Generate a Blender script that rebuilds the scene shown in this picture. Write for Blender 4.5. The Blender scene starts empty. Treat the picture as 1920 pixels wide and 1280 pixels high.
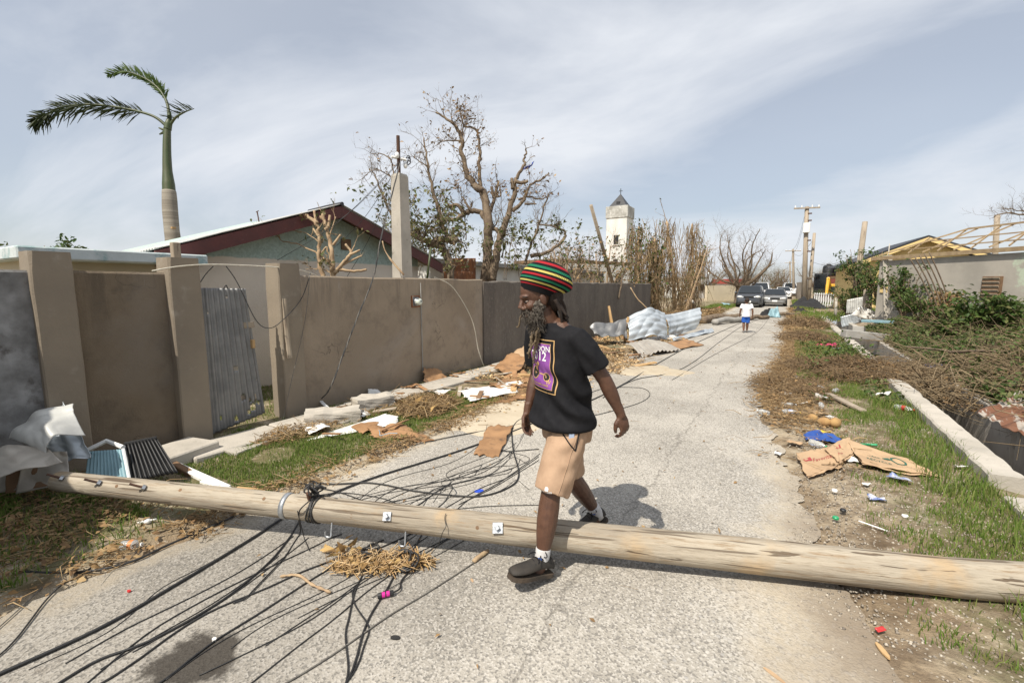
import bpy, bmesh, math, random
import numpy as np
from mathutils import Vector, Matrix, noise as mnoise
from mathutils.bvhtree import BVHTree
R = math.radians
random.seed(7); rng = np.random.default_rng(11)
scene = bpy.context.scene
col = scene.collection
# ------------------------------------------------------------------ camera
FPX, CX, CY, CAMH = 853.0, 960.0, 640.0, 1.65
PITCH = math.atan((640 - 536) / FPX); YAW = R(31.08)
cam = bpy.data.objects.new('camera', bpy.data.cameras.new('camera'))
cam.data.sensor_width = 36.0; cam.data.lens = FPX / 1920 * 36.0
cam.data.clip_start = 0.05; cam.data.clip_end = 3000
cam.location = (0, 0, CAMH); cam.rotation_euler = (math.pi / 2 - PITCH, 0, YAW)
col.objects.link(cam); scene.camera = cam
# ------------------------------------------------------------------ sun, sky, exposure
SUN = Vector((-0.10, -0.72, 1.0)).normalized()
sl = bpy.data.lights.new('sun', 'SUN'); sl.energy = 4.7; sl.angle = R(0.5); sl.color = (1, .93, .82)
so = bpy.data.objects.new('sun', sl); so.rotation_euler = SUN.to_track_quat('Z', 'Y').to_euler(); so.location = (0, -5, 30)
col.objects.link(so)
world = bpy.data.worlds.new('World'); scene.world = world; world.use_nodes = True
def build_world():
    nt = world.node_tree; N = nt.nodes; L = nt.links; N.clear()
    out = N.new('ShaderNodeOutputWorld'); bg = N.new('ShaderNodeBackground'); bg.inputs['Strength'].default_value = 0.085
    sky = N.new('ShaderNodeTexSky'); sky.sky_type = 'NISHITA'; sky.sun_disc = False
    sky.sun_elevation = math.asin(SUN.z); sky.sun_rotation = math.atan2(SUN.x, SUN.y)
    sky.air_density = 1.0; sky.dust_density = 1.2; sky.ozone_density = 1.0
    tc = N.new('ShaderNodeTexCoord'); sep = N.new('ShaderNodeSeparateXYZ'); L.new(tc.outputs['Generated'], sep.inputs[0])
    mx = N.new('ShaderNodeMath'); mx.operation = 'MAXIMUM'; mx.inputs[1].default_value = 0.0; L.new(sep.outputs['Z'], mx.inputs[0])
    ad = N.new('ShaderNodeMath'); ad.operation = 'ADD'; ad.inputs[1].default_value = 0.30; L.new(mx.outputs[0], ad.inputs[0])
    cb = N.new('ShaderNodeCombineXYZ')
    for i, a in enumerate('XY'):
        d = N.new('ShaderNodeMath'); d.operation = 'DIVIDE'; L.new(sep.outputs[a], d.inputs[0]); L.new(ad.outputs[0], d.inputs[1]); L.new(d.outputs[0], cb.inputs[i])
    mp = N.new('ShaderNodeMapping'); mp.inputs['Rotation'].default_value = (0, 0, R(-52)); mp.inputs['Scale'].default_value = (.45, .8, 1); mp.inputs['Location'].default_value = (1.3, .2, 0)
    L.new(cb.outputs[0], mp.inputs[0])
    n1 = N.new('ShaderNodeTexNoise'); n1.inputs['Scale'].default_value = 1.25; n1.inputs['Detail'].default_value = 9; n1.inputs['Roughness'].default_value = .56; n1.inputs['Distortion'].default_value = .75
    L.new(mp.outputs[0], n1.inputs['Vector'])
    rp = N.new('ShaderNodeValToRGB'); rp.color_ramp.elements[0].position = .40; rp.color_ramp.elements[0].color = (.46, .46, .46, 1); rp.color_ramp.elements[1].position = .61; rp.color_ramp.elements[1].color = (.97, .97, .97, 1)
    L.new(n1.outputs['Fac'], rp.inputs[0])
    n2 = N.new('ShaderNodeTexNoise'); n2.inputs['Scale'].default_value = 1.7; n2.inputs['Detail'].default_value = 5; L.new(mp.outputs[0], n2.inputs['Vector'])
    cc = N.new('ShaderNodeMixRGB'); cc.inputs[1].default_value = (6.7, 7.15, 7.95, 1); cc.inputs[2].default_value = (9.1, 9.3, 9.6, 1); L.new(n2.outputs['Fac'], cc.inputs[0])
    mix = N.new('ShaderNodeMixRGB'); L.new(rp.outputs[0], mix.inputs[0]); L.new(sky.outputs[0], mix.inputs[1]); L.new(cc.outputs[0], mix.inputs[2])
    L.new(mix.outputs[0], bg.inputs['Color']); L.new(bg.outputs[0], out.inputs['Surface'])
build_world()
vs = scene.view_settings; vs.view_transform = 'Standard'; vs.look = 'None'; vs.gamma = 1; vs.exposure = 0.3; vs.use_curve_mapping = False
scene.cycles.max_bounces = 6; scene.cycles.transparent_max_bounces = 8
# ------------------------------------------------------------------ pixel -> place
cf = Vector((-math.sin(YAW) * math.cos(PITCH), math.cos(YAW) * math.cos(PITCH), -math.sin(PITCH)))
cr = Vector((math.cos(YAW), math.sin(YAW), 0)); cu = cr.cross(cf); C0 = Vector((0, 0, CAMH))
def ray(px, py): return cf + cr * ((px - CX) / FPX) - cu * ((py - CY) / FPX)
def g(px, py, z=0.0):
    d = ray(px, py); return C0 + d * ((z - CAMH) / d.z)
def atx(px, py, X):
    d = ray(px, py); return C0 + d * (X / d.x)
def W(px, py, w): return C0 + ray(px, py) * w
# ------------------------------------------------------------------ helpers
def mk(name, v, f, mat, parent=None, smooth=False, uv=None):
    me = bpy.data.meshes.new(name)
    if isinstance(v, np.ndarray): v = v.tolist()
    me.from_pydata([tuple(p) for p in v], [], f); me.update()
    if smooth: me.polygons.foreach_set('use_smooth', [True] * len(me.polygons))
    if mat: me.materials.append(mat)
    o = bpy.data.objects.new(name, me); col.objects.link(o)
    if parent is not None: setpar(o, parent)
    return o
def setpar(o, parent):
    o.parent = parent
    p = parent; M_ = Matrix.Identity(4)
    while p is not None:
        M_ = p.matrix_basis @ M_ if p.parent is None else (p.matrix_parent_inverse @ p.matrix_basis) @ M_
        p = p.parent
    o.matrix_parent_inverse = M_.inverted()
def thing(name, label, cat, loc=(0, 0, 0), rz=0, group=None):
    o = bpy.data.objects.new(name, None); col.objects.link(o); o.empty_display_size = .2
    o.location = loc; o.rotation_euler = (0, 0, rz); return tag(o, label, cat, group)
def tag(o, label=None, cat=None, group=None, kind=None):
    if label: o['label'] = label
    if cat: o['category'] = cat
    if group: o['group'] = group
    if kind: o['kind'] = kind
    return o
def local(o, parent):        # child given in the parent's own coordinates
    o.parent = parent; o.matrix_parent_inverse = Matrix.Identity(4); return o
class MB:
    def __init__(s): s.v = []; s.f = []
    def add(s, v, f):
        n = len(s.v); s.v += [tuple(p) for p in v]; s.f += [tuple(i + n for i in q) for q in f]; return s
    def box(s, c, d, rz=0, rx=0, ry=0, bev=0.0, M_=None):
        bm = bmesh.new(); bmesh.ops.create_cube(bm, size=1.0)
        for q in bm.verts: q.co = Vector((q.co.x * d[0], q.co.y * d[1], q.co.z * d[2]))
        if bev: bmesh.ops.bevel(bm, geom=bm.edges[:], offset=bev, segments=1, affect='EDGES')
        T = Matrix.Translation(Vector(c)) @ (M_ if M_ is not None else Matrix.Rotation(rz, 4, 'Z') @ Matrix.Rotation(ry, 4, 'Y') @ Matrix.Rotation(rx, 4, 'X'))
        bm.verts.index_update()
        s.add([T @ q.co for q in bm.verts], [[q.index for q in fc.verts] for fc in bm.faces]); bm.free(); return s
    def tube(s, pts, r, n=8, cap=True):
        pts = [Vector(p) for p in pts]; k = len(pts)
        if not hasattr(r, '__len__'): r = [r] * k
        up = None; v = []; f = []
        for i, p in enumerate(pts):
            t = (pts[min(i + 1, k - 1)] - pts[max(i - 1, 0)])
            if t.length < 1e-9: t = Vector((0, 0, 1))
            t.normalize()
            if up is None:
                up = t.orthogonal().normalized()
            up = (up - t * up.dot(t))
            if up.length < 1e-6: up = t.orthogonal()
            up.normalize(); b = t.cross(up)
            for j in range(n):
                a = 2 * math.pi * j / n; v.append(p + (up * math.cos(a) + b * math.sin(a)) * r[i])
        for i in range(k - 1):
            for j in range(n):
                f.append((i * n + j, i * n + (j + 1) % n, (i + 1) * n + (j + 1) % n, (i + 1) * n + j))
        if cap: f.append(tuple(range(n))[::-1]); f.append(tuple((k - 1) * n + j for j in range(n)))
        return s.add(v, f)
    def rings(s, rings, cap=True):      # list of equal-length loops
        n = len(rings[0]); v = [p for r_ in rings for p in r_]; f = []
        for i in range(len(rings) - 1):
            for j in range(n): f.append((i * n + j, i * n + (j + 1) % n, (i + 1) * n + (j + 1) % n, (i + 1) * n + j))
        if cap: f.append(tuple(range(n))[::-1]); f.append(tuple((len(rings) - 1) * n + j for j in range(n)))
        return s.add(v, f)
    def ell(s, c, rad, M_=None, nu=14, nv=9):
        v = []; f = []; c = Vector(c)
        for i in range(nv + 1):
            th = math.pi * i / nv
            for j in range(nu):
                a = 2 * math.pi * j / nu
                p = Vector((rad[0] * math.sin(th) * math.cos(a), rad[1] * math.sin(th) * math.sin(a), rad[2] * math.cos(th)))
                v.append(c + (M_ @ p if M_ is not None else p))
        for i in range(nv):
            for j in range(nu): f.append((i * nu + j, (i + 1) * nu + j, (i + 1) * nu + (j + 1) % nu, i * nu + (j + 1) % nu))
        return s.add(v, f)
    def prism(s, poly, z0, z1):
        n = len(poly); v = [(p[0], p[1], z0) for p in poly] + [(p[0], p[1], z1) for p in poly]
        f = [tuple(range(n))[::-1], tuple(range(n, 2 * n))] + [(i, (i + 1) % n, n + (i + 1) % n, n + i) for i in range(n)]
        return s.add(v, f)
    def grid(s, nu, nv, fn):
        v = [fn(i / (nu - 1), j / (nv - 1)) for j in range(nv) for i in range(nu)]
        f = [(j * nu + i, j * nu + i + 1, (j + 1) * nu + i + 1, (j + 1) * nu + i) for j in range(nv - 1) for i in range(nu - 1)]
        return s.add(v, f)
    def build(s, name, mat, parent=None, smooth=False): return mk(name, s.v, s.f, mat, parent, smooth)
def solid(o, t, off=0):
    m = o.modifiers.new('thickness', 'SOLIDIFY'); m.thickness = t; m.offset = off; return o
def n3(x, y, z=0, s=1.0): return mnoise.noise(Vector((x * s, y * s, z * s)))
def spline(pts, k=6):
    P = [Vector(p) for p in pts]; o = []
    for i in range(len(P) - 1):
        a, b, c, d = P[max(i - 1, 0)], P[i], P[i + 1], P[min(i + 2, len(P) - 1)]
        for j in range(k):
            t = j / k; o.append(.5 * ((2 * b) + (c - a) * t + (2 * a - 5 * b + 4 * c - d) * t * t + (3 * b - a - 3 * c + d) * t ** 3))
    o.append(P[-1]); return o
def applied(o):              # modifiers -> plain mesh
    dg = bpy.context.evaluated_depsgraph_get(); dg.update()
    me = bpy.data.meshes.new_from_object(o.evaluated_get(dg)); tmp = o.data
    o.modifiers.clear(); o.data = me; bpy.data.meshes.remove(tmp); return o
# vectorised scatter pieces -------------------------------------------------
def cards(P, L, Wd, yaw, pitch, bend=.25, roll=None):
    """leaf-like bent quads (6 verts, 2 quads each); arrays of length n"""
    n = len(P); P = np.asarray(P, float)
    d = np.stack([np.cos(yaw) * np.cos(pitch), np.sin(yaw) * np.cos(pitch), np.sin(pitch)], 1)
    s = np.stack([-np.sin(yaw), np.cos(yaw), np.zeros(n)], 1); u = np.cross(d, s)
    if roll is not None:
        c_, s_ = np.cos(roll)[:, None], np.sin(roll)[:, None]; s, u = s * c_ + u * s_, u * c_ - s * s_
    L = np.broadcast_to(L, n)[:, None]; Wd = np.broadcast_to(Wd, n)[:, None]
    m = P + d * L * .5 + u * L * bend * .35; e = P + d * L - u * L * bend * .3
    V = np.stack([P - s * Wd * .12, P + s * Wd * .12, m + s * Wd * .5, m - s * Wd * .5, e + s * Wd * .1, e - s * Wd * .1], 1).reshape(-1, 3)
    b = np.arange(n)[:, None] * 6
    F = np.concatenate([b + [0, 1, 2, 3], b + [3, 2, 4, 5]], 0)
    return V, F
def sticks(P, D, L, rad, bend=.1):
    """thin bent three-sided twigs: 3 rings of 3"""
    n = len(P); P = np.asarray(P, float); D = np.asarray(D, float); D = D / np.linalg.norm(D, axis=1)[:, None]
    a = np.where(np.abs(D[:, 2:3]) > .9, np.array([[1., 0, 0]]), np.array([[0, 0, 1.]])); s = np.cross(D, a); s /= np.linalg.norm(s, axis=1)[:, None]; u = np.cross(D, s)
    L = np.broadcast_to(L, n)[:, None]; rad = np.broadcast_to(rad, n)[:, None]
    off = (rng.normal(0, 1, (n, 1)) * s + rng.normal(0, 1, (n, 1)) * u) * L * bend
    V = []
    for t, k in ((0, 1), (.5, .8), (1, .45)):
        c = P + D * L * t + off * (1 - (2 * t - 1) ** 2)
        for j in range(3):
            an = 2 * math.pi * j / 3; V.append(c + (s * math.cos(an) + u * math.sin(an)) * rad * k)
    V = np.stack(V, 1).reshape(-1, 3); b = np.arange(n)[:, None] * 9; F = []
    for i in (0, 3):
        for j in range(3): F.append(b + [i + j, i + (j + 1) % 3, i + 3 + (j + 1) % 3, i + 3 + j])
    return V, np.concatenate(F, 0)
def npmesh(name, V, F, mat, parent=None, smooth=False):
    me = bpy.data.meshes.new(name); V = np.asarray(V, np.float32); F = np.asarray(F, np.int32); k = F.shape[1]
    me.vertices.add(len(V)); me.vertices.foreach_set('co', V.ravel())
    me.loops.add(F.size); me.loops.foreach_set('vertex_index', F.ravel())
    me.polygons.add(len(F)); me.polygons.foreach_set('loop_start', np.arange(0, F.size, k, dtype=np.int32))
    if smooth: me.polygons.foreach_set('use_smooth', np.ones(len(F), bool))
    me.update(calc_edges=True); me.validate()
    if mat: me.materials.append(mat)
    o = bpy.data.objects.new(name, me); col.objects.link(o)
    if parent is not None: setpar(o, parent)
    return o
def blades(P, h, w, lean=.5):
    n = len(P); P = np.asarray(P, float); a = rng.uniform(0, 2 * math.pi, n); b = rng.uniform(0, 2 * math.pi, n)
    s = np.stack([np.cos(a), np.sin(a), np.zeros(n)], 1) * w * .5; l = np.stack([np.cos(b), np.sin(b), np.zeros(n)], 1) * (rng.uniform(.1, 1, n) * lean)[:, None]
    h = np.broadcast_to(h, n)[:, None]; z = np.array([[0, 0, 1.]])
    m = P + z * h * .6 + l * h * .35; e = P + z * h * .93 + l * h
    V = np.stack([P - s, P + s, m + s * .8, m - s * .8, e + s * .12, e - s * .12], 1).reshape(-1, 3); i = np.arange(n)[:, None] * 6
    return V, np.concatenate([i + [0, 1, 2, 3], i + [3, 2, 4, 5]], 0)
# ------------------------------------------------------------------ materials
def nodes(name):
    m = bpy.data.materials.new(name); m.use_nodes = True; nt = m.node_tree
    return m, nt.nodes, nt.links, nt.nodes['Principled BSDF']
def noiz(N, L, vec, scale, detail=5, rough=.6, dist=0):
    n = N.new('ShaderNodeTexNoise'); n.inputs['Scale'].default_value = scale; n.inputs['Detail'].default_value = detail
    n.inputs['Roughness'].default_value = rough; n.inputs['Distortion'].default_value = dist
    if vec is not None: L.new(vec, n.inputs['Vector'])
    return n.outputs['Fac']
def ramp(N, L, fac, p0, p1, c0=0.0, c1=1.0):
    r = N.new('ShaderNodeMapRange'); r.clamp = True; r.interpolation_type = 'SMOOTHSTEP'
    r.inputs['From Min'].default_value = p0; r.inputs['From Max'].default_value = p1; r.inputs['To Min'].default_value = c0; r.inputs['To Max'].default_value = c1
    L.new(fac, r.inputs['Value']); return r.outputs['Result']
def mixc(N, L, fac, a, b, mode='MIX'):
    m = N.new('ShaderNodeMixRGB'); m.blend_type = mode
    for i, x in ((0, fac), (1, a), (2, b)):
        if isinstance(x, (int, float)): m.inputs[i].default_value = x if i == 0 else (x, x, x, 1)
        elif isinstance(x, tuple): m.inputs[i].default_value = (*x[:3], 1)
        else: L.new(x, m.inputs[i])
    return m.outputs[0]
def mth(N, L, op, a, b=None):
    m = N.new('ShaderNodeMath'); m.operation = op
    for i, x in enumerate((a, b)):
        if x is None: continue
        if isinstance(x, (int, float)): m.inputs[i].default_value = x
        else: L.new(x, m.inputs[i])
    return m.outputs[0]
def bumpn(N, L, bs, h, strength, dist=.01):
    b = N.new('ShaderNodeBump'); b.inputs['Strength'].default_value = strength; b.inputs['Distance'].default_value = dist
    L.new(h, b.inputs['Height']); L.new(b.outputs[0], bs.inputs['Normal']); return b
def M(name, c1, c2=None, scale=3., rough=.85, bump=.3, bscale=60., metal=0., c3=None, s3=8., t3=(.55, .7), stretch=None, spec=None, bdist=.01, island=0.):
    m, N, L, bs = nodes(name)
    tc = N.new('ShaderNodeTexCoord'); vec = tc.outputs['Object']
    if stretch:
        mp = N.new('ShaderNodeMapping'); mp.inputs['Scale'].default_value = stretch; L.new(vec, mp.inputs[0]); vec = mp.outputs[0]
    c = tuple(c1)
    if c2 is not None: c = mixc(N, L, ramp(N, L, noiz(N, L, vec, scale), .33, .67), tuple(c1), tuple(c2))
    if c3 is not None: c = mixc(N, L, ramp(N, L, noiz(N, L, vec, s3, 8, .65), *t3), c, tuple(c3))
    if island:
        gm = N.new('ShaderNodeNewGeometry'); k = ramp(N, L, gm.outputs['Random Per Island'], 0, 1, 1 - island, 1 + island); c = mixc(N, L, 1.0, c, k, 'MULTIPLY')
    if isinstance(c, tuple): bs.inputs['Base Color'].default_value = (*c, 1)
    else: L.new(c, bs.inputs['Base Color'])
    bs.inputs['Roughness'].default_value = rough; bs.inputs['Metallic'].default_value = metal
    if spec is not None: bs.inputs['Specular IOR Level'].default_value = spec
    if bump: bumpn(N, L, bs, noiz(N, L, vec, bscale, 4), bump, bdist)
    return m
def MI(name, cols, rough=.8, trans=0.0, spec=.25):
    """colour picked per loose piece (leaf, blade, chip)"""
    m, N, L, bs = nodes(name); gm = N.new('ShaderNodeNewGeometry'); r = N.new('ShaderNodeValToRGB'); r.color_ramp.interpolation = 'LINEAR'
    e = r.color_ramp.elements
    while len(e) < len(cols): e.new(.5)
    for i, c in enumerate(cols): e[i].position = i / (len(cols) - 1); e[i].color = (*c, 1)
    L.new(gm.outputs['Random Per Island'], r.inputs[0]); L.new(r.outputs[0], bs.inputs['Base Color']); bs.inputs['Roughness'].default_value = rough; bs.inputs['Specular IOR Level'].default_value = spec
    if trans:
        t = N.new('ShaderNodeBsdfTranslucent'); L.new(r.outputs[0], t.inputs[0]); x = N.new('ShaderNodeMixShader'); x.inputs[0].default_value = trans
        L.new(bs.outputs[0], x.inputs[1]); L.new(t.outputs[0], x.inputs[2]); L.new(x.outputs[0], N['Material Output'].inputs[0])
    return m
MT = {}
MT['concrete'] = M('concrete', (.255, .21, .155), (.2, .165, .125), .9, .92, .35, 45, c3=(.3, .265, .215), s3=3.5, t3=(.56, .75))
MT['concrete_light'] = M('concrete_light', (.46, .42, .36), (.36, .33, .28), 2.2, .92, .5, 50, c3=(.2, .18, .15), s3=7, t3=(.6, .75))
MT['concrete_grey'] = M('concrete_grey', (.36, .345, .315), (.26, .25, .23), 2.5, .92, .5, 50, c3=(.16, .15, .14), s3=9, t3=(.6, .76))
MT['concrete_blue'] = M('concrete_blue', (.115, .112, .108), (.31, .31, .31), 2.3, .9, .4, 40, c3=(.07, .062, .055), s3=3, t3=(.52, .68))
MT['render_dark'] = M('render_dark', (.175, .15, .125), (.12, .103, .088), 2, .97, 1.0, 70, c3=(.23, .2, .165), s3=30, t3=(.52, .7), bdist=.02, stretch=(1, 1, .35))
MT['white_wall'] = M('white_wall', (.72, .71, .67), (.62, .6, .55), 1, .9, .2, 30, c3=(.35, .33, .29), s3=4, t3=(.62, .8), stretch=(1, 1, .4))
MT['cream_wall'] = M('cream_wall', (.58, .5, .36), (.52, .45, .33), 1, .9, .2, 30)
MT['yellow_wall'] = M('yellow_wall', (.72, .55, .24), (.68, .5, .22), 1, .9, .2, 30)
MT['maroon'] = M('maroon', (.12, .035, .03), (.085, .03, .027), 3, .7, .3, 30, c3=(.2, .12, .1), s3=14, t3=(.6, .75))
MT['zinc'] = M('zinc', (.27, .268, .262), (.2, .2, .2), 5, .5, .15, 120, metal=.55, c3=(.17, .1, .06), s3=5, t3=(.67, .74))
MT['zinc_bright'] = M('zinc_bright', (.56, .6, .63), (.4, .44, .47), 3, .42, .1, 60, metal=.4, c3=(.4, .38, .35), s3=5, t3=(.62, .8))
MT['zinc_beige'] = M('zinc_beige', (.43, .4, .35), (.33, .3, .26), 3, .5, .15, 60, metal=.25, c3=(.45, .16, .12), s3=3.5, t3=(.73, .78))
MT['zinc_white'] = M('zinc_white', (.55, .55, .52), (.42, .42, .4), 3, .5, .15, 60, metal=.1, c3=(.35, .22, .14), s3=6, t3=(.64, .74))
MT['rust'] = M('rust', (.3, .12, .045), (.18, .075, .035), 6, .85, .4, 60, c3=(.5, .4, .3), s3=4, t3=(.56, .66))
MT['rust_dark'] = M('rust_dark', (.1, .045, .025), (.06, .03, .02), 9, .85, .4, 60)
MT['sheet_rusty'] = M('sheet_rusty', (.4, .37, .32), (.3, .26, .22), 5, .7, .3, 60, c3=(.15, .065, .033), s3=2.6, t3=(.44, .5), stretch=(2.5, .7, 1))
MT['plywood'] = M('plywood', (.34, .19, .09), (.24, .13, .06), 4, .85, .3, 50, c3=(.12, .07, .04), s3=5, t3=(.55, .7))
MT['white_panel'] = M('white_panel', (.76, .75, .72), (.66, .65, .61), 6, .75, .15, 40, c3=(.4, .34, .26), s3=9, t3=(.58, .72))
MT['white_plastic'] = M('white_plastic', (.78, .78, .76), None, rough=.4, bump=0)
MT['wood_raw'] = M('wood_raw', (.5, .33, .16), (.4, .25, .11), 8, .75, .3, 60, stretch=(1, 1, .25))
MT['wood_tan'] = M('wood_tan', (.35, .26, .15), (.27, .19, .11), 6, .8, .3, 50)
MT['wood_grey'] = M('wood_grey', (.36, .3, .23), (.27, .22, .16), 5, .85, .5, 40, c3=(.14, .1, .075), s3=12, t3=(.56, .7), stretch=(1, 1, .15))
MT['wood_brown'] = M('wood_brown', (.22, .13, .07), (.15, .09, .05), 8, .85, .4, 50)
MT['bark'] = M('bark', (.2, .15, .1), (.12, .085, .058), 6, .95, .8, 30, c3=(.28, .22, .15), s3=9, t3=(.55, .7), bdist=.02)
MT['bark_pale'] = M('bark_pale', (.42, .31, .19), (.3, .2, .12), 9, .95, .6, 40, c3=(.5, .38, .22), s3=14, t3=(.55, .7))
MT['twig'] = M('twig', (.24, .17, .11), (.16, .11, .07), 20, .95, 0)
MT['cable'] = M('cable', (.014, .014, .015), (.028, .027, .026), 20, .55, 0)
MT['cable_grey'] = M('cable_grey', (.16, .15, .13), (.1, .09, .08), 30, .7, 0)
MT['cable_white'] = M('cable_white', (.6, .56, .46), (.5, .46, .38), 20, .6, 0)
MT['rope_two'] = M('rope_two', (.5, .49, .46), (.02, .02, .02), 14, .7, 0, stretch=(1, 1, 1))
MT['steel'] = M('steel', (.48, .5, .52), (.36, .38, .4), 20, .42, .1, 80, metal=.7)
MT['black_plastic'] = M('black_plastic', (.012, .012, .013), (.022, .022, .022), 5, .5, .1, 60)
MT['tarp_black'] = M('tarp_black', (.012, .012, .013), (.022, .021, .021), 3, .9, .2, 20)
MT['teal_louvre'] = M('teal_louvre', (.25, .4, .45), (.2, .33, .38), 6, .5, .1, 60)
MT['blue_plastic'] = M('blue_plastic', (.02, .07, .5), None, rough=.45, bump=0)
MT['blue_cloth'] = M('blue_cloth', (.03, .09, .33), (.02, .06, .25), 8, .9, .3, 90)
MT['pink_cloth'] = M('pink_cloth', (.6, .04, .16), (.5, .03, .13), 8, .9, .3, 90)
MT['card'] = M('card', (.45, .31, .185), (.38, .255, .15), 4, .9, .15, 60, c3=(.33, .2, .1), s3=6, t3=(.62, .75))
MT['print_red'] = M('print_red', (.33, .05, .05), None, rough=.9, bump=0)
MT['print_green'] = M('print_green', (.03, .1, .07), None, rough=.9, bump=0)
MT['coconut'] = M('coconut', (.4, .25, .1), (.3, .17, .07), 12, .9, .3, 60)
MT['tyre'] = M('tyre', (.018, .018, .018), (.03, .028, .026), 9, .85, .3, 60)
MT['paint_grey'] = M('paint_grey', (.1, .107, .12), None, rough=.28, bump=0, metal=.5)
MT['paint_silver'] = M('paint_silver', (.27, .27, .265), None, rough=.3, bump=0, metal=.5)
MT['paint_white'] = M('paint_white', (.72, .72, .71), None, rough=.3, bump=0)
MT['paint_yellow'] = M('paint_yellow', (.72, .4, .03), (.6, .33, .03), 4, .45, 0)
MT['paint_red'] = M('paint_red', (.35, .05, .04), (.28, .04, .035), 3, .6, 0)
MT['auto_glass'] = M('auto_glass', (.012, .016, .02), None, rough=.06, bump=0, spec=.8)
MT['lamp_glass'] = M('lamp_glass', (.6, .6, .58), None, rough=.12, bump=0, spec=.8)
MT['roof_black'] = M('roof_black', (.025, .026, .03), None, rough=.5, bump=.1)
MT['red_brick'] = M('red_brick', (.3, .08, .05), (.22, .06, .04), 5, .9, .2)
MT['palm_green'] = M('palm_green', (.045, .068, .02), (.07, .075, .03), 3, .5, .1, 30, stretch=(4, 4, .5))
MT['frond'] = MI('frond', [(.02, .028, .012), (.04, .055, .02), (.03, .04, .016)], .6, .2)
MT['frond_green'] = MI('frond_green', [(.04, .075, .015), (.09, .14, .03), (.06, .1, .02)], .6, .3)
MT['leaf'] = MI('leaf', [(.03, .06, .014), (.05, .1, .022), (.085, .13, .03), (.12, .13, .035)], .55, .25)
MT['leaf_vine'] = MI('leaf_vine', [(.035, .062, .014), (.06, .1, .022), (.09, .135, .032), (.15, .14, .055)], .55, .25)
MT['leaf_pale'] = MI('leaf_pale', [(.09, .12, .035), (.13, .14, .05), (.15, .12, .05), (.1, .13, .04)], .6, .25)
MT['leaf_dry'] = MI('leaf_dry', [(.2, .12, .05), (.33, .21, .1), (.14, .085, .045), (.4, .28, .14)], .9, .1)
MT['leaf_yellow'] = MI('leaf_yellow', [(.34, .21, .08), (.48, .33, .14), (.2, .12, .05), (.4, .25, .09)], .85, .15)
MT['straw'] = MI('straw', [(.3, .2, .1), (.2, .13, .065), (.4, .29, .16), (.13, .085, .045)], .95)
MT['brush'] = MI('brush', [(.17, .115, .065), (.24, .165, .095), (.1, .068, .04), (.3, .215, .125)], .95)
MT['brush_pale'] = MI('brush_pale', [(.22, .165, .1), (.15, .11, .065), (.29, .22, .135), (.1, .072, .043)], .95)
MT['grass'] = MI('grass', [(.085, .15, .022), (.13, .21, .035), (.18, .23, .055), (.25, .24, .09)], .7, .3)
MT['pebble'] = MI('pebble', [(.36, .31, .25), (.22, .19, .155), (.5, .45, .37), (.15, .13, .11)], .9)
MT['woodchip'] = MI('woodchip', [(.5, .35, .18), (.36, .22, .1), (.6, .45, .26), (.25, .15, .08)], .9)
MT['skin'] = M('skin', (.11, .052, .03), (.075, .034, .02), 22, .45, .35, 260, spec=.5)
MT['skin_boy'] = M('skin_boy', (.15, .07, .038), (.12, .055, .03), 14, .5, 0, spec=.4)
MT['shirt_black'] = M('shirt_black', (.010, .010, .012), (.014, .014, .016), 20, .85, .25, 500, spec=.18, bdist=.002)
MT['shorts_tan'] = M('shorts_tan', (.42, .285, .19), (.36, .24, .158), 14, .95, .25, 500, spec=.2, bdist=.002)
MT['shoe_black'] = M('shoe_black', (.018, .016, .014), (.04, .033, .026), 12, .75, .3, 120)
MT['sole'] = M('sole', (.028, .023, .018), (.07, .05, .034), 12, .9, .4, 90)
MT['sock'] = M('sock', (.55, .54, .53), (.47, .46, .45), 30, .95, .3, 200)
MT['hair'] = M('hair', (.02, .013, .01), (.035, .022, .015), 30, .85, .6, 120)
MT['beard'] = M('beard', (.05, .038, .03), (.2, .175, .145), 40, .95, 1.0, 120, c3=(.34, .3, .25), s3=30, t3=(.58, .7), bdist=.01)
MT['dread'] = M('dread', (.2, .15, .09), (.1, .07, .045), 40, .95, .9, 160)
MT['print_purple'] = M('print_purple', (.17, .04, .24), (.29, .09, .36), 9, .85, 0)
MT['print_gold'] = M('print_gold', (.52, .33, .14), None, rough=.8, bump=0)
MT['print_white'] = M('print_white', (.75, .75, .75), None, rough=.8, bump=0)
MT['print_black'] = M('print_black', (.012, .012, .014), None, rough=.85, bump=0)
MT['eye_white'] = M('eye_white', (.22, .17, .14), None, rough=.6, bump=0)
MT['cloth_white'] = M('cloth_white', (.74, .74, .75), (.66, .66, .68), 9, .9, .1, 200)
MT['cloth_blue'] = M('cloth_blue', (.02, .12, .5), (.015, .09, .42), 9, .85, .1, 200)
def stripes(name, cols, n):
    m, N, L, bs = nodes(name)
    at = N.new('ShaderNodeAttribute'); at.attribute_name = 'band'
    r = N.new('ShaderNodeValToRGB'); r.color_ramp.interpolation = 'CONSTANT'; e = r.color_ramp.elements
    while len(e) < len(cols): e.new(.5)
    for i, (p, c) in enumerate(cols): e[i].position = p; e[i].color = (*c, 1)
    L.new(at.outputs['Fac'], r.inputs[0]); L.new(r.outputs[0], bs.inputs['Base Color']); bs.inputs['Roughness'].default_value = .95; bs.inputs['Specular IOR Level'].default_value = .15
    tc = N.new('ShaderNodeTexCoord'); wv = N.new('ShaderNodeTexWave'); wv.inputs['Scale'].default_value = 60; wv.inputs['Distortion'].default_value = 1.0; L.new(tc.outputs['Object'], wv.inputs[0])
    bumpn(N, L, bs, wv.outputs['Fac'], .5, .003); return m
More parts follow.
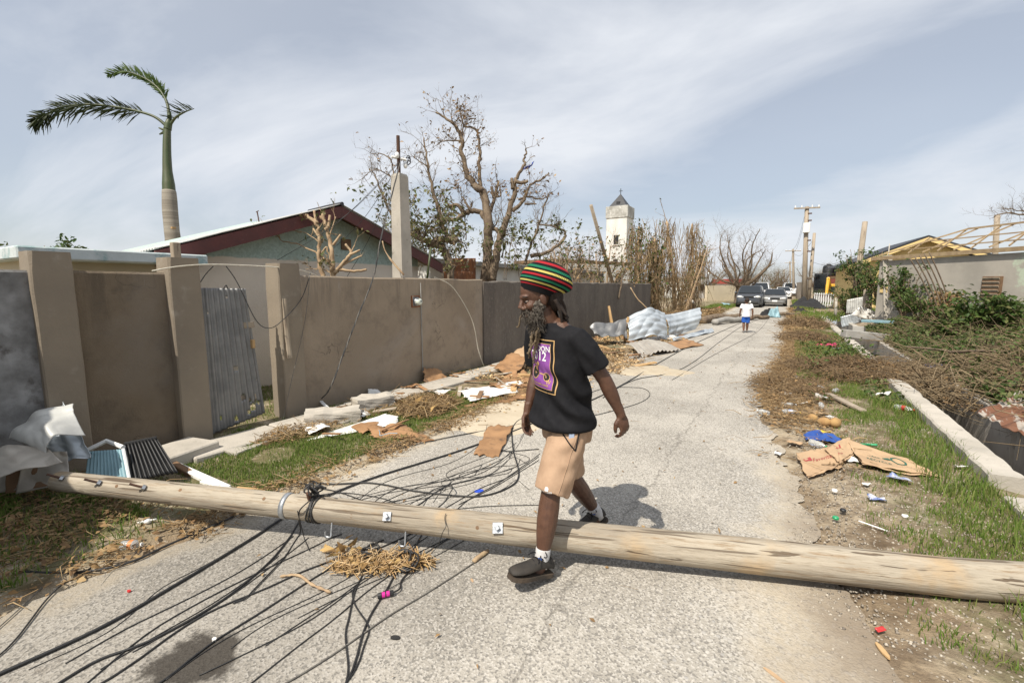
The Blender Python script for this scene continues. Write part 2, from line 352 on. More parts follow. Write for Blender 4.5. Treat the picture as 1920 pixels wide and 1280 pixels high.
# ------------------------------------------------------------------ terrain
def sst(a, b, x):
    t = min(max((x - a) / (b - a), 0), 1); return t * t * (3 - 2 * t)
DX0, DX1 = 1.72, 2.40           # open drain between these
def gz(x, y):
    if -3.35 < x < .45: return -.012
    z = 0.
    if x <= -3.35: z = .02 + .022 * n3(x, y, 1, 1.7) * sst(-3.35, -3.7, x)
    elif x < DX0: z = .018 * sst(.45, .8, x) + .02 * n3(x, y, 2, 2.3) * sst(.45, .8, x)
    if x >= DX1: z = .42 * sst(2.4, 3.6, x) * sst(5, 10, y) * (1 - sst(40, 60, y)) + .05 * n3(x, y, 3, .8)
    return z
def ground():
    xs = [-900, -300, -100, -40, -20, -12] + list(np.linspace(-9, -3.4, 24)) + [-3.34, -1.5, .44] + list(np.linspace(.5, DX0, 8))
    xr = list(np.linspace(DX1, 8, 18)) + [12, 20, 40, 100, 300, 900]
    ys = [-60, -20, -8] + list(np.linspace(-4, 30, 110)) + [34, 40, 48, 60, 80, 120, 200, 400, 1200]
    mb = MB()
    for X in (xs, xr): mb.grid(len(X), len(ys), lambda u, v, X=X: (X[round(u * (len(X) - 1))], ys[round(v * (len(ys) - 1))], gz(X[round(u * (len(X) - 1))], ys[round(v * (len(ys) - 1))])))
    for a, b in ((-60, -6), (30, 1200)): mb.add([(DX0, a, 0), (DX1, a, 0), (DX1, b, 0), (DX0, b, 0)], [(0, 1, 2, 3)])
    m, N, L, bs = nodes('dirt'); v = N.new('ShaderNodeTexCoord').outputs['Object']
    c = mixc(N, L, ramp(N, L, noiz(N, L, v, 1.3), .4, .62), (.27, .205, .135), (.43, .36, .26))
    c = mixc(N, L, ramp(N, L, noiz(N, L, v, 4, 6), .5, .68), c, (.13, .095, .06))
    gr = N.new('ShaderNodeSeparateXYZ'); L.new(v, gr.inputs[0])
    far = ramp(N, L, mth(N, L, 'ABSOLUTE', mth(N, L, 'ADD', gr.outputs['X'], 1.6)), 6, 14)
    c = mixc(N, L, mth(N, L, 'MULTIPLY', ramp(N, L, noiz(N, L, v, .5), .35, .6), far), c, (.1, .11, .04))
    tx = gr.outputs['X']; turf = mth(N, L, 'MAXIMUM', mth(N, L, 'MULTIPLY', ramp(N, L, tx, -3.35, -3.6), ramp(N, L, tx, -8, -7)), mth(N, L, 'MULTIPLY', ramp(N, L, tx, .6, .95), ramp(N, L, tx, 1.8, 1.6))); c = mixc(N, L, mth(N, L, 'MULTIPLY', turf, ramp(N, L, noiz(N, L, v, 2.1, 6, .7), .4, .55, 0, .7)), c, (.1, .105, .04))
    c = mixc(N, L, mth(N, L, 'MULTIPLY', ramp(N, L, tx, .1, .4), ramp(N, L, noiz(N, L, v, 7, 6, .7), .4, .6, 0, .6)), c, (.13, .095, .065))
    vo = N.new('ShaderNodeTexVoronoi'); vo.inputs['Scale'].default_value = 38; L.new(v, vo.inputs[0])
    c = mixc(N, L, mth(N, L, 'MULTIPLY', ramp(N, L, vo.outputs['Distance'], .3, .12), ramp(N, L, noiz(N, L, v, 9), .45, .6)), c, (.5, .45, .37))
    L.new(c, bs.inputs['Base Color']); bs.inputs['Roughness'].default_value = .97; bs.inputs['Specular IOR Level'].default_value = .1
    bumpn(N, L, bs, noiz(N, L, v, 40, 8), .8, .03)
    tag(mb.build('ground', m, smooth=True), kind='structure')
ground()
def road_l(y): return -3.27 + .13 * n3(1, y, 0, .9) + .08 * n3(4, y, 0, 4) + .04 * n3(6, y, 0, 13) - .12 * sst(10, 30, y)
def road_r(y):
    base = np.interp(y, [-8, 2.2, 3.2, 4.4, 6, 8.2, 11, 15, 25, 60, 200], [.75, .55, .3, .16, -.1, -.3, -.1, .05, .15, .35, .5])
    return base + .09 * n3(7, y, 0, 1.1) + .09 * n3(3, y, 0, 4.5) + .05 * n3(9, y, 0, 13)
def road():
    ys = list(np.linspace(-6, 12, 420)) + list(np.linspace(12.3, 40, 60)) + [45, 52, 60, 75, 95, 130, 200, 330]
    nc = 9
    mb = MB(); mb.grid(nc, len(ys), lambda u, v: (road_l(ys[round(v * (len(ys) - 1))]) * (1 - u) + road_r(ys[round(v * (len(ys) - 1))]) * u, ys[round(v * (len(ys) - 1))], .004 if u in (0, 1) else .010))
    m, N, L, bs = nodes('asphalt'); v = N.new('ShaderNodeTexCoord').outputs['Object']; sp = N.new('ShaderNodeSeparateXYZ'); L.new(v, sp.inputs[0])
    c = mixc(N, L, ramp(N, L, noiz(N, L, v, .7, 4), .38, .62), (.3, .277, .24), (.41, .38, .33))
    vo = N.new('ShaderNodeTexVoronoi'); vo.inputs['Scale'].default_value = 105; L.new(v, vo.inputs[0])        # aggregate
    vc = N.new('ShaderNodeSeparateXYZ'); L.new(vo.outputs['Color'], vc.inputs[0])
    c = mixc(N, L, mth(N, L, 'MULTIPLY', ramp(N, L, vc.outputs[0], .66, .74), .62), c, (.52, .49, .44))
    c = mixc(N, L, mth(N, L, 'MULTIPLY', ramp(N, L, vc.outputs[1], .68, .78), .6), c, (.14, .132, .12))
    vo2 = N.new('ShaderNodeTexVoronoi'); vo2.inputs['Scale'].default_value = 34; L.new(v, vo2.inputs[0]); v2 = N.new('ShaderNodeSeparateXYZ'); L.new(vo2.outputs['Color'], v2.inputs[0])
    coarse = ramp(N, L, mth(N, L, 'ADD', mth(N, L, 'MULTIPLY', noiz(N, L, v, .9, 3), 1.6), mth(N, L, 'MULTIPLY', sp.outputs['X'], .55)), .25, .65)
    stone = mth(N, L, 'MULTIPLY', mth(N, L, 'MULTIPLY', ramp(N, L, vo2.outputs['Distance'], .42, .3), ramp(N, L, v2.outputs[0], .55, .6)), coarse)
    c = mixc(N, L, mth(N, L, 'MULTIPLY', stone, .8), c, mixc(N, L, v2.outputs[2], (.3, .29, .28), (.68, .63, .54)))
    # pale dust drifted over the edges and in patches
    l_ = ramp(N, L, sp.outputs['X'], -2.85, -3.4); r_ = ramp(N, L, sp.outputs['X'], -.55, .5)
    d = mth(N, L, 'ADD', mth(N, L, 'MAXIMUM', l_, r_), mth(N, L, 'MULTIPLY', noiz(N, L, v, 1.4, 7, .65), 1.5))
    dust = ramp(N, L, d, 1.0, 1.45)
    c = mixc(N, L, mth(N, L, 'MULTIPLY', mth(N, L, 'MULTIPLY', dust, ramp(N, L, noiz(N, L, v, 22, 6, .75), .25, .6)), .85), c, mixc(N, L, noiz(N, L, v, 12, 5), (.38, .325, .245), (.5, .44, .345)))
    # brownish earth toward the right edge near the pole butt
    e_ = ramp(N, L, mth(N, L, 'ADD', sp.outputs['X'], mth(N, L, 'MULTIPLY', noiz(N, L, v, 2.2, 5), .9)), .35, 1.0)
    c = mixc(N, L, mth(N, L, 'MULTIPLY', e_, .8), c, (.2, .155, .11))
    tmp = mth(N, L, 'MULTIPLY', ramp(N, L, mth(N, L, 'ADD', sp.outputs['Y'], mth(N, L, 'MULTIPLY', noiz(N, L, v, 1.3, 5), .8)), 3.1, 1.7), ramp(N, L, mth(N, L, 'ADD', sp.outputs['X'], mth(N, L, 'MULTIPLY', noiz(N, L, v, 1.7, 5), .8)), -.5, -1.5))  # smoother dark asphalt at near left, plus corner vignette darkening put into the colour
    c = mixc(N, L, mth(N, L, 'MULTIPLY', tmp, .45), c, mixc(N, L, 1.0, c, (.42, .41, .4), 'MULTIPLY'))
    # long seam, cracks, oil stain
    sx = mth(N, L, 'ADD', sp.outputs['X'], mth(N, L, 'MULTIPLY', noiz(N, L, v, 1.1, 6, .7), .55))
    seam = ramp(N, L, mth(N, L, 'ABSOLUTE', mth(N, L, 'ADD', sx, .62)), .016, .004)
    ck = N.new('ShaderNodeTexVoronoi'); ck.feature = 'DISTANCE_TO_EDGE'; ck.inputs['Scale'].default_value = .55
    wv = N.new('ShaderNodeVectorMath'); wv.operation = 'ADD'; nn = N.new('ShaderNodeTexNoise'); nn.inputs['Scale'].default_value = 2.5; nn.inputs['Detail'].default_value = 7; L.new(v, nn.inputs[0]); L.new(v, wv.inputs[0]); L.new(nn.outputs['Color'], wv.inputs[1]); L.new(wv.outputs[0], ck.inputs[0])
    crack = mth(N, L, 'MULTIPLY', ramp(N, L, ck.outputs[0], .007, .001), ramp(N, L, noiz(N, L, v, .8), .5, .6))
    c = mixc(N, L, mth(N, L, 'MULTIPLY', mth(N, L, 'MAXIMUM', seam, crack), .36), c, (.07, .062, .052))
    S0 = g(365, 1245); dv = N.new('ShaderNodeVectorMath'); dv.operation = 'DISTANCE'; dv.inputs[1].default_value = (S0.x, S0.y, 0)
    L.new(v, dv.inputs[0]); off = mth(N, L, 'ADD', dv.outputs['Value'], mth(N, L, 'MULTIPLY', noiz(N, L, v, 6, 6, .7), .35))
    c = mixc(N, L, mth(N, L, 'MULTIPLY', ramp(N, L, off, .38, .31), .9), c, (.04, .034, .028))
    c = mixc(N, L, mth(N, L, 'MULTIPLY', ramp(N, L, noiz(N, L, v, 2.6, 6, .7), .6, .72), .35), c, (.13, .105, .08))
    L.new(c, bs.inputs['Base Color']); bs.inputs['Roughness'].default_value = .93; bs.inputs['Specular IOR Level'].default_value = .2
    h = mixc(N, L, .5, noiz(N, L, v, 90, 5), vo.outputs['Distance'], 'ADD'); h = mixc(N, L, stone, h, 1.2)
    bumpn(N, L, bs, h, .55, .008)
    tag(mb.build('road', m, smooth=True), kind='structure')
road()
def patch(name, cx, cy, rx, ry, mat, z=.016, hgt=.0, rot=0, seed=0, n=40):
    """thin irregular spread of loose material"""
    v = [(cx, cy, z + hgt)]; f = []; rr = 5
    for k in range(1, rr + 1):
        for i in range(n):
            a = 2 * math.pi * i / n; q = k / rr; e = 1 + .35 * n3(math.cos(a) * 1.6 + seed, math.sin(a) * 1.6, seed) + .18 * n3(math.cos(a) * 6, math.sin(a) * 6, seed + 3)
            x, y = rx * q * e * math.cos(a), ry * q * e * math.sin(a)
            v.append((cx + x * math.cos(rot) - y * math.sin(rot), cy + x * math.sin(rot) + y * math.cos(rot), z * (1 if k < rr else .3) + hgt * (1 - q * q)))
    for i in range(n): f.append((0, 1 + i, 1 + (i + 1) % n))
    for k in range(rr - 1):
        for i in range(n): a, b = 1 + k * n + i, 1 + k * n + (i + 1) % n; f.append((a, a + n, b + n, b))
    return mk(name, v, f, mat, smooth=True)
MT['sawdust'] = M('sawdust', (.46, .395, .29), (.4, .335, .245), 3, .97, .6, 120, c3=(.36, .25, .14), s3=9, t3=(.55, .7))
tag(patch('sawdust_spread', -2.65, 9.0, 1.15, .75, MT['sawdust'], .016, .02, 0, 2), 'pale sawdust strewn over the road beside the bent sheets', 'sawdust', kind='stuff')
tag(patch('sand_spread', -3.0, 4.75, .85, .75, M('sand', (.5, .43, .32), (.43, .36, .26), 3, .97, .5, 90), .014, .008, .4, 5), 'pale sand washed over the road edge', 'sand', kind='stuff')
# footpath strip in front of the long wall
def footpath():
    t = thing('footpath', None, None, (-4.75, 2.5, 0)); tag(t, kind='structure')
    y = 1.95
    for k, ln in enumerate((.95, 1.05, 1.1, 1.2, 1.3, 1.2, 1.3)):
        MB().box((-4.83 + .02 * (k % 2), y + ln / 2, .02 + .008 * (k % 3)), (.46, ln - .02, .09), bev=.012, rx=R(random.uniform(-.6, .6)), rz=R(random.uniform(-1, 1))).build('slab', MT['concrete_light'], t); y += ln
footpath()
# ------------------------------------------------------------------ open drain
def drain():
    t = thing('drain', None, None, (2.0, 5, 0)); tag(t, kind='structure')
    mb = MB(); mb.box((2.06, 12, -.78), (.9, 36, .1)); mb.build('drain_floor', MT['concrete_grey'], t)
    def lump(name, x0, x1, y0, y1, z0, z1, sd):
        b = MB(); n = max(4, int((y1 - y0) / .12)); rings = []
        for i in range(n + 1):
            y = y0 + (y1 - y0) * i / n; e = .018
            j = lambda a, s: .018 * n3(a + sd, y, s, 5)
            rings.append([(x0 + j(1, 0), y, z0), (x0 + j(1, 0), y, z1 - e + j(3, 1)), (x0 + e + j(1, 0), y, z1 + j(3, 1)), (x1 - e + j(2, 0), y, z1 + j(4, 1)), (x1 + j(2, 0), y, z1 - e + j(4, 1)), (x1 + j(2, 0), y, z0)])
        b.rings(rings); return b.build(name, MT['concrete_light'], t)
    for k, (a, b_, z) in enumerate(((-6, 2.6, .1), (2.68, 4.75, .08), (5.05, 7.75, .13), (7.8, 9.6, .12), (9.75, 12.4, .1), (12.6, 16.3, .12), (16.8, 22, .1), (22.2, 30, .08))):
        lump('drain_kerb', 1.50, 1.73, a, b_, -.74, z, k * 3.1)
    for k, (a, b_, z) in enumerate(((-6, 5.5, .05), (5.6, 7.35, .12), (7.5, 10, .1), (10.2, 30, .05))): lump('drain_wall', 2.36, 2.54, a, b_, -.74, z, 40 + k * 2.3)
    # stained dark silt in the bottom
    tag(MB().grid(6, 60, lambda u, v: (1.7 + .7 * u, -6 + 36 * v, -.7 + .05 * n3(u * 3, v * 40, 0, 1))).build('silt', M('silt', (.07, .055, .04), (.04, .032, .025), 3, .9, .5, 30), t, True))
drain()
# ------------------------------------------------------------------ boundary walls on the left
WX = -5.26
def wallpiece(name, label, y0, y1, z1, mat, x0=WX - .16, x1=WX, rough=.012, sd=0):
    n = max(3, int((y1 - y0) / .18)); rings = []
    for i in range(n + 1):
        y = y0 + (y1 - y0) * i / n; j = rough * n3(sd, y, 3, 2.2) + rough * .6 * n3(sd, y, 8, 9)
        rings.append([(x1, y, -.15), (x1, y, .6), (x1, y, 1.2), (x1, y, z1 - .02 + j), (x1 - .015, y, z1 + j), (x0 + .015, y, z1 + j * .7), (x0, y, z1 - .02 + j), (x0, y, -.15)])
    return tag(MB().rings(rings).build(name, mat), label, 'wall')
def wall_mat(name, c1, c2, drip, top):
    m, N, L, bs = nodes(name); v = N.new('ShaderNodeTexCoord').outputs['Object']; sp = N.new('ShaderNodeSeparateXYZ'); L.new(v, sp.inputs[0])
    c = mixc(N, L, ramp(N, L, noiz(N, L, v, .8, 6), .36, .64), c1, c2)
    c = mixc(N, L, mth(N, L, 'MULTIPLY', ramp(N, L, noiz(N, L, v, 3.3, 8, .7), .48, .7), .75), c, drip)
    mp = N.new('ShaderNodeMapping'); mp.inputs['Scale'].default_value = (5, 5, .5); L.new(v, mp.inputs[0])
    st = mth(N, L, 'MULTIPLY', ramp(N, L, noiz(N, L, mp.outputs[0], 1.2, 6, .7), .5, .68), ramp(N, L, sp.outputs['Z'], .9, 1.75))
    c = mixc(N, L, mth(N, L, 'MULTIPLY', st, .85), c, drip)
    wt = mth(N, L, 'MULTIPLY', ramp(N, L, noiz(N, L, mp.outputs[0], 3.1, 7, .75), .6, .7), ramp(N, L, sp.outputs['Z'], 1.35, 1.72))
    c = mixc(N, L, mth(N, L, 'MULTIPLY', wt, .45), c, top)
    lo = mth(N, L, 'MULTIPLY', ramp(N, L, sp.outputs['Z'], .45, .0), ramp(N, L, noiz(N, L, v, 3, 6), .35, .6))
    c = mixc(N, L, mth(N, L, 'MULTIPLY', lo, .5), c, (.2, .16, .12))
    wn = N.new('ShaderNodeTexNoise'); wn.inputs['Scale'].default_value = 3; wn.inputs['Detail'].default_value = 7; L.new(v, wn.inputs[0]); wa = N.new('ShaderNodeVectorMath'); wa.operation = 'ADD'; L.new(v, wa.inputs[0]); L.new(wn.outputs['Color'], wa.inputs[1])
    vk = N.new('ShaderNodeTexVoronoi'); vk.feature = 'DISTANCE_TO_EDGE'; vk.inputs['Scale'].default_value = .75; L.new(wa.outputs[0], vk.inputs[0]); ck_ = mth(N, L, 'MULTIPLY', ramp(N, L, vk.outputs[0], .006, .001), ramp(N, L, noiz(N, L, v, .9), .5, .58))
    c = mixc(N, L, mth(N, L, 'MULTIPLY', ck_, .6), c, (.06, .05, .04))
    c = mixc(N, L, mth(N, L, 'MULTIPLY', ramp(N, L, noiz(N, L, v, .55, 6, .6, .8), .48, .72), .22), c, top)
    L.new(c, bs.inputs['Base Color']); bs.inputs['Roughness'].default_value = .93; bs.inputs['Specular IOR Level'].default_value = .15
    bumpn(N, L, bs, mixc(N, L, ck_, mixc(N, L, .5, noiz(N, L, v, 70, 4), noiz(N, L, v, 6, 5), 'ADD'), 0.0), .45, .014); return m
MT['wall_brown'] = wall_mat('wall_brown', (.18, .14, .098), (.15, .118, .083), (.11, .087, .064), (.3, .28, .26))
MT['wall_grey'] = wall_mat('wall_grey', (.335, .27, .2), (.28, .226, .168), (.21, .17, .13), (.46, .44, .42))
wallpiece('boundary_wall', 'bluish grey weathered concrete wall left of the flat topped pillar', -7, 1.2, 1.78, MT['concrete_blue'], sd=1)
wallpiece('boundary_wall', 'smooth brown rendered wall panel between the two taller gate pillars', 1.41, 2.13, 1.785, MT['wall_brown'], x1=WX - .03, sd=2)
wallpiece('boundary_wall', 'long grey rendered wall with the round electricity meter on it', 3.50, 7.60, 1.78, MT['wall_grey'], x1=WX - .02, sd=3)
wallpiece('boundary_wall', 'dark rough cast wall beyond the smooth grey wall', 7.60, 20.7, 1.75, MT['render_dark'], x1=WX + .015, rough=.022, sd=4)
def pillar(label, y0, y1, z1, x1=-5.19, x0=-5.47, mat='concrete'):
    b = MB(); rings = []
    for k, z in enumerate(np.linspace(-.15, z1, 14)):
        j = lambda s: .006 * n3(s, z, y0, 4); e = .012 if k < 13 else .025
        rings.append([(x0 + j(1), y0 + e + j(2), z), (x0 + e, y0 + j(2), z), (x1 - e + j(3), y0 + j(2), z), (x1 + j(3), y0 + e + j(2), z), (x1 + j(3), y1 - e + j(4), z), (x1 - e, y1 + j(4), z), (x0 + e, y1 + j(4), z), (x0 + j(1), y1 - e, z)])
    b.rings(rings); return tag(b.build('gate_pillar', MT[mat]), label, 'pillar', 'concrete pillars in the boundary wall')
pillar('concrete pillar pitted with form holes between the bluish wall and the brown panel', 1.16, 1.42, 1.93)
pillar('concrete pillar holding the corrugated gate, a wood stub on top', 2.12, 2.40, 1.93)
pillar('concrete pillar with one sunlit edge at the open side of the gate', 3.24, 3.53, 1.92)
tag(MB().box((-5.33, 2.25, 2.0), (.07, .07, .17), bev=.006).build('wood_stub', MT['wood_grey']), 'short grey wood stub standing on the gate pillar', 'wood stub')
b_ = MB(); b_.tube(spline([(-5.155, 3.3, .78), (-5.16, 3.285, 1.1), (-5.165, 3.28, 1.5)], 5), [.028, .03, .03, .027, .03, .028, .029, .03, .027, .028, .024], 7)
tag(b_.build('weathered_stick', MT['wood_grey']), 'weathered stick strapped upright to the open gate pillar', 'stick')
# corrugated gate leaf
def gate():
    t = thing('corrugated_gate', 'grey corrugated metal gate leaf rusted through along its lower edge', 'gate', (-5.3, 2.65, 0))
    bl, br, tr, tl = Vector((-5.27, 2.41, .02)), Vector((-5.36, 3.06, .1)), Vector((-5.33, 2.93, 1.62)), Vector((-5.27, 2.405, 1.63))
    holes = [(.55, .42, .022), (.62, .2, .03), (.78, .1, .03), (.84, .13, .022), (.7, .07, .02), (.45, .06, .02), (.9, .12, .016), (.2, .1, .012), (.74, .16, .018), (.93, .3, .01), (.12, .84, .01), (.55, .93, .01)]
    nu, nv = 97, 70; mb = MB(); v = []; keep = []
    for j in range(nv):
        for i in range(nu):
            u, w = i / (nu - 1), j / (nv - 1)
            p = (bl * (1 - u) + br * u) * (1 - w) + (tl * (1 - u) + tr * u) * w
            p.x += .011 * math.sin(u * 2 * math.pi * 9) + .02 * math.sin(w * 2.5 + u * 2) * u + .006 * n3(u * 4, w * 4, 5)
            v.append(p)
    f = []
    for j in range(nv - 1):
        for i in range(nu - 1):
            u, w = (i + .5) / (nu - 1), (j + .5) / (nv - 1); bad = any(((u - a) * .62) ** 2 + ((w - b) * 1.55) ** 2 * .55 < (r * (1 + .6 * n3(u * 30, w * 30, 1))) ** 2 for a, b, r in holes)
            if w < .012 + .02 * max(0, n3(u * 9, 3, 1)): bad = True
            if not bad: f.append((j * nu + i, j * nu + i + 1, (j + 1) * nu + i + 1, (j + 1) * nu + i))
    solid(mk('gate_sheet', v, f, MT['zinc'], t, True), .003)
    MB().box((-5.31, 2.95, .98), (.05, .035, .1), bev=.006).build('latch', MT['wood_raw'], t)
    MB().box((-5.36, 2.7, 1.2), (.05, .6, .07), bev=.005).build('rail', MT['wood_grey'], t)
    b = MB(); b.box((-5.36, 2.7, .35), (.05, .6, .07), bev=.005); b.build('rail', MT['wood_grey'], t)
    b = MB(); b.tube(spline([(-5.28, 2.66, 1.62), (-5.27, 2.68, 1.66), (-5.28, 2.7, 1.62)], 4), .006, 5); b.build('wire_loop', MT['cable'], t)
gate()
# concrete lamp post rising behind the long wall, meter
def post():
    t = thing('concrete_post', 'square concrete service post with rusty pipe on top behind the grey wall', 'post', (-5.56, 5.6, 0))
    b = MB(); r = []
    for z, w in ((0, .13), (1.7, .12), (2.6, .11), (3.42, .1), (3.46, .085)): r.append([(-5.56 + sx * w * .95, 5.66 + sy * w, z) for sx, sy in ((-1, -1), (1, -1), (1, 1), (-1, 1))])
    b.rings(r).build('shaft', MT['concrete_light'], t)
    MB().tube([(-5.56, 5.65, 3.3), (-5.56, 5.65, 4.06)], .028, 10).build('pipe', MT['rust_dark'], t)
    b = MB(); b.tube([(-5.62, 5.55, 3.72), (-5.5, 5.76, 3.7)], .022, 8); b.build('bracket', MT['white_plastic'], t)
    for dy, z in ((-.06, 3.74), (.12, 3.62)): MB().ell((-5.53, 5.65 + dy, z), (.035, .035, .05)).build('insulator', MT['white_plastic'], t)
    b = MB(); 
    for k in range(5):
        a = k * 1.3; b.tube(spline([(-5.52, 5.72 + .02 * k, 3.66 + .04 * math.sin(a)), (-5.5, 5.82, 3.74 + .05 * math.cos(a)), (-5.52, 5.88, 3.68), (-5.53, 5.75, 3.6)], 5), .006, 4)
    b.build('wire_coil', MT['cable'], t)
post()
def meter():
    p = atx(780, 565, WX); t = thing('electricity_meter', 'round glass electricity meter in a square rusty recess on the grey wall', 'meter', (WX, p.y, 1.2))
    y, z = p.y, p.z
    b = MB()
    for dy, dz, sy, sz in ((0, .085, .19, .02), (0, -.085, .19, .02), (.085, 0, .02, .15), (-.085, 0, .02, .15)): b.box((WX - .012, y + dy, z + dz), (.03, sy, sz), bev=.003)
    b.build('frame', MT['rust'], t); MB().box((WX - .014, y, z), (.016, .15, .15)).build('back_plate', MT['zinc'], t)
    def ring(rad, x): return [(x, y + .01 + rad * math.cos(a), z - .005 + rad * math.sin(a)) for a in np.linspace(0, 2 * math.pi, 24, endpoint=False)]
    MB().rings([ring(.062, WX - .01), ring(.066, WX + .02), ring(.062, WX + .03)]).build('collar', MT['steel'], t, True)
    m, N, L, bs = nodes('meter_glass'); bs.inputs['Base Color'].default_value = (.62, .66, .58, 1); bs.inputs['Roughness'].default_value = .12
    MB().rings([ring(.057, WX + .028), ring(.056, WX + .07), ring(.047, WX + .09), ring(.02, WX + .096)]).build('glass_cover', m, t, True)
    MB().box((WX + .0965, y + .02, z + .004), (.003, .03, .016)).build('register', MT['black_plastic'], t)
    # conduit line on the wall below
    tag(MB().tube([(WX + .004, y + .12, .15), (WX + .004, y + .115, 1.7)], .009, 6).build('conduit', MT['concrete_grey']), 'thin conduit running down the grey wall beside the meter', 'conduit')
meter()
# ------------------------------------------------------------------ gabled house behind the wall
HX = -7.25
def house():
    t = thing('gabled_house', 'house with blue green gable, maroon fascia and corrugated roof behind the gate', 'house', (HX, 5.5, 0))
    A, Lf, Rt = atx(612, 390, HX), atx(285, 468, HX), atx(800, 492, HX)
    ya, za = A.y, A.z; yl, zl = Lf.y, Lf.z; yr, zr = Rt.y, Rt.z
    wl, wr = yl + .25, yr - .3
    zl_ = zl + (za - zl) * .25 / (ya - yl); zr_ = zr + (za - zr) * .3 / (yr - ya)
    zs = atx(560, 489, HX).z
    m, N, L, bs = nodes('gable_paint'); v = N.new('ShaderNodeTexCoord').outputs['Object']; sp = N.new('ShaderNodeSeparateXYZ'); L.new(v, sp.inputs[0])
    up = mixc(N, L, ramp(N, L, noiz(N, L, v, 26, 6, .7), .42, .6), (.42, .52, .48), (.31, .4, .36)); up = mixc(N, L, ramp(N, L, noiz(N, L, v, 1.2, 5), .5, .68), up, (.42, .45, .38))
    lo = mixc(N, L, ramp(N, L, noiz(N, L, v, 1.0, 5), .4, .65), (.74, .66, .56), (.66, .59, .5))
    c = mixc(N, L, ramp(N, L, mth(N, L, 'ADD', sp.outputs['Z'], mth(N, L, 'MULTIPLY', noiz(N, L, v, 5, 5), .06)), zs + .02, zs + .05), lo, up)
    L.new(c, bs.inputs['Base Color']); bs.inputs['Roughness'].default_value = .93; bumpn(N, L, bs, noiz(N, L, v, 45, 5), .5, .015)
    D = 2.6; b = MB()
    poly = [(wl, -.1), (wr, -.1), (wr, zr_ - .06), (ya, za - .08), (wl, zl_ - .06)]
    n = len(poly); b.add([(HX, y, z) for y, z in poly] + [(HX - D, y, z) for y, z in poly], [tuple(range(n)), tuple(range(n, 2 * n))[::-1]] + [(i, n + i, n + (i + 1) % n, (i + 1) % n) for i in range(n)]); b.build('wall', m, t)
    # roof sheets: corrugated slopes
    def slope(y0, z0, y1, z1, nm):
        rl = math.hypot(y1 - y0, z1 - z0); nx = 130
        def fn(u, w):
            x = HX + .42 - (D + .8) * u; s = .012 * math.sin(u * 2 * math.pi * 42) - .18 * u; y = y0 + (y1 - y0) * w; z = z0 + (z1 - z0) * w + s + .012 * n3(x, y, 2, 2)
            return (x, y, z + .03)
        return solid(MB().grid(nx * 2, 8, fn).build(nm, MT['zinc_white'], t, True), .006)
    ey, ez = yl - .12, zl - .04
    slope(ey, ez, ya, za, 'roof'); slope(yr + .1, zr - .05, ya, za, 'roof')
    def fascia(y0, z0, y1, z1, x):
        b = MB(); h = .2
        b.add([(x, y0, z0), (x, y1, z1), (x, y1, z1 - h), (x, y0, z0 - h), (x - .035, y0, z0), (x - .035, y1, z1), (x - .035, y1, z1 - h), (x - .035, y0, z0 - h)], [(0, 1, 2, 3), (7, 6, 5, 4), (0, 4, 5, 1), (3, 2, 6, 7), (1, 5, 6, 2), (0, 3, 7, 4)])
        return b.build('fascia', MT['maroon'], t)
    fascia(ey, ez + .0, ya, za, HX + .4); fascia(ya + .002, za, yr + .1, zr - .05, HX + .4)
    # soffit boards
    for (y0, z0, y1, z1) in ((ey, ez, ya, za), (ya, za, yr + .1, zr - .05)):
        MB().add([(HX + .36, y0, z0 - .05), (HX + .36, y1, z1 - .05), (HX - .05, y1, z1 - .05), (HX - .05, y0, z0 - .05)], [(0, 1, 2, 3)]).build('soffit', MT['wood_brown'], t)
    b = MB(); b.tube([(HX + .44, ya, za + .035), (HX + .1, ya, za + .02), (HX - .5, ya, za - .02)], .035, 7); b.build('ridge_cap', MT['roof_black'], t)
    MB().box((HX + .02, wr - .5, 1.85), (.08, .09, .12), bev=.01).build('wall_light', MT['black_plastic'], t)
    MB().box((HX + .02, 5.9, zs + .35), (.03, .22, .2), bev=.005).build('vent', MT['wood_brown'], t)
house()
def porch():
    t = thing('flat_roofed_porch', 'cream porch with thick flat blue white roof slab behind the brown wall', 'porch', (-7, 2, 0))
    x = -6.5; a, b2 = atx(30, 466, x), atx(390, 482, x); zt = b2.z + .02
    MB().box((x - 1.6, (a.y + b2.y) / 2, zt - .06), (3.2, b2.y - a.y, .13), bev=.015).build('roof_slab', M('slab_paint', (.55, .6, .6), (.46, .5, .5), 3, .9, .4, 30, c3=(.27, .37, .37), s3=5, t3=(.5, .64)), t)
    MB().box((x - 1.75, (a.y + b2.y) / 2 - .1, .95), (2.7, b2.y - a.y - .5, 1.95)).build('wall', MT['cream_wall'], t)
porch()
# ------------------------------------------------------------------ people
def voxel(mb, name, mat, size, it, parent, wr=0.0, wfun=None):
    o = mb.build(name, mat, parent)
    r = o.modifiers.new('r', 'REMESH'); r.mode = 'VOXEL'; r.voxel_size = size; r.use_smooth_shade = True
    s = o.modifiers.new('s', 'SMOOTH'); s.iterations = it; s.factor = .5
    pi = o.matrix_parent_inverse.copy(); applied(o)
    if not len(o.data.materials): o.data.materials.append(mat)
    if wfun:
        me = o.data; n = len(me.vertices); co = np.empty(n * 3, np.float32); me.vertices.foreach_get('co', co); co = co.reshape(-1, 3)
        no = np.array([v.normal[:] for v in me.vertices], np.float32)
        d = np.array([wfun(p) for p in co], np.float32); co += no * d[:, None]; me.vertices.foreach_set('co', co.ravel()); me.update()
    o.data.polygons.foreach_set('use_smooth', [True] * len(o.data.polygons)); return o
def bvh(o):
    me = o.data; return BVHTree.FromPolygons([v.co.copy() for v in me.vertices], [tuple(p.vertices) for p in me.polygons])
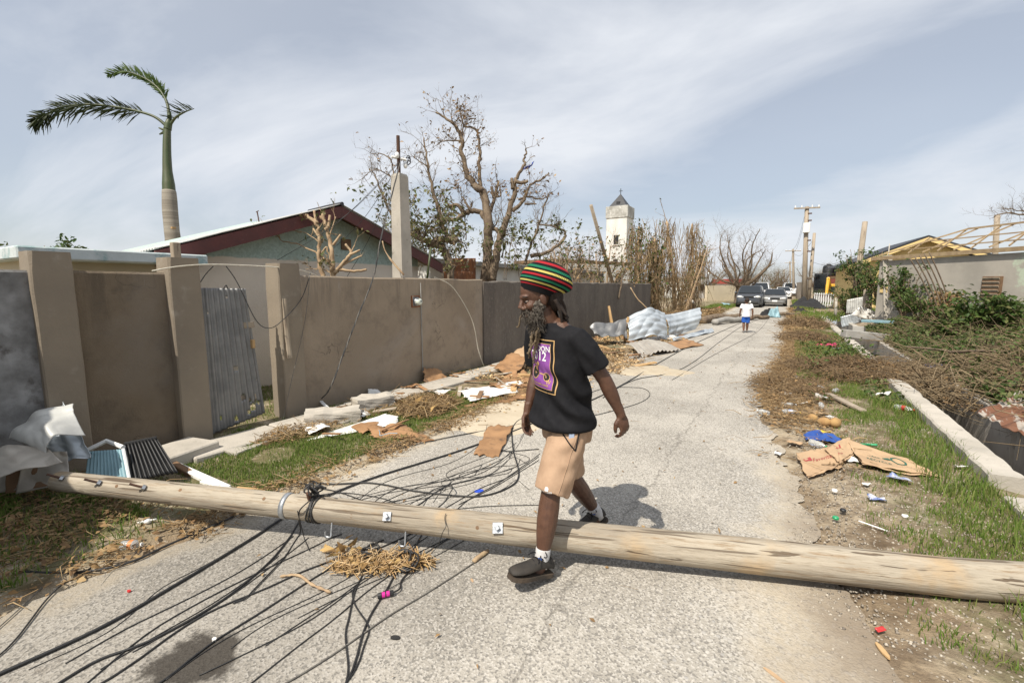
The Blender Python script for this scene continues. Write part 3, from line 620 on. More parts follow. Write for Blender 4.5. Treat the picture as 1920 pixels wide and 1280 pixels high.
class Frame:
    def __init__(s, x, y, ang): s.o = Vector((x, y, 0)); s.f = Vector((math.cos(ang), math.sin(ang), 0)); s.l = Vector((-math.sin(ang), math.cos(ang), 0))
    def __call__(s, a, b, z): return s.o + s.f * (a + getattr(s, 'k', 0) * max(0, z - .85)) + s.l * b + Vector((0, 0, z))
def hand(mb, w, d, n, s, k=1.0, curl=(.35, .45, .4)):
    """wrist, pointing direction, palm-facing direction, thumb side"""
    d = d.normalized(); n = (n - d * n.dot(d)).normalized(); s = (s - d * s.dot(d) - n * s.dot(n)).normalized()
    Mx = Matrix((s, d, n)).transposed()
    mb.ell(w + d * .05 * k, (.04 * k, .055 * k, .018 * k), Mx, 14, 10); mb.tube([w - d * .05 * k, w + d * .02 * k], [.026 * k, .027 * k], 10)
    for off, ln in ((.029, .85), (.010, .97), (-.009, .9), (-.027, .7)):
        p = w + d * .088 * k + s * off * k; pts = [p - d * .03 * k]; ang = 0.12; q = p
        pts.append(q)
        for c_, L_ in zip(curl, (.042, .028, .022)):
            ang += c_; q = q + (d * math.cos(ang) + n * math.sin(ang) + s * off * .6) * L_ * ln * k; pts.append(q)
        mb.tube(pts, [.0095 * k, .0092 * k, .0085 * k, .0078 * k, .006 * k], 8)
    b = w + d * .02 * k + s * .03 * k
    mb.tube([b - s * .015 * k, b + s * .012 * k + d * .02 * k + n * .012 * k, b + s * .018 * k + d * .05 * k + n * .024 * k, b + s * .012 * k + d * .075 * k + n * .034 * k], [.016 * k, .0135 * k, .0115 * k, .008 * k], 8)
def shoe(heel, toe, up, k, mats, parent, name='shoe'):
    ax = (toe - heel); ln = ax.length; ax.normalize(); up = (up - ax * up.dot(ax)).normalized(); sd = up.cross(ax)
    prof = [(0, .026, .05), (.03, .034, .075), (.1, .037, .085), (.25, .037, .092), (.38, .038, .085), (.5, .042, .07), (.65, .047, .055), (.8, .046, .046), (.92, .037, .038), (.98, .022, .028)]
    def ring(t, w, h, z0): return [heel + ax * t * ln + sd * (w * k * math.cos(a)) + up * (z0 + (h * k * (.5 + .5 * math.sin(a)) if math.sin(a) > -.2 else h * k * .38)) for a in np.linspace(0, 2 * math.pi, 18, endpoint=False)]
    t = MB(); t.rings([ring(a, w, h, .018 * k) for a, w, h in prof]); o = t.build(name, mats[0], parent, True); m = o.modifiers.new('s', 'SUBSURF'); m.levels = m.render_levels = 1
    s = MB(); rr = []
    for z in (0, .019 * k):
        e = 1.0 if z else 1.04
        rr.append([heel + ax * (tt * ln - .004) + sd * (w * e * k * sg) + up * z for (tt, w, _) in prof for sg in (1,)] + [heel + ax * (tt * ln - .004) - sd * (w * e * k) + up * z for (tt, w, _) in prof[::-1]])
    s.rings(rr); s.build('sole', mats[1], o)
    if len(mats) > 2:
        l = MB()
        for q in range(4):
            tt = .34 + q * .075; h = .098 - q * .011; c = heel + ax * tt * ln + up * (h * k + .012)
            l.tube(spline([c - sd * .03 * k - up * .012, c, c + sd * .03 * k - up * .012], 4), .0035, 5)
        c = heel + ax * .32 * ln + up * (.11 * k)
        for sg in (1, -1): l.tube(spline([c, c + sd * sg * .025 + up * .03, c + sd * sg * .05 + up * .012, c + sd * sg * .015 - up * .002], 5), .003, 5); l.tube(spline([c, c + sd * sg * .03 + up * .004 + ax * .03, c + sd * sg * .05 - up * .02 + ax * .05], 5), .003, 5)
        l.build('lace', mats[2], o)
    return o
def man():
    B = Vector((-1.082, 2.413)); F = Frame(B.x, B.y, R(-119)); F.k = .075; t = thing('person', 'man walking in black printed shirt, tan shorts and striped knit cap', 'person', (B.x, B.y, 0))
    UP = Vector((0, 0, 1))
    J = dict(lh=F(.02, .09, .87), lk=F(.19, .125, .50), la=F(.262, .144, .115), rh=F(-.02, -.09, .87), rk=F(-.1, -.085, .47), ra=F(-.338, -.081, .145),
             ls=F(.02, .17, 1.375), le=F(-.095, .25, 1.14), lw=F(-.165, .285, .955), rs=F(.06, -.185, 1.385), re=F(.02, -.26, 1.1), rw=F(.115, -.235, .885), nb=F(.065, 0, 1.41), hd=F(.145, -.015, 1.585))
    b = MB()
    def chain(p, r, n=14):                                    # limbs with a swelling between joints
        pts = []; rr = []
        for i in range(len(p) - 1):
            for q in range(5): u = q / 5; pts.append(p[i].lerp(p[i + 1], u)); a, c = r[i], r[i + 1]; rr.append(a[0] * (1 - u) + c[0] * u + a[1] * math.sin(math.pi * min(1, u * 1.25)))
        pts.append(p[-1]); rr.append(r[-1][0]); b.tube(pts, rr, n)
    for s in 'lr':
        chain([J[s + 'h'], J[s + 'k'], J[s + 'a']], [(.085, .004), (.055, .012), (.034, 0)])
        b.tube([J[s + 'a'], J[s + 'a'] - UP * .05 + F.f * .03], [.036, .03], 10)
    chain([J['ls'], J['le'], J['lw']], [(.05, .004), (.04, .006), (.027, 0)]); chain([J['rs'], J['re'], J['rw']], [(.05, .004), (.04, .006), (.027, 0)])
    for z, rf, rs_, a in ((.82, .1, .15, 0), (.95, .1, .15, .0), (1.1, .1, .15, .02), (1.25, .11, .17, .035), (1.36, .09, .15, .05)): b.ell(F(a, 0, z), (rf, rs_, .12), Matrix((F.f, F.l, UP)).transposed())
    b.tube([F(.05, 0, 1.36), F(.085, 0, 1.45), F(.12, -.008, 1.53)], [.07, .06, .058], 14)
    dl = (J['lw'] - J['le']).normalized(); hand(b, J['lw'] + dl * .01, dl * .9 - UP * .35, -F.l + F.f * .15, F.f, 1.03, (.5, .6, .5))
    dr = (J['rw'] - J['re']).normalized(); hand(b, J['rw'] + dr * .01, dr * .5 - UP * .6, F.l * 1.0 - F.f * .2, F.f, 1.0, (.4, .5, .4))
    # head, turned a little further to the right and bowed
    ha = R(-119 - 14); hf = Vector((math.cos(ha), math.sin(ha), 0)); hl = Vector((-math.sin(ha), math.cos(ha), 0)); p_ = R(17)
    hx = hf * math.cos(p_) - UP * math.sin(p_); hz = UP * math.cos(p_) + hf * math.sin(p_); HM = Matrix((hx, hl, hz)).transposed(); Hc = J['hd']
    H = lambda x, y, z: Hc + HM @ Vector((x, y, z))
    b.ell(H(-.012, 0, .035), (.096, .074, .098), HM, 20, 14); b.ell(H(.018, 0, -.04), (.07, .06, .085), HM, 18, 12); b.ell(H(.035, 0, -.095), (.045, .042, .035), HM)
    b.ell(H(.068, 0, .028), (.026, .052, .016), HM)                                          # brow ridge
    b.tube([H(.078, 0, .022), H(.096, 0, -.006), H(.107, 0, -.03)], [.011, .014, .018], 10)  # nose
    for sg in (1, -1): b.ell(H(.094, sg * .016, -.034), (.013, .011, .010), HM); b.ell(H(.058, sg * .042, -.025), (.03, .022, .025), HM); b.ell(H(-.008, sg * .077, -.01), (.02, .009, .034), HM)
    b.ell(H(.083, 0, -.066), (.016, .027, .008), HM); b.ell(H(.082, 0, -.08), (.016, .024, .009), HM)
    body = voxel(b, 'body', MT['skin'], .0042, 3, t)
    for sg in (1, -1):
        e = MB().ell(H(.0685, sg * .031, .001), (.0115, .0135, .007), HM).build('eye', MT['eye_white'], t, True)
        MB().ell(H(.0775, sg * .031, -.001), (.0045, .0075, .006), HM, 8, 6).build('iris', MT['black_plastic'], e, True)
        MB().tube(spline([H(.078, sg * .012, .024), H(.083, sg * .03, .031), H(.068, sg * .052, .026)], 4), [.004] * 4 + [.005] * 4 + [.003], 6).build('eyebrow', MT['hair'], t)
    # beard
    b = MB(); b.ell(H(.05, 0, -.1), (.042, .048, .04), HM); b.ell(H(.045, 0, -.14), (.034, .038, .045), HM)
    for sg in (1, -1): b.ell(H(.03, sg * .056, -.06), (.036, .014, .05), HM); b.ell(H(.075, sg * .022, -.055), (.018, .02, .008), HM); b.ell(H(.0, sg * .066, -.03), (.02, .01, .04), HM)
    voxel(b, 'beard', MT['beard'], .006, 1, t, wfun=lambda p: .010 * n3(p[0], p[1], p[2], 70) + .007 * n3(p[0], p[1], p[2], 150))
    b = MB()
    for k, (x, y, ln, sw, r_) in enumerate(((.06, .0, .15, .02, .012), (.052, .02, .13, -.01, .011), (.05, -.02, .11, .015, .010), (.045, .035, .1, .02, .009), (.07, -.01, .17, .0, .010), (.06, .012, .2, -.012, .011), (.04, -.035, .08, -.015, .008))):
        p0 = H(x, y, -.155); pts = [p0, p0 - UP * ln * .35 + hf * sw + hl * .01, p0 - UP * ln * .7 + hf * (sw * .3 + .012), p0 - UP * ln + hf * (.02 + sw)]
        sp_ = spline(pts, 6); b.tube(sp_, [r_ * (1 + .35 * math.sin(q * 2.3 + k)) * (1 - .45 * q / len(sp_)) for q in range(len(sp_))], 7)
    p0 = H(.085, -.03, -.06); b.tube(spline([p0, p0 + hf * .02 - UP * .03 - hl * .01, p0 + hf * .024 - UP * .075 - hl * .02, p0 + hf * .035 - UP * .085 - hl * .03], 5), .0055, 6)
    b.build('beard_lock', MT['dread'], t, True)
    hn = 520; P = []; Dv = []
    for _ in range(hn):
        a_ = random.uniform(-1.9, 1.9); zz = random.uniform(-.17, -.03); rr = .05 + .02 * (zz > -.1); q = Vector((.035 + rr * math.cos(a_) * .9, rr * 1.05 * math.sin(a_), zz)); P.append(H(*q)); Dv.append(HM @ Vector((math.cos(a_) * .5 + random.gauss(0, .4), math.sin(a_) * .5 + random.gauss(0, .4), -.9 + random.gauss(0, .4))))
    tag(npmesh('beard_hair', *sticks(np.array([tuple(p) for p in P]), np.array([tuple(p) for p in Dv]), rng.uniform(.015, .045, hn), .0013, .2), MT['beard'], t), kind='stuff')
    # dreadlocks under the cap
    b = MB(); b.ell(H(-.085, 0, -.02), (.06, .085, .09), HM)
    voxel(b, 'hair', MT['hair'], .008, 2, t, wfun=lambda p: .009 * n3(p[0], p[1], p[2], 55))
    b = MB()
    for k in range(20):
        y = -.085 + .17 * k / 19; x = -.075 - .05 * math.sin(math.pi * k / 19) + random.uniform(-.01, .01); ln = random.uniform(.12, .24) * (.65 + .35 * math.sin(math.pi * k / 19))
        p0 = H(x, y, -.03); p1 = p0 - UP * ln * .5 - hf * .03 + hl * random.uniform(-.01, .01); p2 = p0 - UP * ln - hf * random.uniform(.03, .07) + hl * random.uniform(-.02, .02)
        sp_ = spline([p0, p1, p2], 6); b.tube(sp_, [.011 * (1 - .4 * q / len(sp_)) for q in range(len(sp_))], 6)
    b.build('dreadlock', MT['hair'], t, True)
    # knit cap
    K, RD, YE, GR = (.01, .01, .011), (.36, .022, .03), (.5, .43, .12), (.015, .15, .08)
    seq = [(p_ if p_ < .2 else .2 + (p_ - .2) * 1.2, c_) for p_, c_ in [(0, K), (.155, RD), (.205, K), (.25, YE), (.295, K), (.345, GR), (.395, K), (.45, RD), (.505, K), (.555, YE), (.6, K), (.64, GR), (.69, K), (.74, RD), (.79, K)]]
    mc = stripes('knit_stripes', seq, 0)
    nt_, nr = 30, 48; v = []; f = []; band = []
    tilt = Matrix.Rotation(R(-36), 3, 'Y')
    for i in range(nt_):
        u = i / (nt_ - 1)
        if u < .16: q = u / .16; rx, ry, z = .101 + .012 * q, .085 + .012 * q, .0 + .035 * q; cx = -.012
        else:
            q = (u - .16) / .84; th = q * math.pi * .5; pr = max(math.cos(th) ** .55, .0) if q > .45 else None
            bulge = math.sin(min(1, q / .45) * math.pi / 2)
            rx = (.113 + .037 * bulge) if q <= .45 else .15 * (max(0, 1 - ((q - .45) / .55) ** 2.0)) ** .5
            ry = (.097 + .034 * bulge) if q <= .45 else .131 * (max(0, 1 - ((q - .45) / .55) ** 2.0)) ** .5
            z = .032 + .062 * min(q / .45, 1) + (.112 * ((q - .45) / .55) ** 1.15 if q > .45 else 0); cx = -.012 - .022 * min(1, q / .4)
        for j in range(nr):
            a = 2 * math.pi * j / nr; w = 1 + .03 * n3(math.cos(a) * 2, math.sin(a) * 2, u * 3)
            p = tilt @ Vector((cx + rx * w * math.cos(a), ry * w * math.sin(a), z)); sag = -.012 * max(0, -math.cos(a)) * min(1, u / .4) * (1 - u * .6)
            v.append(H(p.x, p.y, p.z * .93 + .026 + sag)); band.append(u)
    for i in range(nt_ - 1):
        for j in range(nr): f.append((i * nr + j, i * nr + (j + 1) % nr, (i + 1) * nr + (j + 1) % nr, (i + 1) * nr + j))
    o = mk('knit_cap', v, f, mc, t, True); at = o.data.attributes.new('band', 'FLOAT', 'POINT'); at.data.foreach_set('value', band); o['label'] = 'black knit cap with red, yellow and green stripes'
    # T-shirt
    b = MB(); rings = []
    for z, rf, rs_, a in ((.855, .17, .21, .022), (.87, .172, .212, .022), (.94, .158, .203, .01), (1.02, .142, .194, .01), (1.12, .136, .19, .018), (1.22, .134, .192, .026), (1.31, .122, .19, .036), (1.37, .102, .175, .046), (1.405, .086, .145, .058), (1.43, .072, .1, .066), (1.447, .066, .074, .07)):
        rings.append([F(a + rf * math.cos(q) * (1.0 if math.cos(q) > 0 else .92), rs_ * (abs(math.sin(q)) ** .85) * (1 if math.sin(q) > 0 else -1), z + (.012 * math.cos(q) if z < .84 else 0)) for q in np.linspace(0, 2 * math.pi, 40, endpoint=False)])
    b.rings(rings)
    def sleeve(s, e, k):
        d = (e - s); pts = [s - d * .12 - F.l * .06 * k, s - d * .02 - F.l * .01 * k, s + d * .3, s + d * .5, s + d * .74]; b.tube(pts, [.04, .064, .074, .074, .072], 18)
    sleeve(J['ls'], J['le'], 1); sleeve(J['rs'], J['re'], -1)
    def wr(p):
        q = Vector(p) - F.o; a, l_, z = q.dot(F.f), q.dot(F.l), p[2]
        d = (z + .55 * l_ - .35 * a) * 44; e = (z - .8 * a + .25 * l_) * 34
        env = .35 + .65 * sst(1.3, .95, z); w = .013 * math.sin(d + 3 * n3(a, l_, z, 5)) * (.4 + n3(a, l_, z, 4)) + .012 * math.sin(e + 4 * n3(a + 5, l_, z, 4)) * (.5 + n3(l_, z, a + 3, 5))
        return w * env * sst(.84, .96, z) * (1.6 if l_ > .05 else .6) + .013 * sst(.96, .86, z) + .0012 * n3(a, l_, z, 18)
    shirt = voxel(b, 'shirt', MT['shirt_black'], .006, 6, t, wfun=wr)
    MB().rings([[F(.07 + rr * 1.0 * math.cos(q), rr * 1.1 * math.sin(q), zz - .012 * math.cos(q)) for q in np.linspace(0, 2 * math.pi, 28, endpoint=False)] for rr, zz in ((.073, 1.432), (.074, 1.443), (.070, 1.452), (.064, 1.450))], False).build('collar', MT['shirt_black'], shirt, True)
    # chest print laid on the shirt
    tree = bvh(shirt); PC = (-.005, 1.205); sub = []
    def onto(u, w, lift):
        o_ = F(1.0, PC[0] + u, PC[1] + w); h = tree.ray_cast(o_, -F.f); return (h[0] + F.f * lift if h[0] is not None else F(.1, u, PC[1] + w))
    def flat(name, polys, lift, mat, nsub=1):
        bm = bmesh.new()
        for q in polys:
            try: bm.faces.new([bm.verts.new((x, y, 0)) for x, y in q])
            except ValueError: pass
        for _ in range(nsub): bmesh.ops.subdivide_edges(bm, edges=bm.edges[:], cuts=1, use_grid_fill=True)
        bmesh.ops.triangulate(bm, faces=bm.faces[:])
        for v_ in bm.verts: v_.co = onto(v_.co.x, v_.co.y, lift)
        me = bpy.data.meshes.new(name); bm.to_mesh(me); bm.free(); me.materials.append(mat); o = bpy.data.objects.new(name, me); col.objects.link(o); setpar(o, shirt); return o
    def rect(x0, y0, x1, y1, n=1, m=1): return [[(x0 + (x1 - x0) * i / n, y0 + (y1 - y0) * j / m), (x0 + (x1 - x0) * (i + 1) / n, y0 + (y1 - y0) * j / m), (x0 + (x1 - x0) * (i + 1) / n, y0 + (y1 - y0) * (j + 1) / m), (x0 + (x1 - x0) * i / n, y0 + (y1 - y0) * (j + 1) / m)] for i in range(n) for j in range(m)]
    flat('print_panel', rect(-.098, -.128, .098, .128, 26, 32), .0025, MT['print_purple'], 0)
    def border(h, w, e): return rect(-h, -w, h, -w + e, 30, 1) + rect(-h, w - e, h, w, 30, 1) + rect(-h, -w + e, -h + e, w - e, 1, 36) + rect(h - e, -w + e, h, w - e, 1, 36)
    flat('print_frame', border(.122, .152, .0055) + border(.1, .13, .003), .0035, MT['print_gold'], 0)
    def text(s, size, cx, cy, mat, sx=1.0):
        cu_ = bpy.data.curves.new('t', 'FONT'); cu_.body = s; cu_.size = size; cu_.align_x = 'CENTER'; cu_.align_y = 'CENTER'; cu_.resolution_u = 2
        cu_.offset = size * .018
        o = bpy.data.objects.new('t', cu_); col.objects.link(o); dg = bpy.context.evaluated_depsgraph_get(); dg.update(); me = bpy.data.meshes.new_from_object(o.evaluated_get(dg)); bpy.data.objects.remove(o)
        for v_ in me.vertices: v_.co = onto(cx + v_.co.x * sx, cy + v_.co.y, .0042)
        me.materials.clear(); me.materials.append(mat); me.name = 'lettering'; q = bpy.data.objects.new('lettering', me); col.objects.link(q); setpar(q, shirt); return q
    text('LON', .045, -.045, .098, MT['print_black']); text('DON', .045, .045, .098, MT['print_white']); text('2012', .072, 0, .055, MT['print_white'], 1.0)
    text('PARALYMPIC GAMES', .016, 0, -.108, MT['print_gold']); text('W', .03, .07, -.088, MT['print_gold'])
    def circ(x, y, r0, r1, n=20): return [[(x + r * math.cos(a), y + r * math.sin(a)) for r, a in ((r0, q), (r1, q), (r1, q + 2 * math.pi / n), (r0, q + 2 * math.pi / n))] for q in np.linspace(0, 2 * math.pi, n, endpoint=False)]
    def line(x0, y0, x1, y1, w):
        d = Vector((x1 - x0, y1 - y0)).normalized() * w / 2; n_ = (-d.y, d.x); return [[(x0 + n_[0], y0 + n_[1]), (x1 + n_[0], y1 + n_[1]), (x1 - n_[0], y1 - n_[1]), (x0 - n_[0], y0 - n_[1])]]
    flat('print_wheel', circ(-.05, -.045, .0, .032), .0038, MT['print_black'], 0); flat('print_wheel', circ(.052, -.06, .0, .02), .0038, MT['print_black'], 0)
    flat('print_figure', circ(-.05, -.045, .032, .037) + circ(.052, -.06, .02, .025) + circ(-.05, -.045, 0, .008) + circ(.052, -.06, 0, .006) + line(-.05, -.045, .052, -.05, .008) + line(-.04, -.03, -.015, .0, .016) + line(-.015, .0, -.04, .012, .01) + circ(-.005, .012, 0, .012), .0044, MT['print_gold'], 0)
    # shorts
    b = MB(); rings = []
    for z, rf, rs_ in ((.76, .13, .17), (.84, .135, .175), (.92, .125, .168), (.98, .11, .15)): rings.append([F(rf * math.cos(q) - .005, rs_ * math.sin(q), z) for q in np.linspace(0, 2 * math.pi, 32, endpoint=False)])
    b.rings(rings)
    def leg(h, k, a_, c0, c1):
        d = k - h; d2 = (a_ - k).normalized(); pts = [h + UP * .04, h + d * .3, h + d * .6, h + d * .82, h + d * .98]; b.tube(pts, [.1, .111, .107, .102, .098], 24)
    leg(J['lh'], J['lk'], J['la'], 0, 0); leg(J['rh'], J['rk'], J['ra'], 0, 0); b.ell(F(0, 0, .8), (.12, .16, .09), Matrix((F.f, F.l, UP)).transposed())
    def wr2(p):
        q = Vector(p) - F.o; a, l_, z = q.dot(F.f), q.dot(F.l), p[2]
        return (.006 * math.sin((z * .9 + .9 * a) * 62 + 5 * n3(a, l_, z, 4)) * (.3 + n3(a + 2, l_, z, 5)) + .007 * n3(a, l_, z, 12))
    sh = voxel(b, 'shorts', MT['shorts_tan'], .0065, 4, t, wfun=wr2); tr2 = bvh(sh)
    def seam(pts, r, mat, nm, dirv):
        o_ = []
        for p in pts:
            h = tr2.ray_cast(p + dirv * .4, -dirv)
            if h[0] is not None: o_.append(h[0] + dirv * .001)
        if len(o_) > 1: return MB().tube(o_, r, 5).build(nm, mat, sh)
    sd = (F.l * .9 + F.f * .3).normalized()
    seam([J['lh'].lerp(J['lk'], u) + F.f * .0 for u in np.linspace(-.0, 1.05, 24)], .0022, MT['shorts_tan'], 'side_seam', sd)
    # pocket with dark trim and a pale lining, small white mark near the hem
    dv = (F.f * .55 + F.l * .85).normalized(); pk = F(.06, .12, .80)
    for k_, (p0, p1) in enumerate(((F(.115, .1, .86), F(.06, .165, .755)), (F(.03, .165, .86), F(.06, .165, .755)))):
        seam([p0.lerp(p1, u) for u in np.linspace(0, 1, 10)], .004, MT['shirt_black'], 'pocket_trim', dv)
    h = tr2.ray_cast(F(.075, .15, .83) + dv * .4, -dv)
    if h[0] is not None: MB().box(h[0], (.03, .006, .06), rz=math.atan2(dv.y, dv.x) - math.pi / 2, bev=.002).build('pocket_lining', M('lining', (.35, .42, .55), None, bump=0), sh)
    fm = J['lh'].lerp(J['lk'], .86)
    dv2 = (F.f * .75 + F.l * .5).normalized(); tn = dv2.cross(UP)
    polys = circ(0, .012, 0, .011, 7) + rect(-.028, -.012, -.016, -.001) + rect(-.013, -.014, -.002, -.001) + rect(.001, -.013, .012, -.002) + rect(.015, -.012, .027, -.002) + rect(-.01, .0, .01, .008)
    bm = bmesh.new()
    for q in polys:
        try: bm.faces.new([bm.verts.new((x, y, 0)) for x, y in q])
        except ValueError: pass
    for v_ in bm.verts:
        hh = tr2.ray_cast(fm - tn * v_.co.x + UP * (v_.co.y + .0) + dv2 * .4, -dv2); v_.co = hh[0] + dv2 * .002 if hh[0] is not None else fm
    me = bpy.data.meshes.new('embroidered_mark'); bm.to_mesh(me); bm.free(); me.materials.append(MT['print_white']); o = bpy.data.objects.new('embroidered_mark', me); col.objects.link(o); setpar(o, sh)
    # socks and shoes
    for s, heel, toe in (('l', F(.207, .149, .035), F(.487, .159, .105)), ('r', F(-.403, -.081, .095), F(-.153, -.091, .025))):
        a = J[s + 'a']; up = (J[s + 'k'] - a).normalized()
        k_ = MB().tube([heel.lerp(toe, .25) + UP * .05, a - up * .0 + F.f * .004, a + up * .045, a + up * .083, a + up * .087], [.04, .0405, .041, .042, .04], 18).build('sock', MT['sock'], t, True)
        MB().box(a + up * .042 + (F.l * .6 + F.f * .75).normalized() * .041, (.02, .005, .022), rz=math.atan2(F.f.y + F.l.y * .8, F.f.x + F.l.x * .8) - math.pi / 2).build('sock_mark', MT['blue_cloth'], k_)
        shoe(heel, toe, UP if s == 'l' else UP + F.f * .1, 1.06, (MT['shoe_black'], MT['sole'], MT['shirt_black']), t)
    return t
man()
def boy():
    p = g(1397, 624); F = Frame(p.x, p.y, R(98)); UP = Vector((0, 0, 1)); t = thing('person', 'child in white shirt and blue shorts walking away toward the cars', 'person', p)
    J = dict(lh=F(0, .06, .62), lk=F(.03, .06, .36), la=F(-.06, .055, .075), rh=F(0, -.06, .62), rk=F(.06, -.06, .35), ra=F(.11, -.06, .07), ls=F(.0, .13, .98), le=F(-.03, .19, .79), lw=F(.03, .2, .62), rs=F(0, -.13, .98), re=F(-.05, -.19, .79), rw=F(-.04, -.2, .6))
    b = MB()
    for s in 'lr':
        b.tube([J[s + 'h'], J[s + 'h'].lerp(J[s + 'k'], .5), J[s + 'k'], J[s + 'k'].lerp(J[s + 'a'], .35), J[s + 'a']], [.062, .056, .042, .045, .026], 12); b.tube([J[s + 'a'], J[s + 'a'] - UP * .04 + F.f * .05, J[s + 'a'] - UP * .045 + F.f * .12], [.028, .028, .018], 8)
        b.tube([J[s + 's'], J[s + 'e'], J[s + 'e'].lerp(J[s + 'w'], .3), J[s + 'w']], [.038, .029, .03, .02], 10)
        hand(b, J[s + 'w'], -UP + F.f * .1, (F.l if s == 'r' else -F.l), F.f, .68)
    for z, rf, rs_ in ((.66, .08, .1), (.78, .075, .1), (.9, .08, .12)): b.ell(F(0, 0, z), (rf, rs_, .1), Matrix((F.f, F.l, UP)).transposed())
    b.tube([F(0, 0, .96), F(.01, 0, 1.06)], [.045, .042], 10); hm = Matrix((F.f, F.l, UP)).transposed()
    b.ell(F(.02, 0, 1.135), (.088, .07, .095), hm, 16, 12); b.ell(F(.05, 0, 1.08), (.05, .05, .05), hm); b.ell(F(.11, 0, 1.11), (.015, .014, .016), hm)
    for sg in (1, -1): b.ell(F(.0, sg * .073, 1.11), (.015, .01, .025), hm)
    voxel(b, 'body', MT['skin_boy'], .006, 2, t)
    for sg in (1, -1): MB().ell(F(.098, sg * .028, 1.125), (.008, .011, .008), hm, 8, 6).build('eye', MT['eye_white'], t)
    b = MB(); b.ell(F(.005, 0, 1.155), (.094, .077, .085), hm); voxel(b, 'hair', MT['hair'], .008, 1, t)
    b = MB(); b.rings([[F(rf * math.cos(q), rs_ * math.sin(q), z) for q in np.linspace(0, 2 * math.pi, 26, endpoint=False)] for z, rf, rs_ in ((.575, .11, .15), (.7, .1, .14), (.85, .1, .145), (.95, .09, .14), (.995, .06, .09), (1.02, .05, .055))])
    for s in 'lr': d = J[s + 'e'] - J[s + 's']; b.tube([J[s + 's'] - d * .2, J[s + 's'], J[s + 's'] + d * .65], [.05, .062, .066], 14)
    voxel(b, 'shirt', MT['cloth_white'], .009, 3, t, wfun=lambda p: .007 * n3(p[0], p[1], p[2], 13))
    b = MB(); b.rings([[F(rf * math.cos(q), rs_ * math.sin(q), z) for q in np.linspace(0, 2 * math.pi, 24, endpoint=False)] for z, rf, rs_ in ((.54, .095, .125), (.62, .1, .13), (.68, .085, .115))])
    for s in 'lr': d = J[s + 'k'] - J[s + 'h']; b.tube([J[s + 'h'], J[s + 'h'] + d * .5, J[s + 'h'] + d * .92], [.07, .078, .076], 14)
    voxel(b, 'shorts', MT['cloth_blue'], .009, 3, t, wfun=lambda p: .006 * n3(p[0], p[1], p[2], 14))
    for s in 'lr': shoe(J[s + 'a'] + F.f * -.05 - UP * (J[s + 'a'].z - .012), J[s + 'a'] + F.f * .16 - UP * (J[s + 'a'].z - .012), UP, .62, (MT['zinc'], MT['sole']), t, 'sandal')
boy()
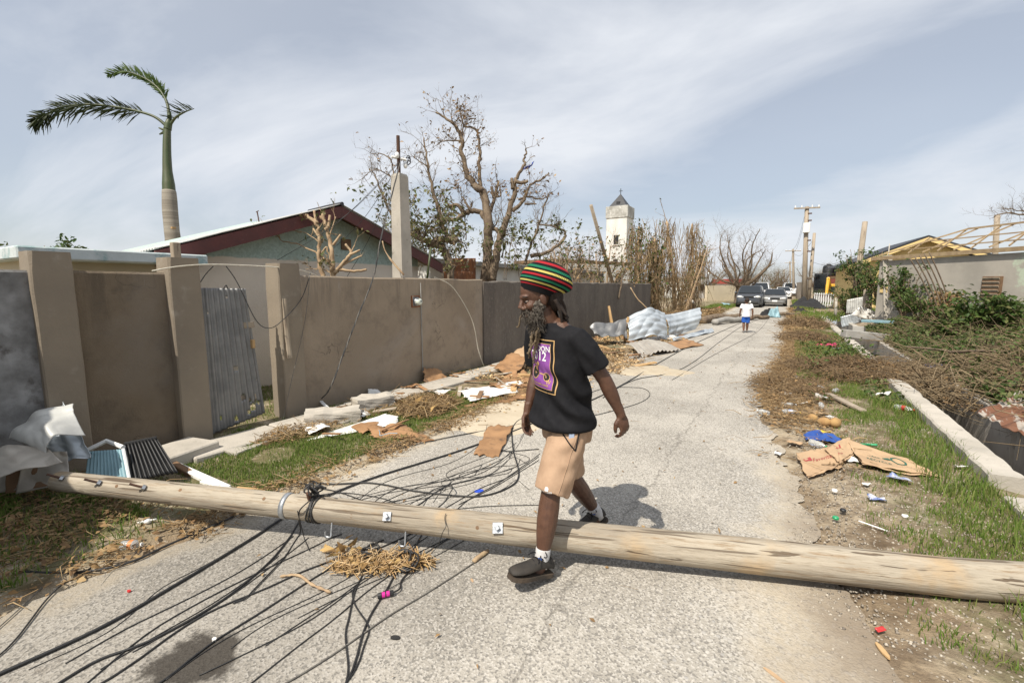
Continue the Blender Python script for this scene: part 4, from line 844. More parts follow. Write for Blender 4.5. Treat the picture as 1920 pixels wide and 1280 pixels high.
# ------------------------------------------------------------------ fallen utility pole
PA, PB, RA, RB = Vector((-4.9, .724, .31)), Vector((1.1, 3.252, .10)), .063, .103
PD = (PB - PA).normalized()
def pole_pt(s): return PA.lerp(PB, s)
def pole():
    t = thing('fallen_utility_pole', 'weathered wooden utility pole fallen across the road', 'utility pole', (-1, 2.3, 0))
    b = MB(); pts = []; rr = []; n = 60
    rings = []; sd = PD.cross(Vector((0, 0, 1))).normalized(); up = sd.cross(PD); K = 26
    for i in range(n + 1):
        s = .098 + (1.43) * i / n; c = pole_pt(s); r = RA + (RB - RA) * s; c.z = max(c.z, r + .008)
        rings.append([c + (sd * math.cos(a) + up * math.sin(a)) * r * (1 + .02 * n3(math.cos(a) * 2, math.sin(a) * 2, s * 6) + .02 * n3(math.cos(a) * 9, math.sin(a) * 9, s * 3)) for a in np.linspace(0, 2 * math.pi, K, endpoint=False)])
    b.rings(rings)
    m, N, L, bs = nodes('pole_wood'); tcn = N.new('ShaderNodeTexCoord'); mp = N.new('ShaderNodeMapping'); mp.vector_type = 'TEXTURE'
    mp.inputs['Rotation'].default_value = (0, -math.asin(PD.z), math.atan2(PD.y, PD.x)); L.new(tcn.outputs['Object'], mp.inputs[0])
    st = N.new('ShaderNodeMapping'); st.inputs['Scale'].default_value = (.09, 1, 1); L.new(mp.outputs[0], st.inputs[0])
    v = st.outputs[0]
    c = mixc(N, L, ramp(N, L, noiz(N, L, v, 9, 5), .38, .62), (.4, .35, .275), (.28, .242, .19))
    c = mixc(N, L, ramp(N, L, noiz(N, L, v, 42, 6, .7), .52, .68), c, (.27, .2, .13))
    c = mixc(N, L, ramp(N, L, noiz(N, L, mp.outputs[0], 2.2, 5), .52, .7), c, (.4, .3, .19))
    cr_ = ramp(N, L, noiz(N, L, v, 26, 3, .5, .4), .635, .66); c = mixc(N, L, mth(N, L, 'MULTIPLY', cr_, .8), c, (.07, .045, .028))
    st2 = N.new('ShaderNodeMapping'); st2.inputs['Scale'].default_value = (.035, 1, 1); L.new(mp.outputs[0], st2.inputs[0])
    sp_ = ramp(N, L, noiz(N, L, st2.outputs[0], 34, 2, .5, .3), .6, .64); c = mixc(N, L, mth(N, L, 'MULTIPLY', sp_, .75), c, (.09, .065, .045)); c = mixc(N, L, mth(N, L, 'MULTIPLY', ramp(N, L, noiz(N, L, v, 120, 3), .5, .65), .4), c, (.2, .16, .115))
    L.new(c, bs.inputs['Base Color']); bs.inputs['Roughness'].default_value = .9; bs.inputs['Specular IOR Level'].default_value = .15
    bumpn(N, L, bs, mixc(N, L, mth(N, L, 'MAXIMUM', cr_, sp_), noiz(N, L, v, 50, 5), 0.0), .7, .01)
    b.build('shaft', m, t, True)
    camdir = (C0 - pole_pt(.5)).normalized()
    def face(s, ang):      # point on the camera side surface
        c = pole_pt(s); r = RA + (RB - RA) * s; c.z = max(c.z, r + .008); v_ = (C0 - c); v_ = (v_ - PD * v_.dot(PD)).normalized(); u_ = PD.cross(v_)
        if u_.z < 0: u_ = -u_
        n_ = v_ * math.cos(ang) + u_ * math.sin(ang); return c + n_ * r, n_
    def s_at(px):
        lo, hi = -.02, 1.2
        for _ in range(40):
            m_ = (lo + hi) / 2; q = pole_pt(m_) - C0
            if CX + FPX * q.dot(cr) / q.dot(cf) < px: lo = m_
            else: hi = m_
        return lo
    def orient(n_): 
        x = PD; z = n_; y = z.cross(x); return Matrix((x, y, z)).transposed().to_4x4()
    for px, ang, sz in ((735, .0, .052), (937, .02, .062)):
        s = s_at(px); p, n_ = face(s, ang); pl = MB().box(p + n_ * .006, (sz, sz, .007), bev=.0015, M_=orient(n_) @ Matrix.Rotation(R(6), 4, 'Z')).build('square_washer', MT['steel'], t)
        MB().box(p + n_ * .02, (.024, .024, .022), bev=.002, M_=orient(n_) @ Matrix.Rotation(R(38), 4, 'Z')).build('bolt_head', MT['steel'], pl)
    for px, ang in ((135, .25), (205, .2), (288, .2)):      # through bolts with nuts
        s = s_at(px); p, n_ = face(s, ang); ax = (n_ * .75 - PD * .65).normalized()
        bo = MB().tube([p, p + ax * .095], .0075, 8).build('bolt', MT['rust_dark'], t); MB().tube([p + ax * .004, p + ax * .022], .018, 6).build('nut', MT['steel'], bo)
    s = s_at(540); c = pole_pt(s); r = RA + (RB - RA) * s + .003          # steel band
    rg = []
    for off in (-.016, .016): rg.append([c + PD * off + (sd * math.cos(a) + up * math.sin(a)) * r for a in np.linspace(0, 2 * math.pi, 30, endpoint=False)])
    solid(MB().rings(rg, False).build('steel_band', MT['steel'], t, True), .004)
    for px, dz in ((632, -.035), (768, -.02)):                              # J hooks under the pole
        s = s_at(px); p, n_ = face(s, -1.25); d = Vector((0, 0, -1)); MB().tube(spline([p - d * .02, p + d * .03 + n_ * .02, p + d * .05 + n_ * .035, p + d * .05 + n_ * .035 - PD * .03, p + d * .02 + n_ * .035 - PD * .035], 5), .0055, 7).build('hook', MT['steel'], t)
    for px, ang in ((235, .1), (350, .35), (505, .35), (670, -.25), (900, -.1)):
        p, n_ = face(s_at(px), ang); MB().tube([p - n_ * .004, p + n_ * .001], .011, 10).build('knot', MT['wood_brown'], t)
    p, n_ = face(s_at(585), .75); k = MB()                               # rusty spike and wire knot
    k.tube([p, p + n_ * .05], .014, 8); k.build('spike', MT['rust_dark'], t)
    return face, s_at
face, s_at = pole()
# ------------------------------------------------------------------ cables
def gp(px, py, z=.0, r=.008): p = g(px, py, z + r + .010); return p
def cable(pts, r, mat='cable', label='black cable lying across the road by the fallen pole', group='fallen cables on the road', k=7, name='cable', wig=.0, n=6):
    P = [Vector(p) if not (isinstance(p, tuple) and len(p) == 2) else gp(p[0], p[1], 0, r) for p in pts]
    r *= .78; S = spline(P, k)
    if not wig and r < .008: wig = .022
    if wig:
        for i, q in enumerate(S): q.x += wig * n3(i * .15, 1, r * 900); q.y += wig * n3(i * .15, 5, r * 900)
    for q in S: q.z = max(q.z, r + .008)
    o = MB().tube(S, r, n).build(name, MT[mat], None, True); return tag(o, label, 'cable', group)
over = lambda px, dz=.0: (lambda p, n_: p + n_ * .008 + Vector((0, 0, dz)))(*face(s_at(px), 1.0))
BL = 'thick black power cable running under the fallen pole to the road edge'
cable([(-60, 1288), (180, 1180), (330, 1095), (470, 1010), (540, 965), (600, 935), (700, 895), (860, 845), (990, 797), (1150, 730), (1290, 650), (1400, 600)], .0105, label='thickest black cable running the whole length of the road')
cable([(40, 1072), (130, 1074), (220, 1060), (320, 1020), (440, 966)], .009, label='black cable curling out of the shaded verge')
cable([(60, 1310), (190, 1235), (300, 1190), (430, 1115), (500, 1060), (540, 1010), (575, 960), over(585, .03)], .0075)
cable([(130, 1310), (260, 1235), (390, 1150), (520, 1092), (620, 1050), (720, 1010)], .006)
cable([(250, 1310), (370, 1225), (480, 1155), (600, 1075), (700, 1030), (800, 985)], .006)
cable([(110, 1325), (300, 1170), (480, 1075), (600, 1020), (640, 1000)], .0045)
cable([(430, 1310), (600, 1180), (720, 1085), (880, 985)], .0042)
cable([(500, 1300), (690, 1180), (800, 1110), (890, 1055), (915, 1035)], .0055, 'cable_grey', 'straight greyish wire ending at a splintered stick by the pole')
cable([(640, 1300), (650, 1210), (655, 1150), (675, 1090), (700, 1060), (760, 1020), (760, 1000)], .0055)
cable([(643, 1290), (665, 1230), (700, 1150), (735, 1085), (770, 1030), (790, 1000)], .0065)
cable([(646, 1285), (680, 1215), (690, 1175), (668, 1125), (668, 1095)], .005)
cable([(-20, 1190), (60, 1120), (115, 1060), (140, 1000), (135, 940)], .004, 'cable_grey', 'grey wire strand hooked over the shaded verge')
cable([(-30, 1250), (60, 1160), (110, 1100), (150, 1080), (200, 1040), (262, 985)], .0055)
cable([(-20, 1127), (120, 1055), (230, 1005), (320, 950)], .005, 'cable_grey', 'braided grey guy wire with a pale insulator on it')
cable([(-20, 1020), (110, 970), (200, 935)], .006, 'cable_grey', 'slack grey wire in the shade under the bent sheets')
# loops behind the pole
cable([(520, 860), (560, 880), (600, 905), (690, 905), (780, 920), (890, 930), (950, 915), (972, 890), (962, 840), (962, 800), (985, 782), (1030, 780)], .0085, label='heavy black cable looping back behind the fallen pole')
cable([(330, 830), (480, 812), (600, 845), (700, 850), (800, 828), (900, 808), (1010, 788)], .007)
cable([(560, 935), (640, 922), (720, 935), (760, 950)], .005)
cable([(420, 905), (520, 908), (620, 918), (700, 945)], .0055)
cable([(985, 780), (945, 776), (920, 785), (910, 810), (912, 835), (940, 845), (1010, 842)], .006, label='black cable bent into a square loop behind the walking man')
cable([(1010, 855), (960, 890), (900, 915), (830, 955), (820, 965)], .0042); cable([(1012, 850), (950, 895), (880, 935), (850, 960)], .0042); cable([(1010, 862), (940, 905), (860, 945)], .0042)
cable([(965, 872), (920, 876), (870, 885), (860, 893), (890, 895), (950, 888), (962, 878)], .0035, label='thin wire coiled in an oval on the road')
cable([(1020, 945), (900, 950), (830, 955)], .004)
cable([(770, 952), (800, 935), (840, 912), gp(848, 915, .05), (835, 935), (812, 957)], .006)
cable([(1045, 790), (1130, 775), (1200, 755), (1218, 738), (1200, 727), (1140, 727), (1100, 740), (1020, 790)], .006, label='black cable loop on the road behind the walking man')
cable([(1130, 745), (1190, 712), (1280, 690), (1350, 640), (1395, 610), (1440, 592)], .008, label='long black cable running up the road past the child')
cable([(1260, 712), (1330, 670), (1420, 622), (1440, 598)], .006)
cable([(330, 905), (420, 868), (540, 835), (600, 800), (720, 768), (830, 752)], .006, 'cable_grey', 'grey wire stretched over the grass along the wall foot')
cable([(300, 885), (330, 862), (380, 865), gp(365, 890)], .006, 'cable_grey', 'grey wire arched over the black ribbed sheet')
random.seed(17)
for k in range(9):          # finer wires of the tangle
    x0 = random.uniform(60, 640); y0 = random.uniform(1100, 1290); x0 = 60 + 62 * k; y1 = random.uniform(990, 1050); x1 = x0 + (y0 - y1) * random.uniform(1.5, 2.1)
    cable([(x0, y0), (x0 + (x1 - x0) * .35 + random.uniform(-30, 30), y0 + (y1 - y0) * .35 + random.uniform(-12, 12)), (x0 + (x1 - x0) * .7 + random.uniform(-25, 25), y0 + (y1 - y0) * .7 + random.uniform(-12, 12)), (x1, y1)], random.uniform(.0025, .004), label='thin black wire of the tangle in front of the pole', group='thin wires before the pole')
for k in range(12):
    x0 = random.uniform(600, 860); y0 = random.uniform(925, 960); x1 = random.uniform(900, 1010); y1 = random.uniform(790, 900); m_ = random.uniform(-40, 40)
    cable([(x0, y0), ((x0 * 2 + x1) / 3 + m_, (y0 * 2 + y1) / 3), ((x0 + x1 * 2) / 3 - m_, (y0 + y1 * 2) / 3 + 8), (x1, y1), (x1 + random.uniform(-50, 30), y1 + random.uniform(-20, 25))], random.uniform(.0025, .004), label='thin black wire of the tangle behind the pole', group='thin wires behind the pole')
# wires over the pole at the tie
tie = thing('cable_tie_bundle', 'knot of black wires lashed round the fallen pole', 'cable knot', pole_pt(s_at(590)), group=None)
b = MB()
for k in range(5):
    s = s_at(588 + k * 3); c = pole_pt(s); r = RA + (RB - RA) * s + .006; sd_ = PD.cross(Vector((0, 0, 1))).normalized(); up_ = sd_.cross(PD)
    b.tube([c + PD * .01 * math.sin(a * 2 + k) + (sd_ * math.cos(a) + up_ * math.sin(a)) * r for a in np.linspace(0, 2 * math.pi, 26)], .0045, 5)
b.build('lashing', MT['cable'], tie)
b = MB(); c = over(590, .02)
for k in range(7):
    a = k * .9; b.tube(spline([c, c + Vector((.03 * math.cos(a), .03 * math.sin(a), .05)), c + Vector((.07 * math.cos(a + .6), .05 * math.sin(a + .6), .03 + .02 * math.sin(k))), c + Vector((.02 * math.cos(a + 2), .02, -.01))], 5), .005, 5)
b.build('wire_knot', MT['cable'], tie)
cable([over(588, .02), over(600, .07), over(612, .06), gp(560, 905), gp(480, 905)], .006)
cable([over(586, .0), face(s_at(575), -.2)[0] + (C0 - pole_pt(.3)).normalized() * .03, gp(562, 1000), gp(530, 1050), gp(470, 1110), gp(440, 1130)], .0055)
cable([face(s_at(570), -.3)[0] + (C0 - pole_pt(.3)).normalized() * .02, gp(572, 1010), gp(580, 1030)], .004)
cable([face(s_at(840), .6)[0] + Vector((0, -.01, .01)), face(s_at(842), .0)[0] + (C0 - pole_pt(.5)).normalized() * .015, face(s_at(836), -.7)[0] + (C0 - pole_pt(.5)).normalized() * .03, gp(812, 1035), gp(770, 1075), gp(700, 1120)], .003)
# coil of wire in the leaf heap
b = MB(); c = gp(695, 1045)
for k in range(3): b.tube([c + Vector((.055 * math.cos(a + k), .05 * math.sin(a + k), .035 + .015 * math.sin(a * 2 + k) + .008 * k)) for a in np.linspace(0, 6.0, 22)], .0055, 6)
tag(b.build('wire_coil', MT['cable'], None, True), 'small black wire coil on the dry leaf heap', 'wire coil')
b = MB(); c = gp(752, 1058)
for k in range(4): b.tube([c + Vector((.06 * math.cos(a + k) + .02 * k, .055 * math.sin(a + k), .04 + .025 * math.sin(a + k))) for a in np.linspace(0, 5.0, 20)], .006, 6)
tag(b.build('cable_tangle', MT['cable'], None, True), 'tangled black cable knot below the fallen pole beside the hook', 'cable tangle')
# connector with a magenta sleeve
p0, p1 = gp(708, 1117, 0, .02), gp(738, 1110, 0, .02); t = thing('cable_connector', 'black cable connector with a bright magenta sleeve on the road', 'connector', p0); d = p1 - p0
MB().tube([p0, p0 + d * .22, p0 + d * .24, p1 - d * .22, p1 - d * .18, p1], [.014, .016, .012, .012, .016, .013], 10).build('plug', MT['black_plastic'], t)
MB().tube([p0 + d * .26, p0 + d * .46], .0145, 10).build('sleeve', M('magenta', (.55, .02, .25), None, rough=.4, bump=0), t); MB().tube([p0 + d * .54, p0 + d * .74], .0145, 10).build('sleeve', bpy.data.materials['magenta'], t)
cable([p1, gp(750, 1095), gp(765, 1075), gp(765, 1058), gp(755, 1050)], .006)
# insulators
for (x, y, lab, rr) in ((276, 976, 'white porcelain insulator clamp on the grey guy wire', .028),):
    c = gp(x, y, 0, .03); b = MB(); b.ell(c, (.03, .022, .02)); b.ell(c + Vector((-.03, -.02, -.008)), (.016, .014, .012)); b.tube([c + Vector((-.05, -.035, -.01)), c + Vector((.05, .035, .01))], .007, 6); tag(b.build('insulator', MT['white_plastic'], None, True), lab, 'insulator')
m, N, L, bs = nodes('clear_plastic'); bs.inputs['Base Color'].default_value = (.85, .87, .86, 1); bs.inputs['Roughness'].default_value = .12; bs.inputs['Transmission Weight'].default_value = .7; bs.inputs['IOR'].default_value = 1.35; MT['clear'] = m
def bottle(c, ang, ln, r, cap, label, mat='clear', lab_col=None, group='plastic bottles on the right verge', pitch=0):
    t = thing('plastic_bottle', label, 'bottle', c, 0, group); ax = Vector((math.cos(ang) * math.cos(pitch), math.sin(ang) * math.cos(pitch), math.sin(pitch))); c = Vector(c) + Vector((0, 0, r))
    pr = [(0, .75), (.02, .95), (.08, 1), (.3, 1), (.33, .93), (.36, 1), (.6, 1), (.75, .8), (.86, .38), (.93, .34)]
    body = MB().tube([c + ax * ln * q for q, _ in pr], [r * w for _, w in pr], 14).build('body', MT[mat], t, True)
    MB().tube([c + ax * ln * .925, c + ax * ln], r * .4, 10).build('cap', MT[cap], t)
    if lab_col: MB().tube([c + ax * ln * .38, c + ax * ln * .58], r * 1.015, 14, False).build('wrapper', MT[lab_col], body, True)
MT['cap_yellow'] = M('cap_yellow', (.7, .5, .03), None, rough=.4, bump=0); MT['cap_green'] = M('cap_green', (.02, .3, .12), None, rough=.4, bump=0); MT['label_orange'] = M('label_orange', (.6, .2, .06), None, rough=.5, bump=0); MT['label_blue'] = M('label_blue', (.08, .13, .36), (.6, .6, .6), 22, rough=.5, bump=0); MT['cap_red'] = M('cap_red', (.5, .03, .03), None, rough=.4, bump=0)
bottle(gp(230, 1030, 0, 0), R(35), .12, .03, 'white_plastic', 'crushed clear bottle with an orange label under a wire', lab_col='label_orange')
# small things on the road
def chip(name, px, py, sx, sy, h, mat, label, cat, rz=0, jag=.3, sd=0):
    c = g(px, py, .012); n = 9; poly = [(c.x + (sx * math.cos(a) * (1 + jag * n3(math.cos(a), math.sin(a), sd + 3)) * math.cos(rz) - sy * math.sin(a) * (1 + jag * n3(math.cos(a), math.sin(a), sd + 7)) * math.sin(rz)), c.y + sx * math.cos(a) * math.sin(rz) + sy * math.sin(a) * math.cos(rz)) for a in np.linspace(0, 2 * math.pi, n, endpoint=False)]
    b = MB().prism(poly, .0105, .0105 + h); return tag(b.build(name, MT[mat]), label, cat)
chip('red_plastic_scrap', 242, 1108, .012, .007, .008, 'cap_red', 'small red plastic scrap on the asphalt', 'scrap', .3)
chip('dark_rubber_scrap', 741, 1195, .024, .012, .006, 'tyre', 'dark flat rubber scrap on the road', 'scrap', .5, .5, 3)
chip('blue_plastic_card', 898, 920, .04, .028, .004, 'blue_plastic', 'bright blue plastic card lying among the wires', 'card', .9, .02)
chip('pale_pebble', 402, 1200, .012, .009, .012, 'white_panel', 'small pale pebble beside a wire', 'pebble')
chip('yellow_leaf', 885, 1087, .018, .007, .002, 'card', 'single yellow leaf on the road by the shoe', 'leaf', -.6)
chip('brown_leaf', 1452, 1265, .05, .01, .003, 'card', 'long brown leaf on the coarse asphalt', 'leaf', -.5)
chip('broken_stick', 1655, 1220, .012, .05, .008, 'wood_raw', 'splinter of orange wood on the gravel', 'splinter', .4)
chip('brown_leaf', 1848, 1152, .035, .016, .003, 'plywood', 'curled brown leaf beside the pole butt', 'leaf', .2)
b = MB(); b.tube(spline([gp(888, 1052, 0, .012), gp(900, 1042, .0, .014), gp(915, 1032, 0, .014)], 3), [.012, .014, .015, .013, .015, .012, .013], 7); tag(b.build('broken_stick', MT['bark_pale'], None, True), 'splintered brown stick sticking out under the pole', 'stick')
# ------------------------------------------------------------------ wreckage on the left
def quad(name, q, mat, parent=None, nu=40, nv=24, ribs=0, amp=.012, crumple=.0, cs=3.0, bow=(0, 0), rag=.0, th=.004, sd=0, axis='u', curl=0.0):
    """sheet through four corners (tl,tr,br,bl) with ribs, bow and crumple along its normal"""
    tl, tr, br, bl = [Vector(p) for p in q]; nrm = (tr - tl).cross(bl - tl).normalized()
    if nrm.dot(C0 - tl) < 0: nrm = -nrm
    U = ((tr - tl).length + (br - bl).length) / 2; V_ = ((bl - tl).length + (br - tr).length) / 2
    def fn(u, v):
        u2, v2 = u, v
        if rag: u2 = u + rag * n3(v * 6, 1 + sd, 0) * (2 * u - 1) ** 4 * (1 if u > .5 else -1) ; v2 = v + rag * n3(u * 6, 4 + sd, 0) * (2 * v - 1) ** 4
        p = (tl * (1 - u2) + tr * u2) * (1 - v2) + (bl * (1 - u2) + br * u2) * v2
        d = bow[0] * math.sin(math.pi * u) + bow[1] * math.sin(math.pi * v)
        if ribs: w = (u if axis == 'u' else v) * ribs; d += amp * math.sin(2 * math.pi * w)
        if crumple:
            x, y = u * U * cs, v * V_ * cs; d += crumple * (n3(x + sd, y, sd) + .5 * abs(n3(x * 2.1, y * 2.1 + sd, 2)))
        if curl: d += curl * (u ** 3 + .5 * v ** 4)
        return p + nrm * d
    o = MB().grid(nu, nv, fn).build(name, MT[mat] if isinstance(mat, str) else mat, parent, True)
    if th: solid(o, th)
    return o
WQ = lambda *a: [W(x, y, w) for x, y, w in a]
def gq(pts, zs=(.03, .03, .03, .03)): return [g(x, y, z) for (x, y), z in zip(pts, zs)]
tag(quad('crumpled_sheet', WQ((48, 800, 3.75), (116, 752, 3.8), (172, 858, 3.55), (70, 872, 3.45)), 'zinc_bright', nu=60, nv=40, ribs=3, amp=.012, crumple=.05, cs=5, sd=3), 'pale grey roofing sheet crumpled at the foot of the pitted pillar', 'metal sheet', 'bent roofing sheets')
tag(quad('crumpled_sheet', WQ((18, 822, 3.5), (140, 758, 3.65), (163, 818, 3.5), (85, 850, 3.3)), 'zinc_white', nu=60, nv=40, ribs=2, amp=.01, crumple=.045, cs=4, bow=(.09, .04), sd=8), 'whitish sheet folded in a curl on top of the wreckage by the wall', 'metal sheet', 'bent roofing sheets')
tag(quad('crumpled_sheet', WQ((-60, 850, 3.3), (88, 838, 3.35), (120, 868, 3.25), (-60, 925, 3.1)), 'zinc_beige', nu=60, nv=30, ribs=2, amp=.012, crumple=.04, cs=4, bow=(.05, .03), sd=15), 'beige sheet lying flat over the pole end', 'metal sheet', 'bent roofing sheets')
tag(quad('crumpled_sheet', [(-5.2, -.6, 3.15), (-3.5, -.65, 1.9), (-3.45, -.35, .0), (-5.2, -.2, .02)], 'zinc_beige', nu=50, nv=30, ribs=8, amp=.012, crumple=.06, cs=3, sd=21), 'tall bent sheet added out of view to shade the left verge', 'metal sheet', 'bent roofing sheets')  # invented sheet outside the view, shaped to throw the lower-left shadow
tag(quad('crumpled_sheet', [(-5.2, .2, 1.0), (-4.2, -.1, .7), (-3.9, .35, .25), (-5.0, .6, .3)], 'zinc_bright', nu=50, nv=30, ribs=5, amp=.012, crumple=.08, cs=3, sd=25), 'grey sheet added out of view beside the tall shading sheet', 'metal sheet', 'bent roofing sheets')  # also outside the view, put in for the same shadow
for k in range(4): tag(quad('crumpled_sheet', WQ((-30 + 25 * k, 870 - 8 * k, 3.5 - .05 * k), (60 + 22 * k, 860 - 5 * k, 3.5), (95 + 12 * k, 905, 3.4), (-30 + 20 * k, 925, 3.35)), 'zinc_beige' if k % 2 else 'wood_brown', nu=30, nv=18, crumple=.07, cs=4, sd=30 + k), 'torn scrap sheet under the crumpled roofing by the wall', 'metal sheet', 'torn scraps under the roofing')
t = thing('louvre_panel', 'blue grey slatted panel standing in the wreckage behind the pole', 'louvre panel', g(200, 890))
quad('panel', WQ((167, 846, 3.72), (229, 842, 3.72), (241, 900, 3.62), (160, 896, 3.62)), 'teal_louvre', t, 80, 10, ribs=11, amp=.007)
MB().tube([W(165, 843, 3.74), W(200, 826, 3.8), W(231, 838, 3.74)], .018, 6).build('rim', MT['white_plastic'], t); MB().tube([W(231, 841, 3.7), W(243, 900, 3.6)], .012, 6).build('rim', MT['white_plastic'], t)
t = thing('ribbed_sheet', 'black ribbed sheet standing on edge behind the pole', 'ribbed sheet', g(290, 895))
quad('sheet', WQ((233, 834, 3.8), (294, 822, 3.9), (334, 886, 3.75), (246, 905, 3.6)), 'black_plastic', t, 90, 12, ribs=10, amp=.011, crumple=.015, th=.006)
b = MB(); b.tube([W(233, 832, 3.8), W(294, 820, 3.9)], .014, 6); b.build('edge', MT['black_plastic'], t)
def blockobj(name, px, py, d, rz, mat, label, cat, z=None, rx=0, ry=0, group=None, bev=.012):
    c = g(px, py, 0); o = MB().box((c.x, c.y, (d[2] / 2 + .012) if z is None else z), d, rz=rz, rx=rx, ry=ry, bev=bev).build(name, MT[mat]); return tag(o, label, cat, group)
blockobj('concrete_slab', 338, 862, (.42, .5, .12), R(12), 'concrete_light', 'broken concrete step slab at the gate pillar foot', 'slab')
def rubble(px, py, d, rz, label, sd):
    c = g(px, py); bm = bmesh.new(); bmesh.ops.create_cube(bm, size=1); bmesh.ops.subdivide_edges(bm, edges=bm.edges[:], cuts=5, use_grid_fill=True)
    for v in bm.verts:
        p = Vector((v.co.x * d[0], v.co.y * d[1], v.co.z * d[2])); n_ = v.co.normalized(); p += n_ * .035 * (n3(p.x, p.y, p.z + sd, 7) + .6 * n3(p.x, p.y, p.z + sd, 16)) - n_ * .05 * max(0, v.co.length - .66)
        v.co = Matrix.Rotation(rz, 3, 'Z') @ p + Vector((c.x, c.y, d[2] * .44))
    me = bpy.data.meshes.new('concrete_block'); bm.to_mesh(me); bm.free(); me.materials.append(MT['concrete_light']); o = bpy.data.objects.new('concrete_block', me); col.objects.link(o); tag(o, label, 'concrete block', 'broken concrete blocks at the wall foot')
rubble(625, 792, (.62, .34, .17), R(52), 'hollow broken concrete block with grass growing in it at the wall foot', 1); rubble(700, 768, (.3, .5, .2), R(-20), 'rough concrete lump behind the hollow block at the wall foot', 2); rubble(470, 838, (.3, .55, .06), R(10), 'low concrete piece sunk in the grass near the gate', 3)
# trims, boards, panels lying about
def strip(name, a, b_, w, h, mat, label, cat, z0=.02, z1=.02, group=None, parent=None):
    p, q = g(*a, z0), g(*b_, z1); d = q - p; o = MB().box((p + q) / 2, (d.length, w, h), rz=math.atan2(d.y, d.x), ry=-math.asin(max(-1, min(1, d.z / d.length))), bev=min(w, h) * .12).build(name, MT[mat]); return tag(o, label, cat, group)
strip('white_trim', (325, 870), (425, 915), .07, .03, 'white_plastic', 'white plastic trim length beside the black ribbed sheet', 'trim', .05)
strip('white_trim', (380, 902), (452, 925), .05, .025, 'white_panel', 'short white moulding behind the pole', 'trim', .03)
strip('timber_offcut', (442, 918), (484, 922), .05, .045, 'wood_raw', 'tan timber offcut lying behind the pole', 'offcut', .04)
strip('timber_offcut', (487, 925), (516, 909), .025, .025, 'wood_brown', 'thin brown stick beside the tan offcut', 'offcut', .03)
strip('timber_offcut', (325, 870), (366, 893), .06, .05, 'wood_brown', 'brown batten against the black ribbed sheet', 'offcut', .06)
strip('timber_offcut', (497, 828), (512, 812), .05, .04, 'wood_brown', 'brown wood block on the concrete strip by the gate', 'offcut', .05)
tag(quad('torn_board', gq([(572, 826), (720, 776), (746, 780), (745, 796)], (.02, .06, .07, .05)), 'white_panel', nu=40, nv=12, crumple=.01, rag=.05, th=.006), 'long white faced panel sliver on the verge', 'panel', 'broken ceiling panels')
tag(quad('torn_board', gq([(690, 800), (755, 795), (815, 826), (700, 822)], (.09, .05, .02, .03)), 'plywood', nu=36, nv=24, crumple=.04, cs=6, rag=.09, th=.008, sd=4), 'curled brown panel with a blue string on it', 'panel', 'broken ceiling panels')
tag(quad('torn_board', gq([(658, 800), (700, 789), (712, 793), (680, 814)], (.06, .12, .1, .04)), 'plywood', nu=20, nv=16, crumple=.02, cs=6, rag=.1, th=.008, sd=6), 'pointed brown panel piece over the white sliver', 'panel', 'broken ceiling panels')
tag(quad('torn_board', gq([(840, 738), (985, 708), (1000, 745), (870, 764)], (.02, .03, .03, .02)), 'plywood', nu=40, nv=26, crumple=.03, cs=4, rag=.07, th=.008, sd=9), 'large brown panel beneath a torn white board', 'panel', 'broken ceiling panels')
tag(quad('torn_board', gq([(862, 732), (955, 718), (973, 733), (880, 752)], (.075, .075, .07, .07)), 'white_panel', nu=30, nv=20, crumple=.012, cs=4, rag=.1, th=.006, sd=12), 'torn bright white board lying on the brown panel', 'panel', 'broken ceiling panels')
tag(quad('torn_board', gq([(915, 800), (962, 797), (935, 856), (888, 852)], (.03, .05, .02, .02)), 'plywood', nu=24, nv=24, crumple=.025, cs=6, rag=.06, th=.006, sd=13), 'brown panel piece on the road under the cables', 'panel', 'broken ceiling panels')
pA = atx(800, 735, WX + .12)
tag(quad('torn_board', [(WX + .03, 5.75, .27), (WX + .05, 6.1, .2), (WX + .25, 6.15, .03), (WX + .2, 5.6, .03)], 'plywood', nu=20, nv=16, crumple=.03, cs=6, rag=.12, th=.008, sd=16), 'brown panel leaning against the grey wall', 'panel', 'broken ceiling panels')
tag(quad('torn_board', [(WX + .03, 4.55, .14), (WX + .04, 4.72, .1), (WX + .12, 4.75, .03), (WX + .1, 4.5, .03)], 'white_panel', nu=8, nv=8, rag=.1, th=.006), 'small white scrap leaning at the wall foot', 'panel', 'broken ceiling panels')
tag(quad('torn_board', gq([(935, 716), (980, 712), (975, 726), (930, 728)], (.04, .06, .05, .04)), 'white_panel', nu=10, nv=8, rag=.15, crumple=.01, th=.006), 'small white scrap beyond the white board', 'panel', 'broken ceiling panels')
for k, (a, zs, m_, lab) in enumerate(([[(925, 690), (960, 660), (990, 672), (965, 705)], (.1, .3, .25, .06), 'plywood', 'brown curled panel propped at the dark wall foot'], [[(950, 672), (985, 645), (1000, 660), (985, 690)], (.2, .42, .3, .1), 'card', 'bent cardboard coloured sheet at the dark wall foot'], [[(925, 705), (985, 695), (1000, 715), (940, 722)], (.04, .07, .05, .03), 'plywood', 'flat brown sheet in front of the propped panel'], [[(960, 640), (1000, 600), (1004, 606), (966, 646)], (.3, .6, .58, .28), 'white_panel', 'white strip leaning on the dark wall behind the man'])):
    tag(quad('torn_board', gq(a, zs), m_, nu=24, nv=18, crumple=.05, cs=4, rag=.1, th=.008, sd=50 + k), lab, 'panel', 'broken ceiling panels')
